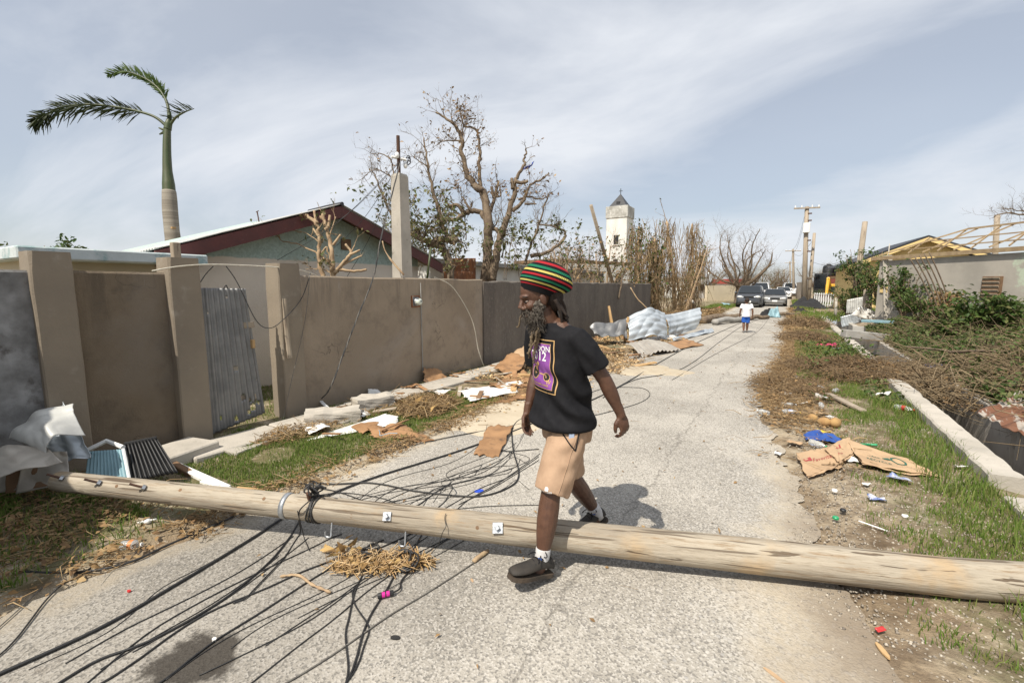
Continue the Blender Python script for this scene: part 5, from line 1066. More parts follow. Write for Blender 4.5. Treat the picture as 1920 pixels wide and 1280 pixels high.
# piece of white bracket on the hanging cable, blue string
b = MB(); p = g(600, 750, .12); b.box(p, (.05, .02, .05), rz=.6, bev=.004); q = g(622, 772, .05); d = q - p; b.box((p + q) / 2 + Vector((0, 0, .0)), (d.length, .045, .012), rz=math.atan2(d.y, d.x), ry=math.asin(-d.z / d.length), bev=.003); tag(b.build('white_bracket', MT['white_plastic']), 'white plastic bracket at the foot of the hanging twisted cable', 'bracket')
b = MB(); b.tube(spline([g(708, 798, .09), g(712, 810, .08), g(713, 816, .06), g(730, 812, .08), g(745, 812, .08)], 5), .003, 5); tag(b.build('blue_string', M('string_blue', (.2, .4, .55), None, bump=0)), 'light blue string on the curled brown panel', 'string')
# sheets heaped further along the dark wall
tag(quad('roofing_sheet', WQ((1168, 600, 13.6), (1248, 583, 14.2), (1250, 636, 13.6), (1178, 642, 13.0)), 'zinc_bright', nu=90, nv=50, ribs=5, amp=.013, crumple=.26, cs=.9, bow=(.2, .12), sd=60, axis='v', th=.006), 'silvery roofing sheet curved over the heap by the dark wall', 'metal sheet', 'roofing sheets beyond the man')
tag(quad('roofing_sheet', WQ((1244, 590, 14.6), (1313, 576, 15.4), (1307, 616, 15.2), (1250, 634, 14.4)), 'zinc_bright', nu=80, nv=40, ribs=4, amp=.013, crumple=.2, cs=.8, bow=(-.2, .1), sd=64, axis='v', th=.006), 'upright silvery sheet with a bent top beyond the curved sheet', 'metal sheet', 'roofing sheets beyond the man')
tag(quad('roofing_sheet', gq([(1172, 646), (1235, 640), (1275, 657), (1205, 669)], (.2, .1, .04, .03)), 'zinc_beige', nu=90, nv=30, ribs=9, amp=.02, crumple=.05, cs=1.5, bow=(.06, .04), sd=67, th=.006), 'beige ribbed sheet with red marks lying at the road edge', 'metal sheet', 'roofing sheets beyond the man')
tag(quad('roofing_sheet', WQ((1105, 612, 12.6), (1172, 601, 13.2), (1176, 634, 12.9), (1118, 632, 12.2)), 'zinc', nu=60, nv=30, ribs=4, amp=.012, crumple=.3, cs=1.2, sd=70, th=.006), 'dull crumpled sheet against the dark wall behind the posts', 'metal sheet', 'roofing sheets beyond the man')
tag(quad('roofing_sheet', gq([(1260, 634), (1335, 614), (1338, 622), (1262, 640)], (.1, .12, .04, .03)), 'zinc_bright', nu=50, nv=16, ribs=3, amp=.02, crumple=.05, cs=1.5, sd=73, th=.006), 'flat silvery sheet pointing along the road', 'metal sheet', 'roofing sheets beyond the man')
tag(quad('roofing_sheet', gq([(1200, 634), (1262, 628), (1275, 634), (1215, 640)], (.1, .1, .05, .05)), 'white_panel', nu=20, nv=10, crumple=.03, cs=2, sd=75, rag=.08, th=.01), 'white board between the silvery sheets', 'panel', 'roofing sheets beyond the man')
tag(quad('roofing_sheet', gq([(1225, 650), (1285, 636), (1320, 646), (1270, 655)], (.05, .1, .04, .03)), 'plywood', nu=20, nv=10, crumple=.04, cs=2, sd=77, rag=.08, th=.012), 'brown board behind the beige ribbed sheet', 'panel', 'roofing sheets beyond the man')
t_ = [((1160, 640), 1.05, -.35, 'broken timber post leaning in the sheet heap'), ((1173, 642), .75, .05, 'upright split timber post in the sheet heap')]
for (q, h, ln, lab) in t_:
    c = g(*q); b = MB(); b.tube([c, c + Vector((ln * .5 - .05, 0, h * .5)), c + Vector((ln, .05, h))], [.06, .055, .04], 5); tag(b.build('timber_post', MT['wood_raw']), lab, 'post')
b = MB(); c = g(1222, 615); b.tube(spline([W(1182, 539, 14), W(1195, 560, 14), W(1205, 570, 14), W(1222, 588, 14)], 4), [.02] * 13, 5); tag(b.build('bare_branch', MT['bark_pale'], None, True), 'orange brown branch leaning on the dark wall', 'branch')
random.seed(31)
for k in range(46):          # loose planks and splinters along the verge
    y = random.uniform(5.6, 15.5); x = random.uniform(-5.0, -3.0 + (.7 if y > 8 else 0)); L_ = random.uniform(.15, .7); a = random.uniform(0, 3.14)
    z = gz(x, y) if not -3.3 < x < .4 else .01
    tag(MB().box((x, y, max(z, 0) + .03 + .05 * random.random()), (L_, random.uniform(.03, .11), random.uniform(.01, .03)), rz=a, ry=R(random.uniform(-7, 7)), bev=.003).build('splintered_board', MT[random.choice(['wood_brown', 'wood_raw', 'plywood', 'wood_grey', 'plywood'])]), 'splintered board strewn along the verge before the dark wall', 'board', 'splintered boards on the left verge')
for k in range(30):
    y = random.uniform(2.9, 7.0); x = random.uniform(-5.05, -3.5); a = random.uniform(0, 3.14); L_ = random.uniform(.1, .45)
    if k % 3: tag(MB().box((x, y, .05 + .05 * random.random()), (L_, random.uniform(.02, .09), random.uniform(.008, .02)), rz=a, ry=R(random.uniform(-12, 12)), rx=R(random.uniform(-10, 10)), bev=.003).build('splintered_board', MT[random.choice(['wood_brown', 'plywood', 'wood_grey'])]), 'splintered board in the grass before the smooth grey wall', 'board', 'splintered boards by the grey wall')
    else:
        p = Vector((x, y, .05)); u_ = Vector((math.cos(a), math.sin(a), 0)) * L_ * .5; w_ = Vector((-math.sin(a), math.cos(a), 0)) * L_ * .3; tag(quad('torn_board', [p - u_ - w_ + Vector((0, 0, .06)), p + u_ - w_, p + u_ + w_, p - u_ + w_ + Vector((0, 0, .02))], random.choice(['plywood', 'plywood', 'card', 'white_panel']), nu=14, nv=12, crumple=.04, cs=7, rag=.12, th=.006, sd=200 + k), 'small curled board scrap in the grass before the grey wall', 'panel', 'small board scraps by the grey wall')
# hanging wires on the wall side
def wire(pts, r, mat, label, k=8, cat='wire', group=None): return tag(MB().tube(spline(pts, k), r, 6).build('hanging_wire', MT[mat], None, True), label, cat, group)
top = Vector((-5.5, 5.62, 3.62))
def twisted(pts, r, label):
    S = spline(pts, 14); t = thing('twisted_cable', label, 'cable', S[-1])
    for ph, m in ((0, 'cable'), (2.1, 'cable'), (4.2, 'cable_grey')):
        P = []
        for i, p in enumerate(S): a = i * .75 + ph; P.append(p + Vector((r * .9 * math.cos(a), r * .9 * math.sin(a), 0)))
        MB().tube(P, r * .8, 5).build('strand', MT[m], t, True)
twisted([top, atx(716, 440, -5.2), atx(700, 520, -5.15), atx(672, 590, -5.1), atx(645, 660, -5.02), atx(620, 725, -4.9), g(600, 750, .1)], .007, 'twisted service cable hanging from the concrete post down the grey wall')
cable([g(600, 750, .08), g(570, 790), g(520, 825), g(440, 868), g(330, 925)], .007, 'cable', 'black end of the twisted service cable across the grass')
wire([atx(815, 520, WX + .03), atx(850, 540, WX + .06), atx(885, 600, WX + .1), atx(898, 660, WX + .15), atx(915, 700, WX + .25), g(945, 720, .02)], .009, 'cable_white', 'cream wire arching down from the wall top to the white board')
wire([atx(285, 508, -5.18), atx(340, 499, -5.16), atx(410, 496, -5.2), atx(520, 501, -5.2), atx(570, 508, -5.3), atx(600, 520, -5.4)], .007, 'cable_white', 'pale wire stretched over the gate between the pillars')
wire([atx(369, 540, -5.28), atx(385, 515, -5.3), atx(400, 499, -5.22)], .005, 'cable', 'thin wire rising from the gate leaf corner', group=None)
wire([atx(424, 499, -5.22), atx(445, 530, -5.25), atx(480, 600, -5.2), atx(505, 615, -5.15), atx(530, 600, -5.12), atx(565, 560, -5.16), atx(582, 512, -5.24)], .005, 'cable', 'thin black wire sagging across the gate opening to the wall top')
wire([atx(581, 515, -5.22), atx(572, 600, -5.2), atx(545, 720, -5.1), g(530, 790, .05)], .003, 'cable_grey', 'fine wire hanging by the open gate pillar')
for k, (x, y) in enumerate(((620, 470), (560, 455), (520, 488), (650, 520))): wire([top + Vector((0, 0, .02 * k)), (top + atx(x, y, -7)) / 2 - Vector((0, 0, .15)), atx(x, y, -7.0)], .004, 'cable', 'slack service wire from the concrete post to the gabled house', group='service wires to the house')
# ------------------------------------------------------------------ right verge litter
def cardboard(q, zs, label, marks, sd, mat='card'):
    t = thing('flattened_carton', label, 'cardboard', g(*q[0])); P = gq(q, zs)
    for l in (0, 1): quad('board', [p - Vector((0, 0, .012 * l)) + Vector((.01 * l, -.015 * l, 0)) for p in P], mat, t, 40, 24, crumple=.022, cs=6, rag=.06, th=.004, sd=sd + l, curl=.01)
    tr = BVHTree.FromPolygons([v.co.copy() for v in t.children[0].data.vertices], [tuple(p.vertices) for p in t.children[0].data.polygons])
    tl, trr, br, bl = P
    def put(nm, polys, m):
        v = []; f = []
        for pl in polys:
            n0 = len(v)
            for (u, w) in pl:
                p = (tl * (1 - u) + trr * u) * (1 - w) + (bl * (1 - u) + br * u) * w; h = tr.ray_cast(p + Vector((0, 0, .5)), Vector((0, 0, -1))); v.append((h[0] if h[0] is not None else p) + Vector((0, 0, .006)))
            f.append(tuple(range(n0, n0 + len(pl))))
        mk(nm, v, f, MT[m], t)
    for (kind, u, w, s, m, tx) in marks:
        if kind == 'text':
            cu_ = bpy.data.curves.new('t', 'FONT'); cu_.body = tx; cu_.size = s; cu_.resolution_u = 2; cu_.shear = .2; o = bpy.data.objects.new('t', cu_); col.objects.link(o); dg = bpy.context.evaluated_depsgraph_get(); dg.update(); me = bpy.data.meshes.new_from_object(o.evaluated_get(dg)); bpy.data.objects.remove(o)
            put('lettering', [[(u + me.vertices[i].co.x, w - me.vertices[i].co.y * 1.5) for i in p.vertices] for p in me.polygons], m)
        elif kind == 'ring': put('printed_ring', [[(u + r * .6 * math.cos(a), w + r * math.sin(a)) for r, a in ((s, q_), (s * .72, q_), (s * .72, q_ + .45), (s, q_ + .45))] for q_ in np.arange(0, 6.28, .4488)], m)
        elif kind == 'bar': put('printed_mark', [[(u, w), (u + s, w - s * .4), (u + s, w + s * .6), (u + s * .15, w + s * .5)]], m)
cardboard([(1492, 848), (1560, 838), (1578, 872), (1512, 892)], (.05, .07, .03, .03), 'small flattened carton with a red exclamation and chevron print', [('text', .3, .62, .16, 'print_red', 'Favorite!'), ('bar', .08, .42, .22, 'print_red', '')], 1)
cardboard([(1545, 840), (1590, 820), (1598, 852), (1572, 866)], (.1, .1, .05, .06), 'middle carton flap with red lettering lines', [('bar', .35, .3, .2, 'print_red', ''), ('text', .2, .8, .12, 'print_red', 'Fresh')], 5)
cardboard([(1585, 822), (1700, 862), (1775, 900), (1615, 868)], (.1, .06, .02, .06), 'long torn carton with green recycling ring printed on it', [('ring', .62, .55, .16, 'print_green', ''), ('bar', .42, .5, .1, 'print_green', ''), ('text', .12, .6, .08, 'print_green', 'PLEASE'), ('text', .12, .8, .08, 'print_green', 'RECYCLE')], 9)
def cloth(name, px, py, sx, sy, h, mat, label, sd=0, rz=0):
    c = g(px, py); c.z = max(gz(c.x, c.y), 0)
    def fn(u, v):
        x, y = (u - .5) * 2, (v - .5) * 2; r2 = x * x + y * y; x2 = sx * (x + .25 * n3(v * 3, sd, 1)); y2 = sy * (y + .3 * n3(u * 3, sd, 5))
        return (c.x + x2 * math.cos(rz) - y2 * math.sin(rz), c.y + x2 * math.sin(rz) + y2 * math.cos(rz), c.z + .015 + h * max(0, 1 - r2 * .7) * (.6 + .8 * n3(u * 4, v * 4, sd)) + .02 * abs(n3(u * 9, v * 9, sd)))
    return tag(solid(MB().grid(26, 26, fn).build(name, MT[mat], None, True), .004), label, 'cloth')
cloth('crumpled_cloth', 1543, 826, .17, .1, .09, 'blue_cloth', 'crumpled blue cloth beside the cartons', 3, .1); cloth('crumpled_cloth', 1555, 653, .35, .25, .1, 'pink_cloth', 'bright pink cloth on the grassy verge further up', 5, .2)
for k, (x, y, a, cap, lc, lab) in enumerate(((1440, 782, 2.4, 'white_plastic', None, 'clear empty bottle at the asphalt edge'), (1465, 777, .1, 'cap_yellow', 'label_blue', 'bottle with yellow cap and blue label in the dry brush'), (1463, 765, .5, 'white_plastic', None, 'small clear bottle in the dry brush'), (1518, 836, -.6, 'cap_green', None, 'clear bottle with green cap next to the blue cloth'), (1563, 740, 1.2, 'cap_yellow', None, 'clear bottle lying under the brushwood heap'), (1545, 735, 2.0, 'white_plastic', None, 'cloudy clear bottle beside the brushwood heap'), (1635, 692, 1.0, 'white_plastic', None, 'crushed clear bottle on the brushwood'), (1676, 772, -.5, 'cap_red', 'cap_red', 'clear bottle with red label in the grass'), (1540, 768, 1.6, 'white_plastic', None, 'round clear jar among the litter'), (1490, 712, .4, 'white_plastic', None, 'clear bottle near the pale foam scrap'))):
    c = g(x, y); bottle((c.x, c.y, max(0, gz(c.x, c.y)) + .012), a, .21 if k % 3 else .17, .034, cap, lab, lab_col=lc)
for k, (x, y, r, lab) in enumerate(((1545, 800, .055, 'dry brown coconut by the blue cloth'), (1565, 802, .06, 'larger coconut beside the dry one'), (1523, 790, .045, 'small husked coconut near the bottles'))):
    c = g(x, y); MI_ = MB().ell((c.x, c.y, r * .9 + .01), (r * 1.35, r, r), Matrix.Rotation(k * 1.2, 3, 'Z')); tag(MI_.build('coconut', MT['coconut'], None, True), lab, 'coconut', 'coconuts in the litter')
def scrap(px, py, s, mat, label, sd, zz=.02, cat='litter', group='litter scraps on the right verge'):
    c = g(px, py); c.z = max(0, gz(c.x, c.y)); a = random.uniform(0, 6.28); d = Vector((math.cos(a), math.sin(a), 0)); e = Vector((-d.y, d.x, 0)) * random.uniform(.5, .9)
    o = quad('litter_scrap', [c + (-d - e) * s + Vector((0, 0, zz + .01)), c + (d - e) * s + Vector((0, 0, zz + s * random.uniform(0, .6))), c + (d + e) * s + Vector((0, 0, zz)), c + (-d + e) * s + Vector((0, 0, zz + s * random.uniform(0, .5)))], mat, nu=8, nv=8, crumple=s * .35, cs=1 / s * .9, rag=.1, th=.003, sd=sd); return tag(o, label, cat, group)
for k, (x, y, s, m, lab) in enumerate(((1470, 742, .09, 'white_panel', 'torn white wrapper in the dry brush'), (1483, 752, .06, 'label_blue', 'blue and white wrapper scrap in the dry brush'), (1655, 742, .1, 'white_panel', 'white plastic scrap by the drain kerb'), (1540, 748, .08, 'white_panel', 'cream foam scrap under the brushwood'), (1532, 778, .1, 'card', 'crumpled paper scrap among the bottles'), (1505, 760, .06, 'white_panel', 'little white paper in the litter'), (1560, 788, .06, 'white_panel', 'white foam scrap by the coconuts'), (1492, 834, .07, 'card', 'pale torn paper beside the green capped bottle'), (1596, 868, .05, 'white_panel', 'white paper under the long carton'), (1458, 854, .035, 'white_panel', 'white chip at the asphalt edge'), (1685, 906, .075, 'label_blue', 'blue and white snack packet on the gravel'), (1643, 943, .055, 'label_blue', 'blue and white torn wrapper in the dirt'), (1623, 915, .035, 'white_panel', 'small white scrap on the gravel before the carton'), (1705, 775, .06, 'white_panel', 'pale shell coloured scrap in the grass'), (1545, 815, .06, 'cap_yellow', 'orange peel wrapper beside the coconuts'), (1800, 884, .04, 'white_panel', 'white scrap at the kerb foot'), (1511, 690, .14, 'white_panel', 'pale foam slab at the road edge further up'), (1570, 658, .12, 'label_blue', 'bluish packet next to the pink cloth'), (1650, 1188, .02, 'cap_red', 'coral plastic scrap on the gravel by the pole'))): scrap(x, y, s, m, lab, k + 100)
for (x, y, m, lab) in ((1697, 966, 'white_plastic', 'white bottle cap on the grass'), (1581, 955, 'black_plastic', 'black bottle cap on the dirt'), (1567, 969, 'cap_green', 'dark green bottle cap on the dirt'), (1565, 918, 'white_plastic', 'pale cap on the gravel')):
    c = g(x, y, .03); tag(MB().tube([c - Vector((0, 0, .012)), c, c + Vector((0, 0, .004))], [.02, .02, .017], 14).build('bottle_cap', MT[m]), lab, 'bottle cap', 'bottle caps on the right verge')
p0, p1 = g(1610, 976, .035), g(1664, 995, .035); tag(MB().tube([p0, p1], .0045, 8).build('drinking_straw', MT['white_plastic']), 'white drinking straw on the dirt before the pole', 'straw')
strip('grey_plank', (1553, 738), (1618, 770), .09, .03, 'wood_grey', 'grey plank lying from brushwood to grass', 'plank', .06, .05)
tag(MB().tube(spline([g(1600, 832, .05), g(1625, 833, .04), g(1645, 834, .05)], 4), .012, 8).build('green_tube', MT['cap_green'], None, True), 'thin green plastic tube behind the long carton', 'tube')
# rusty sheet over the drain, broken kerb stones further up
tag(quad('rusty_sheet', [(2.95, 8.7, .4), (3.4, 7.3, .3), (2.35, 6.5, .06), (2.05, 7.5, .12)], 'sheet_rusty', nu=60, nv=50, ribs=7, amp=.012, crumple=.04, cs=3, rag=.05, th=.005, sd=5, axis='u'), 'rust streaked zinc sheet tipped over the open drain', 'metal sheet')
for (x, y, L_, a, lab) in ((1625, 642, 1.3, .4, 'broken kerb stone tilted across the drain'), (1610, 630, 1.0, 1.4, 'second kerb stone behind the tilted one')): blockobj('kerb_stone', x, y, (L_, .3, .22), a, 'concrete_grey', lab, 'kerb stone', z=.2, ry=R(6))
blockobj('drain_pipe', 1643, 625, (.9, .14, .1), -.3, 'teal_louvre', 'pale green pipe cover lying over the drain', 'pipe', z=.42)
cloth('torn_tarp', 1790, 700, .5, .22, .12, 'blue_cloth', 'torn blue tarpaulin scraps caught in the brushwood', 12, .3)
# ------------------------------------------------------------------ ground cover and heaps
def sample(n, x0, x1, y0, y1, dens=None, by_depth=False):
    P = []
    while len(P) < n:
        x = random.uniform(x0, x1); y = (y0 * (y1 / y0) ** random.random()) if by_depth else random.uniform(y0, y1)
        if dens is None or random.random() < dens(x, y): P.append((x, y, max(gz(x, y), 0) if not (-3.2 < x < .1) else .01))
    return np.array(P)
random.seed(5)
G = []
def addgrass(n, reg, h, w, dens=None, lean=.6, by=False):
    P = sample(n, *reg, dens, by); G.append(blades(P - [0, 0, .01], rng.uniform(h * .45, h * 1.2, n), w, lean))
def merge(L):
    V = []; F = []; o = 0
    for v, f in L: V.append(v); F.append(f + o); o += len(v)
    return np.concatenate(V), np.concatenate(F)
nz = lambda x, y, s, sd: n3(x, y, sd, s)
addgrass(30000, (-4.62, -3.42, 1.6, 5.4), .05, .006, lambda x, y: .9 if nz(x, y, 1.6, 3) > -.12 else .08)
addgrass(5000, (-5.25, -4.6, 1.7, 7.6), .055, .006, lambda x, y: .5 if nz(x, y, 2.5, 5) > .1 else .06)
addgrass(4500, (-7.2, -5.4, 2.3, 5.2), .07, .008, None)
addgrass(5000, (-5.2, -3.5, .3, 1.3), .09, .007, lambda x, y: .8 if nz(x, y, 2.2, 8) > 0 else .1)
addgrass(17000, (.55, 1.52, 2.6, 9.5), .06, .006, lambda x, y: (.9 if nz(x, y, 1.9, 11) + .5 * nz(x, y, 6, 12) > .0 - .3 * (x - 1) else .1) * sst(.5, .95, x + .05 * (y - 3)))
addgrass(1600, (1.05, 1.55, 3, 8), .15, .007, lambda x, y: .7 if nz(x, y, 1.7, 15) > .05 else .05)
addgrass(15000, (.25, 1.55, 9, 34), .12, .016, lambda x, y: .9 if nz(x, y, .6, 21) > .0 else .04, by=True)
addgrass(9000, (-5.2, -3.5, 21, 42), .22, .025, lambda x, y: .9 if nz(x, y, .4, 23) > -.1 else .05)
addgrass(9000, (.4, 6, 26, 60), .22, .03, lambda x, y: .7 if nz(x, y, .3, 25) > -.1 else .05)
V, F_ = merge(G); tag(npmesh('grass', V, F_, MT['grass']), 'short green grass on the verges along the road', 'grass', kind='stuff')
# dry litter
def litter(name, n, reg, dens, mat, label, size=(.02, .06), hmax=.02, sticksn=0, srad=.003, slen=(.08, .3), cat='leaf litter', by=False):
    P = sample(n, *reg, dens, by); P[:, 2] += rng.uniform(.008, .012 + hmax, n); L_ = rng.uniform(*size, n)
    tag(npmesh(name, *cards(P, L_, L_ * rng.uniform(.3, .7, n), rng.uniform(0, 6.28, n), rng.normal(0, .25, n), .35, rng.normal(0, .5, n)), MT[mat]), label, cat, kind='stuff')
    if sticksn:
        P = sample(sticksn, *reg, dens, by); P[:, 2] += rng.uniform(.012, .02 + hmax, sticksn); a = rng.uniform(0, 6.28, sticksn)
        tag(npmesh('twig_litter', *sticks(P, np.stack([np.cos(a), np.sin(a), rng.normal(0, .12, sticksn)], 1), rng.uniform(*slen, sticksn), rng.uniform(srad * .5, srad * 1.5, sticksn)), MT['straw']), 'dry twigs ' + label.split(' ', 1)[1], 'twigs', kind='stuff')
edge_r = lambda x, y: .95 * math.exp(-((x - road_r(y) - .32) / .3) ** 2) * (.12 + .88 * sst(5.4, 7.2, y)) * (1 if nz(x, y, 1.2, 37) > -.25 else .25)
litter('leaf_litter', 5500, (-.6, 1.6, 4.6, 16), edge_r, 'leaf_dry', 'brown leaf litter along the right road edge', (.02, .07), .05, 3500, .0035, (.08, .35))
litter('leaf_litter', 3000, (-.3, 1.6, 16, 40), edge_r, 'leaf_dry', 'brown leaf litter at the far right road edge', (.05, .16), .08, 900, .008, (.2, .6), by=True)
litter('leaf_litter', 1700, (-4.4, -3.0, 1.3, 6.5), lambda x, y: math.exp(-((x - road_l(y) + .12) / .16) ** 2) * (1 if nz(x, y, 2, 33) > -.1 else .2), 'leaf_dry', 'brown leaf litter along the left road edge', (.015, .05), .02, 900, .003, (.06, .25))
litter('leaf_litter', 4500, (-5.2, -2.6, 6.4, 16), lambda x, y: .9 if nz(x, y, .9, 31) > -.05 else .15, 'woodchip', 'wood chips and leaves strewn before the dark wall', (.03, .1), .05, 1300, .006, (.1, .5), cat='wood chips')
litter('leaf_litter', 1500, (-5.1, -3.3, .1, 1.5), lambda x, y: .9 if nz(x, y, 1.8, 35) > -.05 else .15, 'leaf_dry', 'brown leaf litter in the shade under the pole end', (.02, .06), .04, 600, .003, (.06, .25))
litter('leaf_litter', 3000, (-5.2, -3.2, 18, 30), None, 'leaf_dry', 'brown rubble litter beyond the dark wall', (.06, .22), .3, 1200, .012, (.3, .9))
litter('leaf_litter', 260, (-3.0, -.2, 1.2, 14), None, 'leaf_dry', 'single dry leaf bits over the asphalt', (.015, .045), .002, 60, .002, (.04, .12))
n = 5200; P = sample(n, .1, 1.5, 2.3, 7, lambda x, y: .9 if nz(x, y, 1.7, 41) > -.2 else .2); s_ = rng.uniform(.003, .011, n)
P[:, 2] = np.maximum(P[:, 2], .006)
def pebbles(P, s):
    n = len(P); o = np.array([(1, 0, 0), (-1, 0, 0), (0, 1, 0), (0, -1, 0), (0, 0, .7), (0, 0, -.4)]); f = np.array([(0, 2, 4), (2, 1, 4), (1, 3, 4), (3, 0, 4), (2, 0, 5), (1, 2, 5), (3, 1, 5), (0, 3, 5)])
    a = rng.uniform(0, 6.28, n); c, d = np.cos(a), np.sin(a); V = o[None] * s[:, None, None] * rng.uniform(.6, 1.4, (n, 6, 1)); V2 = V.copy(); V2[..., 0] = V[..., 0] * c[:, None] - V[..., 1] * d[:, None]; V2[..., 1] = V[..., 0] * d[:, None] + V[..., 1] * c[:, None]
    return (V2 + P[:, None]).reshape(-1, 3), (f[None] + np.arange(n)[:, None, None] * 6).reshape(-1, 3)
tag(npmesh('gravel', *pebbles(P, s_), MT['pebble']), 'pale gravel scattered over the right verge', 'gravel', kind='stuff')
# heaps of dry brush
def heap(name, label, cx, cy, rx, ry, h, nst, nlf, lmat, smat, slen, srad, lsz, rot=0, cat='brushwood', seed=0, base=None):
    def smp(n):
        r = np.sqrt(rng.uniform(0, 1, n)); a = rng.uniform(0, 6.28, n); x, y = r * np.cos(a) * rx, r * np.sin(a) * ry
        X = cx + x * math.cos(rot) - y * math.sin(rot); Y = cy + x * math.sin(rot) + y * math.cos(rot); g0 = np.array([max(gz(p, q), 0) if base is None else base for p, q in zip(X, Y)])
        top = h * (1 - r ** 1.6) * np.array([.7 + .6 * n3(p, q, seed, 2.2) for p, q in zip(X, Y)]); return np.stack([X, Y, g0 + .015 + rng.uniform(0, 1, n) ** .6 * np.maximum(top, .01)], 1)
    L_ = []
    if nst:
        P = smp(nst); a = rng.uniform(0, 6.28, nst); D = np.stack([np.cos(a), np.sin(a), rng.normal(0, .28, nst)], 1); ln = rng.uniform(*slen, nst); P = P - D * ln[:, None] * .5; P[:, 2] = np.maximum(P[:, 2], .02 if base is None else base)
        tag(npmesh(name, *sticks(P, D, ln, rng.uniform(srad * .5, srad * 1.5, nst), .12), MT[smat]), label, cat, kind='stuff')
    if nlf:
        P = smp(nlf); ln = rng.uniform(*lsz, nlf); o = npmesh('dry_leaves' if nst else name, *cards(P, ln, ln * rng.uniform(.25, .6, nlf), rng.uniform(0, 6.28, nlf), rng.normal(0, .5, nlf), .4, rng.normal(0, .8, nlf)), MT[lmat]); tag(o, 'dry leaves in the ' + label if nst else label, 'leaves', kind='stuff')
c = g(800, 768); heap('palm_trash', 'heap of dry palm trash at the road edge by the grey wall', c.x, c.y, .36, .5, .16, 1100, 160, 'leaf_yellow', 'straw', (.12, .45), .0045, (.05, .14), R(20), 'palm trash', 3)
c = g(560, 815); heap('palm_trash', 'thin strewn palm trash beside the gate kerb', c.x, c.y, .25, .5, .07, 380, 150, 'leaf_dry', 'straw', (.08, .3), .004, (.03, .08), R(5), 'palm trash', 5)
c = g(640, 795); heap('palm_trash', 'dry trash strewn behind the hollow concrete block', c.x - .2, c.y + .5, .3, .7, .06, 420, 160, 'leaf_dry', 'straw', (.08, .35), .004, (.03, .09), R(8), 'palm trash', 29)
c = g(715, 1068); heap('leaf_heap', 'golden dry leaf heap caught in cables under the pole', c.x - .02, c.y + .02, .3, .085, .05, 330, 230, 'leaf_yellow', 'woodchip', (.05, .2), .0035, (.02, .06), R(33), 'leaf heap', 7, base=.012)
c = g(640, 1040); heap('leaf_heap', 'few golden leaves beside the heap under the pole', c.x, c.y, .12, .05, .03, 8, 16, 'leaf_yellow', 'woodchip', (.05, .1), .004, (.05, .1), R(33), 'leaf heap', 8, base=.012)
c = g(600, 1082); tag(MB().tube(spline([gp(525, 1080, 0, .01), gp(560, 1078, .0, .01), gp(585, 1095, .01, .01), gp(620, 1110, 0, .01)], 5), [.004 + .006 * abs(math.sin(i * 1.7)) for i in range(16)], 6).build('twisted_twig', MT['bark_pale'], None, True), 'twisted brown twig beside the leaf heap', 'twig')
heap('brushwood_heap', 'dark dry brushwood heaped over the verge and drain', 1.15, 10.6, 1.15, 1.3, .36, 1700, 3000, 'leaf_dry', 'brush', (.2, .8), .005, (.03, .08), 0, 'brushwood', 11)
heap('brushwood_heap', 'low dry brush spreading to the asphalt beside the bottles', .15, 8.6, .55, 1.3, .1, 800, 1100, 'leaf_dry', 'brush', (.15, .5), .004, (.03, .07), 0, 'brushwood', 13)
heap('brushwood_heap', 'pale dry branches tangled over the drain', 3.0, 10.2, 1.5, 2.2, .3, 1100, 1800, 'leaf_dry', 'brush_pale', (.4, 1.5), .007, (.04, .09), 0, 'brushwood', 17)
heap('brushwood_heap', 'brown brush at the roadside beyond the pink cloth', .6, 16.5, .7, 1.3, .25, 700, 900, 'leaf_dry', 'brush', (.2, .8), .007, (.05, .12), 0, 'brushwood', 19)
heap('brushwood_heap', 'brown brush at the roadside before the black tarpaulin', .7, 22.5, .8, 2.2, .3, 700, 900, 'leaf_dry', 'brush', (.3, 1), .01, (.08, .18), 0, 'brushwood', 21)
heap('brushwood_heap', 'brown rubble and brush heap past the dark wall end', -4.6, 24.0, .9, 3.0, .5, 900, 900, 'leaf_dry', 'brush', (.3, 1.2), .012, (.08, .2), 0, 'brushwood', 23)
for k, (a, b_, r_, lab) in enumerate(((W(1700, 650, 9.5), W(1900, 690, 7.5), .022, 'long bare branch over the brushwood by the blue tarpaulin'), (W(1640, 668, 9.8), W(1735, 690, 9.4), .02, 'grey branch lying on the brushwood'), (W(1780, 660, 8.5), W(1960, 676, 7), .03, 'dark thick branch above the blue tarpaulin'), (W(1670, 720, 8.4), W(1760, 640, 9.5), .008, 'thin curved stem rising from the drain'), (W(1600, 690, 9.5), W(1690, 705, 9), .013, 'pale branch across the drain kerb'))):
    m_ = (Vector(a) + Vector(b_)) / 2 + Vector((0, 0, .08)); tag(MB().tube(spline([a, m_, b_], 6), [r_ * (1 - .5 * i / 12) for i in range(13)], 6).build('fallen_branch', MT['bark'], None, True), lab, 'branch')
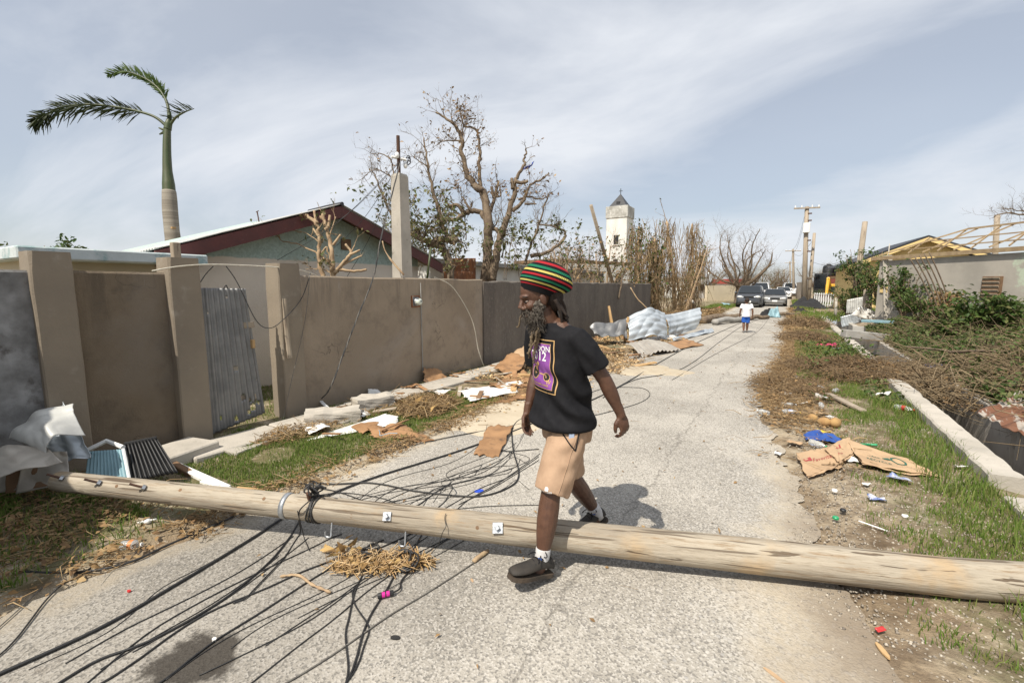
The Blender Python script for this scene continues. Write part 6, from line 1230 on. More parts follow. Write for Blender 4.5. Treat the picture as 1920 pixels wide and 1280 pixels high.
# vine covered bank
def vtop(x, y): return gz(x, y) + (.12 + .5 * sst(3.2, 6.8, x) * sst(6, 10, y)) * (.75 + .55 * n3(x, y, 2, .9)) + .18 * max(0, n3(x, y, 9, 2.4))
def vine_bank():
    xs = np.linspace(2.5, 13, 50); ys = np.linspace(6.5, 22, 60); MT['under'] = M('undergrowth', (.1, .085, .04), (.05, .06, .02), 3, .95, 1, 20, bdist=.05)
    mb = MB(); mb.grid(50, 60, lambda u, v: (2.5 + 10.5 * u, 6.5 + 15.5 * v, vtop(2.5 + 10.5 * u, 6.5 + 15.5 * v) * .72 + gz(2.5 + 10.5 * u, 6.5 + 15.5 * v) * .28 - .12 * (1 - sst(2.5, 2.9, 2.5 + 10.5 * u))))
    tag(mb.build('vine_bank', MT['under'], None, True), 'dark undergrowth mound beneath the vines', 'undergrowth', kind='stuff')
    n = 52000; x = 2.45 + 9.5 * rng.uniform(0, 1, n) ** 1.25; y = rng.uniform(6.6, 21, n); k = np.array([n3(a, b, 4, .8) + .35 * n3(a, b, 1, 3) for a, b in zip(x, y)]); keep = (k > -.18 - .25 * (x > 5)) | (rng.uniform(0, 1, n) < .12)
    x, y = x[keep], y[keep]; n = len(x); z = np.array([vtop(a, b) for a, b in zip(x, y)]) * rng.uniform(.7, 1.06, n) + rng.exponential(.035, n); s = rng.uniform(.05, .11, n)
    tag(npmesh('vine_leaves', *cards(np.stack([x, y, z], 1), s, s * rng.uniform(.6, .95, n), rng.uniform(0, 6.28, n), rng.normal(-.1, .5, n), .3, rng.normal(0, .6, n)), MT['leaf_vine']), 'bright green vine leaves covering the right bank', 'vines', kind='stuff')
    n = 8000; x = rng.uniform(2.5, 10, n); y = rng.uniform(6.6, 18, n); z = np.array([vtop(a, b) for a, b in zip(x, y)]) * rng.uniform(.55, 1.03, n); a = rng.uniform(0, 6.28, n)
    tag(npmesh('dry_stems', *sticks(np.stack([x, y, z], 1), np.stack([np.cos(a), np.sin(a), rng.normal(.12, .3, n)], 1), rng.uniform(.25, 1.1, n), rng.uniform(.003, .008, n), .15), MT['brush_pale']), 'dry stems woven through the vines on the bank', 'stems', kind='stuff')
vine_bank()
def verge_weeds():
    n = 15000; x = rng.uniform(.35, 5.2, n); y = rng.uniform(7.5, 16, n); k = np.array([n3(a, b, 6, 1.3) for a, b in zip(x, y)]); m_ = (k > .02 - .12 * (x > 2.3)) & ((x < 1.5) | (x > 2.3)); x, y = x[m_], y[m_]; n = len(x)
    z = np.array([max(gz(a, b), 0) + (.38 * max(0, 1 - ((a - 1.15) / 1.2) ** 2 - ((b - 10.6) / 1.4) ** 2) if a < 2.3 else .22) for a, b in zip(x, y)]) + rng.exponential(.06, n) + .02; s = rng.uniform(.03, .08, n)
    tag(npmesh('weeds', *cards(np.stack([x, y, z], 1), s, s * .6, rng.uniform(0, 6.28, n), rng.normal(.2, .6, n), .3, rng.normal(0, .6, n)), MT['leaf_vine']), 'small green weeds growing through the dry brush', 'weeds', kind='stuff')
verge_weeds()
# ------------------------------------------------------------------ trees
class Tree:
    def __init__(s, name, label, base, bark='bark', cat='tree', group=None):
        s.t = thing(name, label, cat, base, 0, group); s.b = MB(); s.tw = []; s.tips = []; s.bark = bark
    def limb(s, px, depth, r0, r1, jit=.25, tw=6, tl=.8, seed=0, up=.3):
        P = [W(x, y, depth + jit * n3(i * .7, seed + x * .01, 3)) for i, (x, y) in enumerate(px)]; s.limb3(P, r0 * .66, r1 * .7, int(tw * 1.5), tl, up)
    def limb3(s, P, r0, r1, tw=6, tl=.8, up=.3):
        S = spline(P, 6); n = len(S); L_ = sum((S[i + 1] - S[i]).length for i in range(n - 1))
        for i in range(1, n - 1): S[i] = S[i] + Vector((n3(i, r0 * 99, 1, .6), n3(i, r0 * 77, 2, .6), n3(i, r0 * 55, 3, .6))) * min(.06, L_ * .03)
        s.b.tube(S, [(r0 + (r1 - r0) * (i / (n - 1)) ** .8) * (1 + .12 * n3(i, r0 * 31, 5, .7)) for i in range(n)], 7 if r0 > .04 else 5)
        for _ in range(tw):
            i = random.randrange(n // 4, n); d = (S[min(i + 1, n - 1)] - S[max(i - 1, 0)]).normalized(); q = Vector((random.gauss(0, 1), random.gauss(0, 1), random.gauss(up, .8))).normalized(); s.grow(S[i], (d * .6 + q).normalized(), tl * .68 * random.uniform(.5, 1.2), max(.006, r1 * .5), 2)
    def grow(s, p, d, L_, r, lv):
        k = 4; pts = [p]; 
        for i in range(k):
            d = (d + Vector((random.gauss(0, .22), random.gauss(0, .22), random.gauss(.08, .2)))).normalized(); pts.append(pts[-1] + d * L_ / k)
        s.b.tube(pts, [r * (1 - .75 * i / k) for i in range(k + 1)], 4, False); s.tips.append(pts[-1]); s.tips.append(pts[2])
        if lv > 0:
            for _ in range(random.randint(2, 4)): i = random.randint(1, k); q = Vector((random.gauss(0, 1), random.gauss(0, 1), random.gauss(.2, .8))).normalized(); s.grow(pts[i], (d * .8 + q * .8).normalized(), L_ * random.uniform(.4, .7), r * .5, lv - 1)
    def leaves(s, n, size, mat, sel=None, spread=.1, name='foliage'):
        tp = [p for p in s.tips if sel is None or sel(p)]
        if not tp or not n: return
        P = np.array([tuple(random.choice(tp)) for _ in range(n)]) + rng.normal(0, spread * .55, (n, 3)); L_ = rng.uniform(size * .6, size * 1.3, n)
        npmesh(name, *cards(P, L_, L_ * .5, rng.uniform(0, 6.28, n), rng.normal(-.2, .6, n), .3, rng.normal(0, .8, n)), MT[mat], s.t)
    def done(s, nm='trunk'): s.b.build(nm, MT[s.bark], s.t, True); return s.t
random.seed(21)
cq = lambda L_, ox=660, oy=180, k=3.556: [(ox + x / k, oy + y / k) for x, y in L_]
D1 = 13.4; T = Tree('storm_stripped_tree', 'tall storm stripped tree with broken limbs behind the white building', W(905, 560, D1))
T.limb([(906, 570)] + cq([(905, 1060), (905, 860), (880, 650), (830, 610), (770, 520), (735, 390), (730, 270), (650, 170), (560, 110)]), D1, .27, .035, tw=22, tl=.9, seed=1)
for L_, a, b_, k in (([(860, 640), (850, 480), (850, 360), (835, 230), (745, 200), (720, 100)], .1, .025, 14), ([(930, 1230), (960, 1080), (980, 960), (1040, 800), (1085, 650), (1090, 570), (1135, 490), (1150, 420), (1160, 350)], .22, .03, 9), ([(1090, 570), (1130, 580), (1172, 568)], .09, .07, 0), ([(1072, 620), (1066, 550)], .09, .07, 0), ([(900, 850), (860, 775), (790, 770), (740, 790), (700, 822), (650, 822)], .13, .08, 4), ([(745, 785), (705, 728), (645, 738)], .09, .075, 2), ([(790, 765), (735, 670)], .07, .03, 3), ([(905, 800), (945, 700), (975, 565)], .11, .05, 5), ([(945, 680), (930, 605)], .07, .06, 0), ([(950, 670), (990, 665), (985, 600)], .05, .03, 1), ([(1070, 770), (1150, 690), (1180, 600), (1260, 560), (1315, 520)], .1, .025, 10), ([(1110, 690), (1180, 670), (1260, 690), (1300, 670)], .06, .02, 9), ([(1150, 720), (1230, 720)], .05, .03, 3), ([(1190, 1070), (1330, 1030), (1420, 930), (1390, 885), (1255, 860)], .1, .03, 10), ([(1150, 1120), (1190, 1000), (1260, 830), (1300, 680), (1335, 640)], .07, .02, 14), ([(905, 890), (960, 890), (1000, 940)], .1, .09, 2), ([(760, 960), (750, 830), (720, 600)], .03, .012, 12), ([(1000, 1080), (1010, 900), (990, 650)], .035, .012, 10), ([(730, 300), (610, 300), (565, 330)], .04, .015, 9), ([(730, 290), (745, 200), (790, 180)], .05, .015, 8), ([(850, 340), (900, 310)], .02, .008, 3)):
    T.limb(cq(L_), D1, a, b_, tw=k, tl=.7, seed=a * 70)
for _ in range(26):
    x = random.uniform(690, 1060); T.limb([(x, 525), (x + random.uniform(-15, 15), 480), (x + random.uniform(-30, 30), random.uniform(400, 450))], D1 + random.uniform(-1, .6), .018, .008, tw=5, tl=.6, seed=x)
T.leaves(1300, .11, 'leaf_pale', lambda p: p.z < 3.6, .08); T.leaves(250, .1, 'leaf', lambda p: p.z < 3.6, .1); T.leaves(700, .09, 'leaf_dry', lambda p: p.z > 4.2, .05); T.done()
flag = quad('tangled_tarp', [W(983, 318, D1 - .1), W(1002, 302, D1 - .1), W(1000, 310, D1), W(978, 322, D1)], 'blue_plastic', nu=12, nv=8, crumple=.06, cs=6, th=.004); tag(flag, 'shred of blue tarpaulin caught high in the stripped tree', 'tarpaulin')
D2 = 11.6; T = Tree('storm_stripped_tree', 'leaning stripped tree whose limbs spread beside the concrete post', W(840, 560, D2))
T.limb([(845, 560)] + cq([(650, 1090), (560, 990), (450, 950), (438, 900)]), D2, .16, .07, tw=5); T.limb(cq([(700, 960), (640, 950), (570, 750), (530, 580), (500, 430), (480, 280)]), D2, .12, .025, tw=26, tl=.8); T.limb(cq([(640, 1090), (600, 1000), (500, 985), (640, 950), (700, 955)]), D2, .13, .11, tw=3)
T.limb(cq([(450, 950), (315, 860), (250, 770), (190, 620), (130, 495)]), D2, .09, .02, tw=18, tl=.8); T.limb(cq([(315, 880), (305, 740), (280, 560), (250, 420), (130, 385)]), D2, .06, .015, tw=18, tl=.7); T.limb(cq([(280, 560), (200, 505), (130, 500), (70, 550)]), D2, .03, .01, tw=8, tl=.5); T.limb(cq([(510, 480), (440, 430), (400, 400)]), D2, .03, .012, tw=7, tl=.5)
for _ in range(12): x = random.uniform(760, 850); T.limb([(x, 520), (x + random.uniform(-15, 15), 470), (x + random.uniform(-30, 30), random.uniform(370, 440))], D2 + random.uniform(-1, .6), .016, .007, tw=6, tl=.55, seed=x)
T.leaves(1300, .11, 'leaf_pale', lambda p: p.z < 4.2, .09); T.leaves(350, .08, 'leaf_dry', None, .05); T.done()
D3 = 7.4; T = Tree('pruned_tree', 'small pale lopped tree with stub branches before the gable', W(620, 560, D3), 'bark_pale'); e3 = lambda L_: cq(L_, 250, 370)
for L_, a, b_, k in (([(1275, 640), (1262, 510), (1240, 400), (1238, 280), (1222, 180), (1150, 118)], .07, .025, 4), ([(1330, 640), (1330, 510), (1332, 400), (1300, 260), (1282, 180), (1265, 92)], .075, .03, 5), ([(1330, 320), (1382, 248)], .04, .025, 0), ([(1305, 270), (1350, 130)], .02, .01, 1), ([(1338, 505), (1420, 410), (1450, 370), (1415, 312)], .055, .028, 0), ([(1440, 385), (1512, 352)], .035, .025, 0), ([(1395, 450), (1525, 388)], .03, .02, 1), ([(1370, 480), (1470, 492), (1556, 484)], .04, .028, 0), ([(1250, 390), (1110, 320), (1000, 290), (888, 198)], .025, .008, 3), ([(1240, 300), (1150, 240), (1040, 220)], .015, .006, 3), ([(1225, 200), (1205, 90)], .035, .03, 0), ([(1230, 170), (1130, 110)], .04, .03, 0), ([(1275, 150), (1240, 130)], .05, .04, 0), ([(1300, 200), (1310, 120)], .04, .03, 0), ([(1290, 330), (1250, 390), (1310, 420), (1290, 330)], .025, .02, 0), ([(1340, 520), (1260, 480), (1150, 480)], .02, .008, 3), ([(1235, 260), (1200, 210)], .03, .025, 0), ([(1440, 390), (1475, 320)], .02, .015, 1)): T.limb(e3(L_), D3, a, b_, .12, tw=k, tl=.3, seed=a * 50)
T.leaves(90, .08, 'leaf_pale', None, .05); T.done()
# twig at the wall by the post
b = MB(); b.tube(spline([W(757, 515, 7.2), W(735, 490, 7.2), W(722, 470, 7.2), W(717, 452, 7.2)], 4), [.018] * 6 + [.01] * 7, 5); tag(b.build('bare_branch', MT['bark_pale'], None, True), 'short bare branch leaning over the wall by the concrete post', 'branch'); tag(MB().tube([W(800, 530, 8.4), W(808, 464, 8.4)], .02, 6).build('bamboo_cane', MT['palm_green'], None, True), 'straight green stem behind the wall beside the post', 'stem')
# bushes left, behind the wall
def bush(name, label, c, rx, rz, n, mat, size, cat='bush', twigs=14, group=None):
    t = Tree(name, label, (c[0], c[1], c[2]), 'twig', cat, group)
    for _ in range(twigs): a = random.uniform(0, 6.28); q = random.uniform(.2, .95); t.limb3([Vector(c), Vector(c) + Vector((rx * q * .4 * math.cos(a), rx * q * .4 * math.sin(a), rz * .45)), Vector(c) + Vector((rx * q * math.cos(a), rx * q * math.sin(a), rz * random.uniform(.6, 1)))], .025, .008, 4, rx * .45)
    t.leaves(n, size, mat, None, size * .9); return t.done('stem')
p = W(110, 480, 12.5); bush('leafy_tree', 'round leafy green tree beyond the cream porch', (p.x, p.y, .8), 1.0, 2.0, 2600, 'leaf', .13, 'tree'); p = W(20, 470, 11); bush('leafy_tree', 'thin leafy branches at the edge of the cream porch', (p.x, p.y, .9), .7, 1.7, 500, 'leaf', .11, 'tree')
# palm
def palm():
    D = 14.; t = thing('royal_palm', 'storm torn palm with green crownshaft and three fronds behind the gabled roof', 'palm tree', W(326, 640, D)); s = D / FPX
    tr = [(328, 640, 15), (325, 470, 13.5), (322, 430, 13.2), (319, 395, 13.4), (318, 375, 13), (317, 358, 12)]; P = [W(x, y, D) for x, y, _ in tr]
    m, N, L, bs = nodes('palm_trunk'); tc = N.new('ShaderNodeTexCoord'); mp = N.new('ShaderNodeMapping'); mp.inputs['Scale'].default_value = (.2, .2, 16); L.new(tc.outputs['Object'], mp.inputs[0]); f = noiz(N, L, mp.outputs[0], 1.0, 3); L.new(mixc(N, L, ramp(N, L, f, .4, .62), (.2, .175, .14), (.3, .27, .22)), bs.inputs['Base Color']); bs.inputs['Roughness'].default_value = .9
    def prof(rows, nm, mat): S = spline([W(x, y, D) for x, y, _ in rows], 6); rr = np.interp(np.linspace(0, len(rows) - 1, len(S)), range(len(rows)), [r * s * .92 for *_, r in rows]); MB().tube(S, list(rr), 18).build(nm, mat, t, True)
    prof(tr, 'trunk', m); prof([(317, 360, 11.5), (316, 345, 11), (314, 320, 8.5), (313, 290, 7.5), (313, 262, 7), (314, 240, 6)], 'crownshaft', MT['palm_green'])
    prof([(314, 243, 7), (316, 232, 6.5), (318, 222, 4), (318, 210, 2.5)], 'spear_base', MT['palm_green'])
    def frond(rows, mat, lup, ldn, nm, taper=1.0, dz=0.0, n=130, swept=.75):
        S = spline([W(x, y, D + dz * i / len(rows)) for i, (x, y) in enumerate(rows)], 12); k = len(S); MB().tube(S, [.05 * (1 - .85 * i / k) for i in range(k)], 6).build('rachis', MT['palm_green'], t, True)
        Pp = []; yaw = []; pit = []; L_ = []
        for i in range(n):
            q = (.22 + .78 * i / n) * (k - 1); a = int(q); p_ = S[a].lerp(S[min(a + 1, k - 1)], q - a); d = (S[min(a + 1, k - 1)] - S[max(a - 1, 0)]).normalized(); side = d.cross(cf).normalized()
            for sg, ll in ((1, lup), (-1, ldn)):
                if not ll: continue
                v = (d * swept + side * sg * random.uniform(.45, .75) + cf * random.gauss(0, .35)).normalized(); w_ = math.sin(math.pi * min(1, .25 + .75 * i / n)) ** .6 if taper else 1
                Pp.append(p_); yaw.append(math.atan2(v.y, v.x)); pit.append(math.asin(max(-1, min(1, v.z)))); L_.append(ll * (.35 + .65 * w_) * random.uniform(.75, 1.15))
        L_ = np.array(L_); npmesh(nm, *cards(np.array([tuple(p) for p in Pp]), L_, .045, np.array(yaw), np.array(pit), .12, rng.normal(0, .8, len(L_))), MT[mat], t)
    up = (lambda: 0)
    frond([(312, 236), (285, 217), (230, 203), (170, 196), (120, 200), (85, 215), (62, 230)], 'frond', .75, .42, 'leaflets', dz=-.3, n=150, swept=.95)
    frond([(317, 222), (314, 196), (302, 172), (280, 152), (250, 138), (228, 134), (205, 141)], 'frond_green', .3, .42, 'leaflets', dz=.3, n=120, swept=1.0)
    frond([(319, 234), (330, 220), (347, 210), (364, 204)], 'frond', .5, 0, 'leaflets', dz=-.2, n=40, swept=-.6)
    for dx, dy in ((-14, -6), (-13, 6)): MB().tube([W(312, 246, D), W(312 + dx, 246 + dy, D)], [.06, .02], 6).build('frond_stub', MT['palm_green'], t)
    MB().box(W(325, 427, D - .2), (.1, .1, .05)).build('clamp', MT['wood_raw'], t)
palm()
b = MB(); b.tube([W(486, 418, 9), W(482, 396, 9)], .012, 5); b.tube([W(480, 398, 9), W(485, 395, 9)], .008, 4); tag(b.build('roof_antenna', MT['rust_dark']), 'small rusty stub standing on the roof ridge', 'antenna')
# vine-draped dead trunks past the wall end
def draped(label, px0, y0, px1, y1, d, r, green, nv, seed):
    random.seed(seed); T = Tree('vine_draped_tree', label, W(px0, 600, d), 'bark_pale'); T.limb([(px0, 600), (px0 * .6 + px1 * .4, 560), ((px0 + px1) / 2, (y0 + y1) / 2 + 10), (px1, y1)], d, r, r * .35, tw=8, tl=1.3); S = [W(px0 + (px1 - px0) * u, 600 + (y1 - 600) * u, d) for u in np.linspace(.15, 1, 14)]
    n = nv; q = rng.integers(0, 14, n); P = np.array([tuple(S[i]) for i in q]) + rng.normal(0, .28, (n, 3)) * [1, 1, .6]; D = np.stack([rng.normal(0, .16, n), rng.normal(0, .16, n), -np.ones(n)], 1); ln = np.minimum(rng.uniform(.4, 1.7, n), P[:, 2] - .05).clip(.1)
    npmesh('hanging_vine', *sticks(P, D, ln, rng.uniform(.007, .018, n), .06), MT['straw'], T.t)
    if green:
        P = np.array([tuple(random.choice(S[4:])) for _ in range(green)]) + rng.normal(0, .26, (green, 3)); s = rng.uniform(.09, .17, green); npmesh('vine_foliage', *cards(P, s, s * .8, rng.uniform(0, 6.28, green), rng.normal(-.3, .5, green), .3, rng.normal(0, .6, green)), MT['leaf'], T.t)
    T.leaves(45, .12, 'leaf_pale', None, .08, 'foliage'); T.done(); return T
draped('vine draped trunk with a green top closest to the dark wall end', 1195, 600, 1198, 425, 22, .2, 260, 380, 1); draped('stout draped trunk with an ivy cap beyond the wall end', 1232, 600, 1228, 448, 23.5, .28, 420, 560, 2); draped('tall forked dead tree hung with dry vines', 1275, 600, 1250, 415, 25, .22, 0, 420, 3); draped('dead tree with a tuft of hanging dry vines on top', 1300, 600, 1298, 420, 27, .2, 0, 520, 4); draped('low slanting dead trunk in dry creepers', 1262, 600, 1320, 470, 26, .16, 150, 300, 5)
random.seed(12)
for k, (xa, lab) in enumerate(((1060, 'tan broken twiggy tree behind the striped cap'), (1130, 'tan broken twiggy tree at the foot of the tilted pole'), (1215, 'tan broken twiggy tree between the ivy trunk and the tower'), (1285, 'tan broken twiggy tree among the draped trunks'))):
    dd = 19 + 2.2 * k; T = Tree('broken_twiggy_tree', lab, W(xa, 590, dd), 'bark_pale')
    for _ in range(7): x2 = xa + random.uniform(-45, 45); T.limb([(xa + random.uniform(-12, 12), 590), ((xa + x2) / 2, 530), (x2, random.uniform(455, 500))], dd + random.uniform(-1, 1), .07, .03, tw=7, tl=1.1)
    T.leaves(110, .13, 'leaf_pale', None, .1); T.done()
random.seed(8)
T = Tree('storm_stripped_tree', 'thin branched shrub tree rising behind the dark wall near the tower', W(1110, 560, 17)); 
for x, x2, y2 in ((1095, 1080, 475), (1110, 1105, 470), (1120, 1125, 480), (1085, 1060, 485), (1135, 1160, 495), (1075, 1090, 465), (1150, 1195, 490), (1160, 1180, 500)): T.limb([(x, 560), ((x + x2) / 2, 510), (x2, y2)], 17 + random.uniform(-1, 1), .05, .018, tw=9, tl=1.0)
T.leaves(420, .12, 'leaf_pale', None, .1); T.leaves(250, .13, 'leaf_dry', None, .1); T.done()
# bare spreading tree beside the cars
def bare(label, px, py, d, h, w, seed, name='bare_tree', lv=3, thick=.4, leaf=0, group=None):
    random.seed(seed); b = W(px, py, d); b.z = 0; T = Tree(name, label, b, 'bark', 'tree', group)
    for k in range(16):
        a = 2 * math.pi * k / 16 + random.uniform(-.3, .3); q = random.uniform(.35, 1); tip = b + Vector((w * q * math.cos(a), w * q * math.sin(a), h * random.uniform(.6, 1) * (1.1 - .35 * q))); T.limb3([b, b + Vector((.15 * math.cos(a), .15 * math.sin(a), h * .22)), b.lerp(tip, .4) + Vector((random.gauss(0, .025), random.gauss(0, .025), random.uniform(0, .08))) * h, b.lerp(tip, .75) + Vector((random.gauss(0, .03), random.gauss(0, .03), random.uniform(-.03, .06))) * h, tip], thick * (1 if k == 0 else .42), .03, 16, h * .3)
    if leaf: T.leaves(leaf, .2, 'leaf_pale', None, .25)
    return T.done()
bare('large bare spreading tree beside the road near the parked van', 1385, 540, 42, 7.2, 3.6, 3)
for k, (x, d, h, w, lab, lf) in enumerate(((1425, 70, 4.2, 3.2, 'small yellowish leafed tree behind the parked cars', 700), (1455, 95, 6, 3, 'distant bare tree between the cars and the poles', 0), (1320, 62, 5, 4, 'distant bare tree beyond the low beige wall', 150), (1530, 80, 6, 4, 'distant stripped tree behind the water tanks', 100), (1010, 24, 3.6, 3, 'low stripped tree behind the white building', 200), (1465, 130, 7, 3, 'faraway thin bare tree at the road end', 0))): bare(lab, x, 540, d, h, w, 40 + k, 'bare_tree', thick=.25, leaf=lf)
random.seed(77)
T = Tree('bare_tree', 'leafless grey branches above the unroofed house', W(1950, 520, 17)); T.limb([(1990, 520), (1985, 450), (1960, 415)], 17, .2, .1, tw=2); T.limb([(1975, 430), (1930, 405), (1890, 400), (1862, 408)], 17, .08, .02, tw=18, tl=1.0); T.limb([(1960, 415), (1925, 398), (1895, 392)], 17, .06, .02, tw=14, tl=.8); T.done()
# ------------------------------------------------------------------ buildings and things further back
def slabbox(p0, p1, z0, z1, th):    # upright wall from p0 to p1
    d = Vector((p1.x - p0.x, p1.y - p0.y, 0)); n = Vector((-d.y, d.x, 0)).normalized() * th; a, b_ = Vector((p0.x, p0.y, 0)), Vector((p1.x, p1.y, 0))
    q = [a, b_, b_ + n, a + n]; return [(p.x, p.y, z0) for p in q] + [(p.x, p.y, z1) for p in q], [(0, 1, 2, 3)[::-1], (4, 5, 6, 7), (0, 1, 5, 4), (1, 2, 6, 5), (2, 3, 7, 6), (3, 0, 4, 7)]
def white_house():
    X = -8.8; t = thing('white_building', 'low white flat roofed building behind the grey wall', 'building', (X, 12, 0)); a = atx(806, 486, X); b_ = atx(1120, 500, X); zt = a.z
    MB().box((X - 2.5, (a.y + b_.y) / 2, zt / 2 - .1), (5, b_.y - a.y, zt)).build('wall', MT['white_wall'], t); MB().box((X - 2.35, (a.y + b_.y) / 2, zt - .06), (5.4, b_.y - a.y + .3, .14), bev=.01).build('roof_slab', MT['concrete_grey'], t)
    for k, (x0, x1, y0, y1, lab) in enumerate(((846, 892, 484, 524, 'rusty corrugated sheet standing upright before the white building'), (832, 886, 509, 530, 'lower rusty corrugated sheet before the white building'))):
        q = [atx(x0, y0, -7.9 + .15 * k), atx(x1, y0, -7.9 + .15 * k), atx(x1, y1 + 8, -7.9 + .15 * k), atx(x0, y1 + 8, -7.9 + .15 * k)]; tag(quad('rusty_sheet', q, 'rust', nu=70, nv=8, ribs=9, amp=.015, th=.004), lab, 'metal sheet')
white_house()
def church():
    t = thing('church_tower', 'square white tower with grey pyramid roof and slit window', 'tower', W(1165, 560, 60)); c = W(1163, 392, 60); w = 2.75; zt = c.z
    b = MB(); b.box((c.x, c.y, zt / 2 - .5), (w, w, zt), bev=.04); b.build('shaft', MT['white_wall'], t)
    MB().box((c.x, c.y, zt - .55), (w + .2, w + .2, 1.5), bev=.04).build('parapet', M('tower_band', (.5, .49, .45), (.3, .29, .26), 1.2, .95, .3, 20, c3=(.7, .69, .65), s3=1.5, t3=(.55, .7)), t)
    rz = zt + .2; h = w * .42; r = MB(); r.add([(c.x - h, c.y - h, rz), (c.x + h, c.y - h, rz), (c.x + h, c.y + h, rz), (c.x - h, c.y + h, rz), (c.x, c.y, rz + 1.75)], [(0, 1, 4), (1, 2, 4), (2, 3, 4), (3, 0, 4), (3, 2, 1, 0)]); ro = r.build('roof', MT['roof_black'], t); MB().tube([(c.x, c.y, rz + 1.6), (c.x, c.y, rz + 2.4)], .05, 6).build('finial', MT['roof_black'], ro); MB().box((c.x, c.y, rz + 2.1), (.5, .06, .06)).build('finial_arm', MT['roof_black'], ro); MB().box((c.x, c.y - h * .72, rz + .35), (.45, .3, .55)).build('dormer', MT['roof_black'], ro)
    for z, hh in ((zt - 4.1, 1.2), (zt - 7.0, .9)): f = MB(); f.box((c.x, c.y - w / 2 - .02, z), (.62, .1, hh)); o = f.build('window', MT['black_plastic'], t); MB().box((c.x, c.y - w / 2 - .06, z - hh / 2 - .05), (.8, .2, .1)).build('sill', MT['white_wall'], o)
    MB().box((c.x + w / 2 + .02, c.y, zt - 4.1), (.1, .62, 1.2)).build('window', MT['black_plastic'], t)
    t2 = thing('church_hall', 'long white hall with dark damaged roof below the tower', 'building', W(1110, 560, 55)); p0, p1 = W(1040, 500, 48), W(1185, 500, 56)
    MB().add(*slabbox(p0, p1, -.2, 4.1, 6)).build('wall', MT['white_wall'], t2); d = (p1 - p0); d.z = 0; d.normalize(); MB().add(*slabbox(p0 - d * .4, p1 + d * .4, 4.15, 4.5, 6.4)).build('roof', MT['wood_brown'], t2)
    for u in (.3, .55, .8): q = p0.lerp(p1, u); MB().box((q.x, q.y, 2.3), (1.0, .25, 1.5), rz=math.atan2(d.y, d.x)).build('window', MT['black_plastic'], t2)
church()
tag(MB().tube([atx(1151, 540, -7), atx(1108, 385, -7)], [.09, .07], 9).build('leaning_pole', MT['wood_grey'], None, True), 'tilted bare wooden pole behind the dark wall by the tower', 'utility pole')
def unroofed():
    A, B_ = W(1650, 492, 17.2), W(1985, 467, 11.9); d = B_ - A; d.z = 0; d.normalize(); n = Vector((-d.y, d.x, 0))
    if n.y < 0: n = -n
    zt = 2.58; t = thing('unroofed_house', 'grey concrete house with bare timber roof trusses on the right', 'house', (A.x, A.y, 0)); a, b_ = Vector((A.x, A.y, 0)), Vector((B_.x, B_.y, 0)) ; b_ = b_ + d * 3
    MB().add(*slabbox(a, b_, -.2, zt, 5 if (Vector((-(b_ - a).y, (b_ - a).x, 0))).dot(n) > 0 else -5)).build('wall', M('house_wall', (.42, .385, .33), (.32, .295, .255), .8, .95, .4, 30, c3=(.46, .52, .4), s3=1.0, t3=(.58, .66)), t)
    rot = math.atan2(d.y, d.x); nc = -n
    def bar(p, q, w, h, nm, m='wood_tan'):
        w *= .62; h *= .62
        v = Vector(q) - Vector(p); MB().box((Vector(p) + Vector(q)) / 2, (v.length, w, h), M_=v.to_track_quat('X', 'Z').to_matrix().to_4x4()).build(nm, MT[m], t)
    o = nc * .08; Z = lambda v, z: Vector((v.x, v.y, z)); bar(Z(a + o - d * .3, zt + .1), Z(b_ + o, zt + .1), .12, .2, 'eave_beam')
    L_ = (b_ - a).length; r0, r1 = a + n * 1.5 + d * 1.7, b_ + n * 1.5; bar(Z(r0, zt + 1.0), Z(r1, zt + 1.0), .07, .09, 'ridge_beam'); bar(Z(a + n * .9 + d * 1.0, zt + .65), Z(b_ + n * .9, zt + .65), .05, .06, 'purlin'); bar(Z(a + n * .3 + d * .3, zt + .38), Z(b_ + n * .3, zt + .38), .05, .06, 'purlin'); bar(Z(a + o, zt + .2), Z(r0, zt + 1.0), .06, .08, 'hip_rafter')
    k = 0; s = 1.0
    while s < L_ - .3:
        p = a + d * s; q = a + n * 1.5 + d * (s + (.45 if k % 2 else -.45)); h = min(1.0, .25 + s * .5)
        bar(Z(p + n * .1, zt + .22), Z(p + n * .1 + (q - p) * h, zt + .22 + .78 * h), .045, .07, 'truss_web'); s += .52; k += 1
    p = W(1841, 533, 13.4); u = (Vector((p.x, p.y, 0)) - a).dot(d); c = a + d * u + nc * .02; w_ = MB().box((c.x, c.y, 1.62), (.5, .1, .62), rz=rot).build('window', MT['wood_brown'], t)
    for i in range(5): MB().box((c.x + nc.x * .06, c.y + nc.y * .06, 1.38 + i * .12), (.44, .02, .07), rz=rot, rx=R(30)).build('louvre', MT['wood_grey'], w_)
    # fascia board patch on the left end
    for u, z in ((.3, 1.55), (.75, 1.4)): q = a + d * u + nc * .03; MB().box((q.x, q.y, z), (.3, .02, .3), rz=rot).build('plaster_patch', MT['yellow_wall'], t)
unroofed()
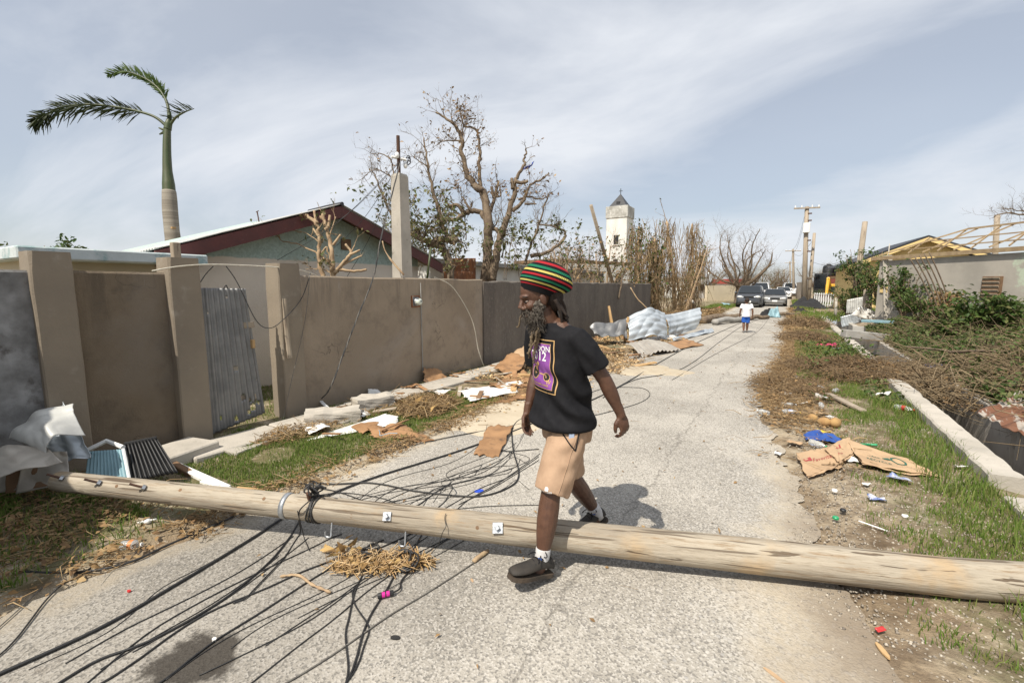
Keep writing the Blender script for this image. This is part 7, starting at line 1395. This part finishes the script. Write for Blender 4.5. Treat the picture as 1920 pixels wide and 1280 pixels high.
def yellow_house():
    t = thing('yellow_house', 'yellow gabled house with black roof edge behind the unroofed house', 'house', W(1700, 560, 25)); A, P_, B_ = W(1586, 499, 26), W(1735, 446, 24.5), W(1890, 492, 23); d = (B_ - A); d.z = 0; d.normalize(); n = Vector((-d.y, d.x, 0)); n = n if n.y > 0 else -n
    Z = lambda v, z: Vector((v.x, v.y, z)); a, p, b_ = A + d * .6, P_, B_ - d * .6; za = A.z + .05; zb = B_.z
    poly = [Z(a, -.1), Z(b_, -.1), Z(b_, zb), Z(p, P_.z - .12), Z(a, za)]; k = 5; v = poly + [q + n * 7 for q in poly]; MB().add(v, [(0, 1, 2, 3, 4), (9, 8, 7, 6, 5)] + [(i, i + 5, (i + 1) % 5 + 5, (i + 1) % 5) for i in range(5)]).build('wall', MT['yellow_wall'], t)
    for (q0, q1) in ((A, P_), (P_, B_)):
        f = -n * .5; v = [q0 + f, q1 + f, q1 + n * 7.4, q0 + n * 7.4]; v = v + [x + Vector((0, 0, .1)) for x in v]; MB().add(v, [(3, 2, 1, 0), (4, 5, 6, 7), (0, 1, 5, 4), (1, 2, 6, 5), (2, 3, 7, 6), (3, 0, 4, 7)]).build('roof', MT['roof_black'], t)
        v = [q0 + f * 1.04, q1 + f * 1.04, q1 + f * 1.04 - Vector((0, 0, .2)), q0 + f * 1.04 - Vector((0, 0, .2))]; v = v + [x + n * .05 for x in v]; v = [x - Vector((0, 0, .005)) for x in v]; MB().add(v, [(0, 1, 2, 3), (7, 6, 5, 4), (0, 4, 5, 1), (3, 2, 6, 7), (1, 5, 6, 2), (0, 3, 7, 4)]).build('bargeboard', MT['yellow_wall'], t)
yellow_house()
# fence remains on the right bank
def up_post(label, x0, y0, x1, y1, d, r0, r1, mat, name='fence_post', square=False, cat='post'):
    a, b_ = W(x0, y0, d), W(x1, y1, d); a.z = min(a.z, gz(a.x, a.y) - .05); return tag(MB().tube([a, a.lerp(b_, .5), b_], [r0, (r0 + r1) / 2, r1], 4 if square else 8).build(name, MT[mat], None, not square), label, cat)
up_post('tall leaning wooden pole wrapped in leafy branches', 1597, 600, 1622, 416, 22, .15, .11, 'wood_grey', 'leaning_pole'); up_post('square concrete fence post taller than the shrubs', 1665, 610, 1663, 480, 17, .2, .19, 'concrete_light', square=True); up_post('thin rod on top of the square fence post', 1664, 482, 1668, 457, 17, .02, .016, 'concrete_light', 'rod'); up_post('short weathered timber post before the white sheets', 1623, 608, 1628, 543, 19.5, .17, .16, 'wood_grey'); up_post('thin rusty rod beside the short timber post', 1622, 600, 1626, 531, 19.5, .02, .015, 'rust_dark', 'rod'); up_post('round post rising behind the unroofed house', 1868, 520, 1870, 403, 24, .13, .12, 'wood_grey'); up_post('small broken post by the black tarpaulin', 1568, 580, 1568, 558, 24, .07, .06, 'concrete_light')
for k, (q, m, lab) in enumerate(((((1588, 562), (1620, 556), (1622, 586), (1586, 588)), 'zinc_white', 'upright white zinc sheet behind the short post'), (((1576, 594), (1608, 586), (1620, 602), (1578, 614)), 'zinc_bright', 'pale ribbed zinc sheet lying before the short post'), (((1612, 574), (1662, 590), (1660, 608), (1596, 590)), 'white_panel', 'bright white sheet slanting behind the short post'))): tag(quad('zinc_sheet', [W(x, y, 20.5 - .6 * k) for x, y in q], m, nu=40, nv=14, ribs=8 if k < 2 else 3, amp=.02, crumple=.04, cs=3, th=.005, sd=k), lab, 'metal sheet')
random.seed(61)
def cane(label, x0, y0, x1, y1, d, r): tag(MB().tube(spline([W(x0, y0, d), W((x0 + x1) / 2 + 3, (y0 + y1) / 2 - 3, d), W(x1, y1, d)], 5), [r] * 11, 5).build('leaning_cane', MT['bark'], None, True), label, 'cane', 'canes leaning on the unroofed house')
for k in range(5): cane('dry cane leaning toward the unroofed house wall', 1755 + 9 * k, 590 + 4 * k, 1706 + 9 * k, 484 - 3 * k, 11.5 + .1 * k, .016)
for k, (px, py, d, rx, rz, n, mt_, lab) in enumerate(((1612, 590, 21.5, 1.2, 3.2, 2300, 'leaf', 'dark leafy shrub climbing round the leaning pole'), (1648, 600, 19, 1.1, 2.4, 2000, 'leaf', 'dense dark shrub between the pole and the fence post'), (1692, 600, 16, .95, 1.75, 1700, 'leaf', 'leafy shrub beside the square fence post'), (1728, 605, 14, .8, 1.0, 1000, 'leaf_vine', 'green shrub before the unroofed house wall'), (1770, 600, 12, .5, .95, 700, 'leaf_dry', 'brown withered shrub under the leaning canes'), (1835, 600, 11, .9, .72, 1700, 'leaf', 'dark green bush under the louvred window'), (1905, 600, 10.5, .9, .8, 1500, 'leaf_vine', 'sprawling green bush at the house corner'), (1790, 620, 11, .7, .6, 1000, 'leaf_vine', 'bright green bush in front of the withered shrub'), (1590, 590, 22, .9, 1.6, 900, 'leaf_vine', 'light green shrub near the white lattice fence'), (1540, 565, 40, .9, 1.3, 500, 'leaf_vine', 'green shrub at the foot of the utility poles'))):
    c = W(px, py, d); c.z = max(0, gz(c.x, c.y)); bush('leafy_shrub', lab, c, rx, rz, n, mt_, .11, 'shrub', 18)
# utility poles
def upole(label, x0, x1, y1, d, r, arms, box=False):
    b0 = W(x0, 560, d); b0.z = 0; tp = W(x1, y1, d); t = thing('utility_pole', label, 'utility pole', b0); MB().tube([b0, tp], [r, r * .75], 10).build('shaft', MT['wood_grey'], t, True)
    for f, w in arms:
        p = b0.lerp(tp, f); a = MB().box(p + Vector((0, -r, 0)), (w, .1, .11), rz=R(14)).build('crossarm', MT['wood_grey'], t)
        for q in (-.45, -.2, .2, .45): MB().tube([p + Vector((w * q * math.cos(R(14)), w * q * math.sin(R(14)) - r, .06)), p + Vector((w * q * math.cos(R(14)), w * q * math.sin(R(14)) - r, .24))], [.05, .035], 6).build('insulator', MT['white_plastic'], a)
    if box:
        p = b0.lerp(tp, .74); MB().box(p + Vector((0, -.3, .35)), (.5, .35, .8), bev=.04).build('transformer', MT['paint_white'], t)
        for z in (.55, .66, .86, .93): q = b0.lerp(tp, z); MB().box(q + Vector((.22, -.1, 0)), (.3, .08, .1)).build('bracket', MT['rust_dark'], t)
    return tp
PT = [upole('tall utility pole with a white box and one crossarm', 1508, 1513, 388, 38, .21, [(.985, 1.9)], True), upole('leaning slimmer pole beside the tall utility pole', 1516, 1527, 437, 40, .16, [], False), upole('distant utility pole with a single crossarm', 1488, 1487, 467, 72, .2, [(.96, 2.2)]), upole('faraway utility pole behind the distant one', 1482, 1481, 490, 110, .2, [(.95, 2.2)]), upole('most faraway thin pole over the parked cars', 1470, 1470, 505, 150, .2, [(.95, 2)])]
WL = 'service wire strung between the utility poles'
for a, b_, dz in ((0, 2, 0), (0, 2, -.6), (2, 3, 0), (2, 3, -.5), (3, 4, 0), (1, 2, -.5), (0, 1, -1.5)): p, q = PT[a] + Vector((0, 0, dz)), PT[b_] + Vector((0, 0, dz)); tag(MB().tube(spline([p, (p + q) / 2 - Vector((0, 0, 1.0)), q], 8), .014, 4).build('overhead_wire', MT['cable']), WL, 'wire', 'overhead wires')
for y, dz in ((480, -2.5), (500, -3.4)): p, q = PT[1] + Vector((0, 0, dz)), W(1585, y + 8, 30); tag(MB().tube(spline([p, (p + q) / 2 - Vector((0, 0, .3)), q], 8), .012, 4).build('overhead_wire', MT['cable']), 'service wire from the leaning pole to the yellow house', 'wire', 'house service wires')
# vehicles
def car(name, label, px, py, depth, L_, Wd, Hh, hood, paint, rz, kind='sedan', cat='car'):
    c = W(px, py, depth); t = thing(name, label, cat, (c.x, c.y, 0.0), rz); P = MT[paint]; w = Wd / 2
    # local: front toward -Y
    def loft(rows, nm, mat, par=None):
        rings = []
        for (y, z0, z1, hw, r) in rows: rings.append([(-hw, y, z0 + r), (-hw + r, y, z0), (hw - r, y, z0), (hw, y, z0 + r), (hw, y, z1 - r), (hw - r * 1.4, y, z1), (-hw + r * 1.4, y, z1), (-hw, y, z1 - r)])
        o = MB().rings(rings).build(nm, mat, None, True); local(o, t); m_ = o.modifiers.new('e', 'EDGE_SPLIT'); m_.split_angle = R(40); return o
    f, bk = -L_ / 2, L_ / 2; g0 = .2; zb = hood
    van = kind == 'van'
    loft([(f, .32, zb - .22, w * .82, .07), (f + .12, .24, zb - .08, w * .94, .08), (f + .5, g0, zb, w, .08), (f + (1.0 if van else 1.25), g0, zb + .06, w, .08), (bk - .6, g0, zb + .08, w, .08), (bk - .1, g0 + .05, zb + .04, w * .97, .08), (bk, .35, zb - .1, w * .9, .07)], 'body', P)
    ws = f + (.75 if van else 1.15); rt = f + (1.55 if van else 1.9); re = bk - (.15 if van else 1.1); rb = bk - (.05 if van else .5)
    z1 = Hh; cb = []
    for (y0, y1, z, hw) in ((ws, rb, zb + .03, w * .95), (ws + (rt - ws) * .55, rb + (re - rb) * .55, zb + (z1 - zb) * .6, w * .86), (rt - .05, re, z1 - .05, w * .76), (rt + .12, re - .12, z1, w * .68)): cb.append([(-hw, y0, z), (hw, y0, z), (hw, y1, z), (-hw, y1, z)])
    o = MB().rings(cb).build('cabin', P, None); local(o, t)
    def panel(nm, q, mat, off): n_ = (Vector(q[1]) - Vector(q[0])).cross(Vector(q[3]) - Vector(q[0])).normalized(); cq_ = sum((Vector(x) for x in q), Vector()) / 4; o = MB().add([cq_ + (Vector(x) - cq_) * .93 + n_ * off for x in q], [(0, 1, 2, 3)]).build(nm, mat, None); solid(o, .01); local(o, t)
    panel('windscreen', [cb[0][0], cb[0][1], cb[2][1], cb[2][0]], MT['auto_glass'], .05); panel('rear_window', [cb[0][2], cb[0][3], cb[2][3], cb[2][2]], MT['auto_glass'], .05); panel('side_window', [cb[0][1], cb[0][2], cb[2][2], cb[2][1]], MT['auto_glass'], .04); panel('side_window', [cb[0][3], cb[0][0], cb[2][0], cb[2][3]], MT['auto_glass'], .04)
    for s in (-1, 1):
        local(MB().ell((s * w * .68, f + .12, zb - .2), (w * .24, .16, .1), None, 12, 8).build('headlight', MT['lamp_glass'], None, True), t); local(MB().ell((s * (w + .1), ws + .25, zb + .12), (.1, .07, .08), None, 10, 6).build('mirror', P, None, True), t)
        for y in (f + .75, bk - .75):
            tz = .31; rim = [(s * (w - .12 + q), y, tz) for q in (0, .14)]; o = MB().tube([(s * (w - .2), y, tz), (s * (w + .01), y, tz)], .31, 18).build('wheel', MT['tyre'], None); local(o, t); r_ = MB().tube([(s * (w - .02), y, tz), (s * (w + .018), y, tz)], .19, 14).build('rim', MT['steel'], None); r_.parent = o
    local(MB().box((0, f - .005, zb - .2), (w * .8, .08, .14), bev=.02).build('grille', MT['black_plastic'], None), t); local(MB().box((0, f - .02, .38), (w * 1.5, .12, .2), bev=.04).build('bumper', P if not van else MT['black_plastic'], None), t); local(MB().box((0, f - .085, .46), (.36, .02, .14), bev=.004).build('number_plate', MT['white_plastic'], None), t)
    return t
car('parked_van', 'dark grey boxy van facing us on the road', 1407, 560, 36.5, 4.1, 1.78, 1.68, 1.02, 'paint_grey', R(0), 'van', 'van'); car('parked_car', 'silver grey sedan facing us beside the dark van', 1452, 560, 38.5, 4.5, 1.75, 1.40, .85, 'paint_silver', R(2)); car('parked_pickup', 'white truck standing right behind the dark van', 1424, 550, 46, 4.6, 1.9, 2.0, 1.2, 'paint_white', R(0), 'van', 'truck'); car('parked_car', 'white car behind the silver sedan', 1468, 550, 60, 4.5, 1.8, 1.5, .95, 'paint_white', R(4)); car('parked_suv', 'white vehicle with dark windscreen farthest up the road', 1480, 548, 74, 4.7, 1.95, 2.15, 1.25, 'paint_white', R(4), 'van')
# far low wall, sheds, excavator, tanks
def simple_house(name, label, pL, pR, d0, d1, z, th, wm, rm, cat='building', rh=.25, wins=0):
    a, b_ = W(pL, 540, d0), W(pR, 540, d1); t = thing(name, label, cat, (a.x, a.y, 0)); d = b_ - a; d.z = 0; d.normalize(); MB().add(*slabbox(a, b_, -.1, z, th)).build('wall', MT[wm], t)
    if rm: MB().add(*slabbox(a - d * .3, b_ + d * .3, z + .02, z + rh, th + .3)).build('roof', MT[rm], t)
    for k in range(wins): q = a.lerp(b_, (k + .7) / (wins + .4)); MB().box((q.x, q.y, z * .55), (.9, .16, z * .35), rz=math.atan2(d.y, d.x)).build('window', MT['black_plastic'], t)
simple_house('boundary_wall', 'low stained beige wall behind the bare spreading tree', 1326, 1392, 50, 52, 1.7, .3, 'cream_wall', None, 'wall'); simple_house('small_house', 'white house front beyond the draped trees', 1290, 1325, 60, 62, 2.6, 4, 'white_wall', 'concrete_grey', 'house', .25, 2); simple_house('red_roofed_shop', 'shop with red roof band behind the white truck', 1395, 1416, 75, 78, 2.0, 5, 'white_wall', 'paint_red', 'shop', .8, 2); simple_house('red_building', 'dark red building behind the water tanks', 1528, 1600, 52, 46, 2.4, 6, 'red_brick', 'wood_brown', 'building', .3, 2); simple_house('zinc_fence', 'grey zinc fence at the foot of the utility poles', 1493, 1516, 60, 44, 2.1, .08, 'wood_grey', None, 'fence')
for k, (x, d) in enumerate(((1552, 50), (1572, 49.5))):
    c = W(x, 522, d); z0 = 2.72; R_ = .52; t = thing('water_tank', ('black ribbed water tank, left of a pair beside the excavator' if 0 else ('black ribbed water tank with the paler cap' if k else 'black ribbed water tank above the excavator cab')), 'water tank', (c.x, c.y, z0), 0, 'black water tanks'); S = [(0, R_)]; 
    for i in range(6): S += [(.1 + i * .16, R_), (.13 + i * .16, R_ * 1.05), (.19 + i * .16, R_ * 1.05), (.22 + i * .16, R_)]
    S += [(1.12, R_ * .9), (1.25, R_ * .35)]; MB().tube([(c.x, c.y, z0 + z) for z, _ in S], [r for _, r in S], 20).build('barrel', MT['black_plastic'], t, True); MB().tube([(c.x, c.y, z0 + 1.22), (c.x, c.y, z0 + 1.32)], R_ * .35, 14).build('cap', MT['concrete_grey' if k else 'black_plastic'], t)
    st = MB()
    for sx in (-.4, .4):
        for sy in (-.4, .4): st.tube([(c.x + sx, c.y + sy, 0), (c.x + sx, c.y + sy, z0)], .06, 5)
    st.box((c.x, c.y, z0 - .06), (1.1, 1.1, .1)); st.build('stand', MT['rust_dark'], t)
c = W(1553, 560, 42); t = thing('excavator', 'yellow excavator with black cab beside the red building', 'excavator', (c.x, c.y, 0), R(-8))
for nm, p, d, m_ in (('track', (-.8, 0, .4), (.5, 2.8, .8), 'tyre'), ('track', (.8, 0, .4), (.5, 2.8, .8), 'tyre'), ('engine_house', (.45, .2, 1.35), (1.5, 2.4, .95), 'paint_yellow'), ('cab', (-.65, -.3, 1.85), (.95, 1.5, 1.9), 'black_plastic'), ('counterweight', (0, 1.55, 1.3), (2.1, .5, .9), 'paint_yellow'), ('window', (-.65, -1.06, 2.05), (.75, .04, 1.2), 'auto_glass'), ('grille', (.5, -1.02, 1.35), (.6, .05, .5), 'black_plastic')): local(MB().box(p, d, bev=.08 if min(d) > .3 else .01).build(nm, MT[m_], None), t)
for nm, a, b_, r_ in (('boom', (.1, -1, 1.6), (.1, -2.9, 2.3), .17), ('arm', (.1, -2.9, 2.3), (.1, -3.5, .9), .13)): local(MB().tube([a, b_], [r_, r_ * .8], 6).build(nm, MT['paint_yellow'], None), t)
local(MB().prism([(-.35, -3.9), (.55, -3.9), (.55, -3.2), (-.35, -3.2)], .35, .9).build('bucket', MT['rust_dark'], None), t)
t = thing('lattice_fence', 'low white lattice fence before the excavator', 'fence', W(1550, 560, 36)); a, b_ = W(1528, 552, 37), W(1578, 552, 33); a.z = b_.z = 0
for k in range(12):
    p = a.lerp(b_, k / 11); MB().box((p.x, p.y, .55), (.06, .06, 1.1)).build('picket', MT['white_plastic'], t)
    if k < 11: q = a.lerp(b_, (k + 1) / 11); MB().tube([(p.x, p.y, .2), (q.x, q.y, 1.0)], .025, 4).build('brace', MT['white_plastic'], t)
for z in (.2, 1.0): MB().tube([(a.x, a.y, z), (b_.x, b_.y, z)], .03, 4).build('rail', MT['white_plastic'], t)
# black tarpaulin, fallen trunks and scraps across the far road
def drape(name, label, c, sx, sy, h, mat, sd, cat='tarpaulin'):
    def fn(u, v): x, y = (u - .5) * 2, (v - .5) * 2; return (c.x + sx * x * (1 + .2 * n3(v * 3, sd)), c.y + sy * y * (1 + .3 * n3(u * 3, sd, 4)), .03 + h * max(0, (1 - x * x) * (1 - y * y)) * (.7 + .9 * n3(u * 4, v * 4, sd)) + .05 * abs(n3(u * 9, v * 9, sd)))
    return tag(solid(MB().grid(34, 24, fn).build(name, MT[mat], None, True), .01), label, cat)
drape('black_tarpaulin', 'black tarpaulin heaped on the verge under the poles', g(1515, 576), 1.2, 2.6, .75, 'tarp_black', 3); drape('black_tarpaulin', 'small dark sheet on the verge below the big tarpaulin', g(1500, 586), .45, .7, .3, 'tarp_black', 6)
for k, (x0, y0, x1, y1, r, lab) in enumerate(((1318, 600, 1385, 594, .17, 'thick fallen trunk lying left of the walking child'), (1405, 597, 1440, 594, .1, 'dark fallen limb on the road beyond the child'), (1450, 592, 1500, 588, .09, 'fallen limb between the teal scrap and the verge'), (1340, 604, 1392, 598, .13, 'pale lichen spotted trunk before the thick one'))):
    a, b_ = g(x0, y0, r), g(x1, y1, r); tag(MB().tube(spline([a, a.lerp(b_, .35) + Vector((0, .2, .06)), a.lerp(b_, .7) - Vector((0, .15, 0)), b_], 5), [r * (1 + .2 * n3(i, k, 1, .8)) for i in range(16)], 9).build('fallen_tree_log', MT['bark' if k < 3 else 'concrete_grey'], None, True), lab, 'trunk')
drape('crumpled_teal_sheet', 'light teal crumpled sheet on the road beyond the child', g(1451, 595), .3, .35, .6, 'teal_louvre', 9, 'metal sheet'); drape('black_scrap', 'dark crumpled scrap beside the teal sheet', g(1437, 593), .35, .4, .4, 'tarp_black', 12, 'scrap')
c = g(1290, 592); tag(MB().tube([(c.x + .28 * math.cos(a), c.y, .6 + .28 * math.sin(a)) for a in np.linspace(.3, 3.4, 14)], .07, 8).build('old_tyre', MT['concrete_light'], None, True), 'pale tyre hoop resting on the upright silvery sheet', 'tyre')
for k, (x, y, m_, lab) in enumerate(((1345, 583, 'paint_red', 'red plastic scrap in the rubble past the wall'), (1350, 588, 'white_panel', 'white bag in the rubble past the wall'), (1362, 575, 'teal_louvre', 'bluish scrap on the grass near the beige wall'))): scrap(x, y, .3, m_, lab, 300 + k, .15, group='scraps in the far rubble')
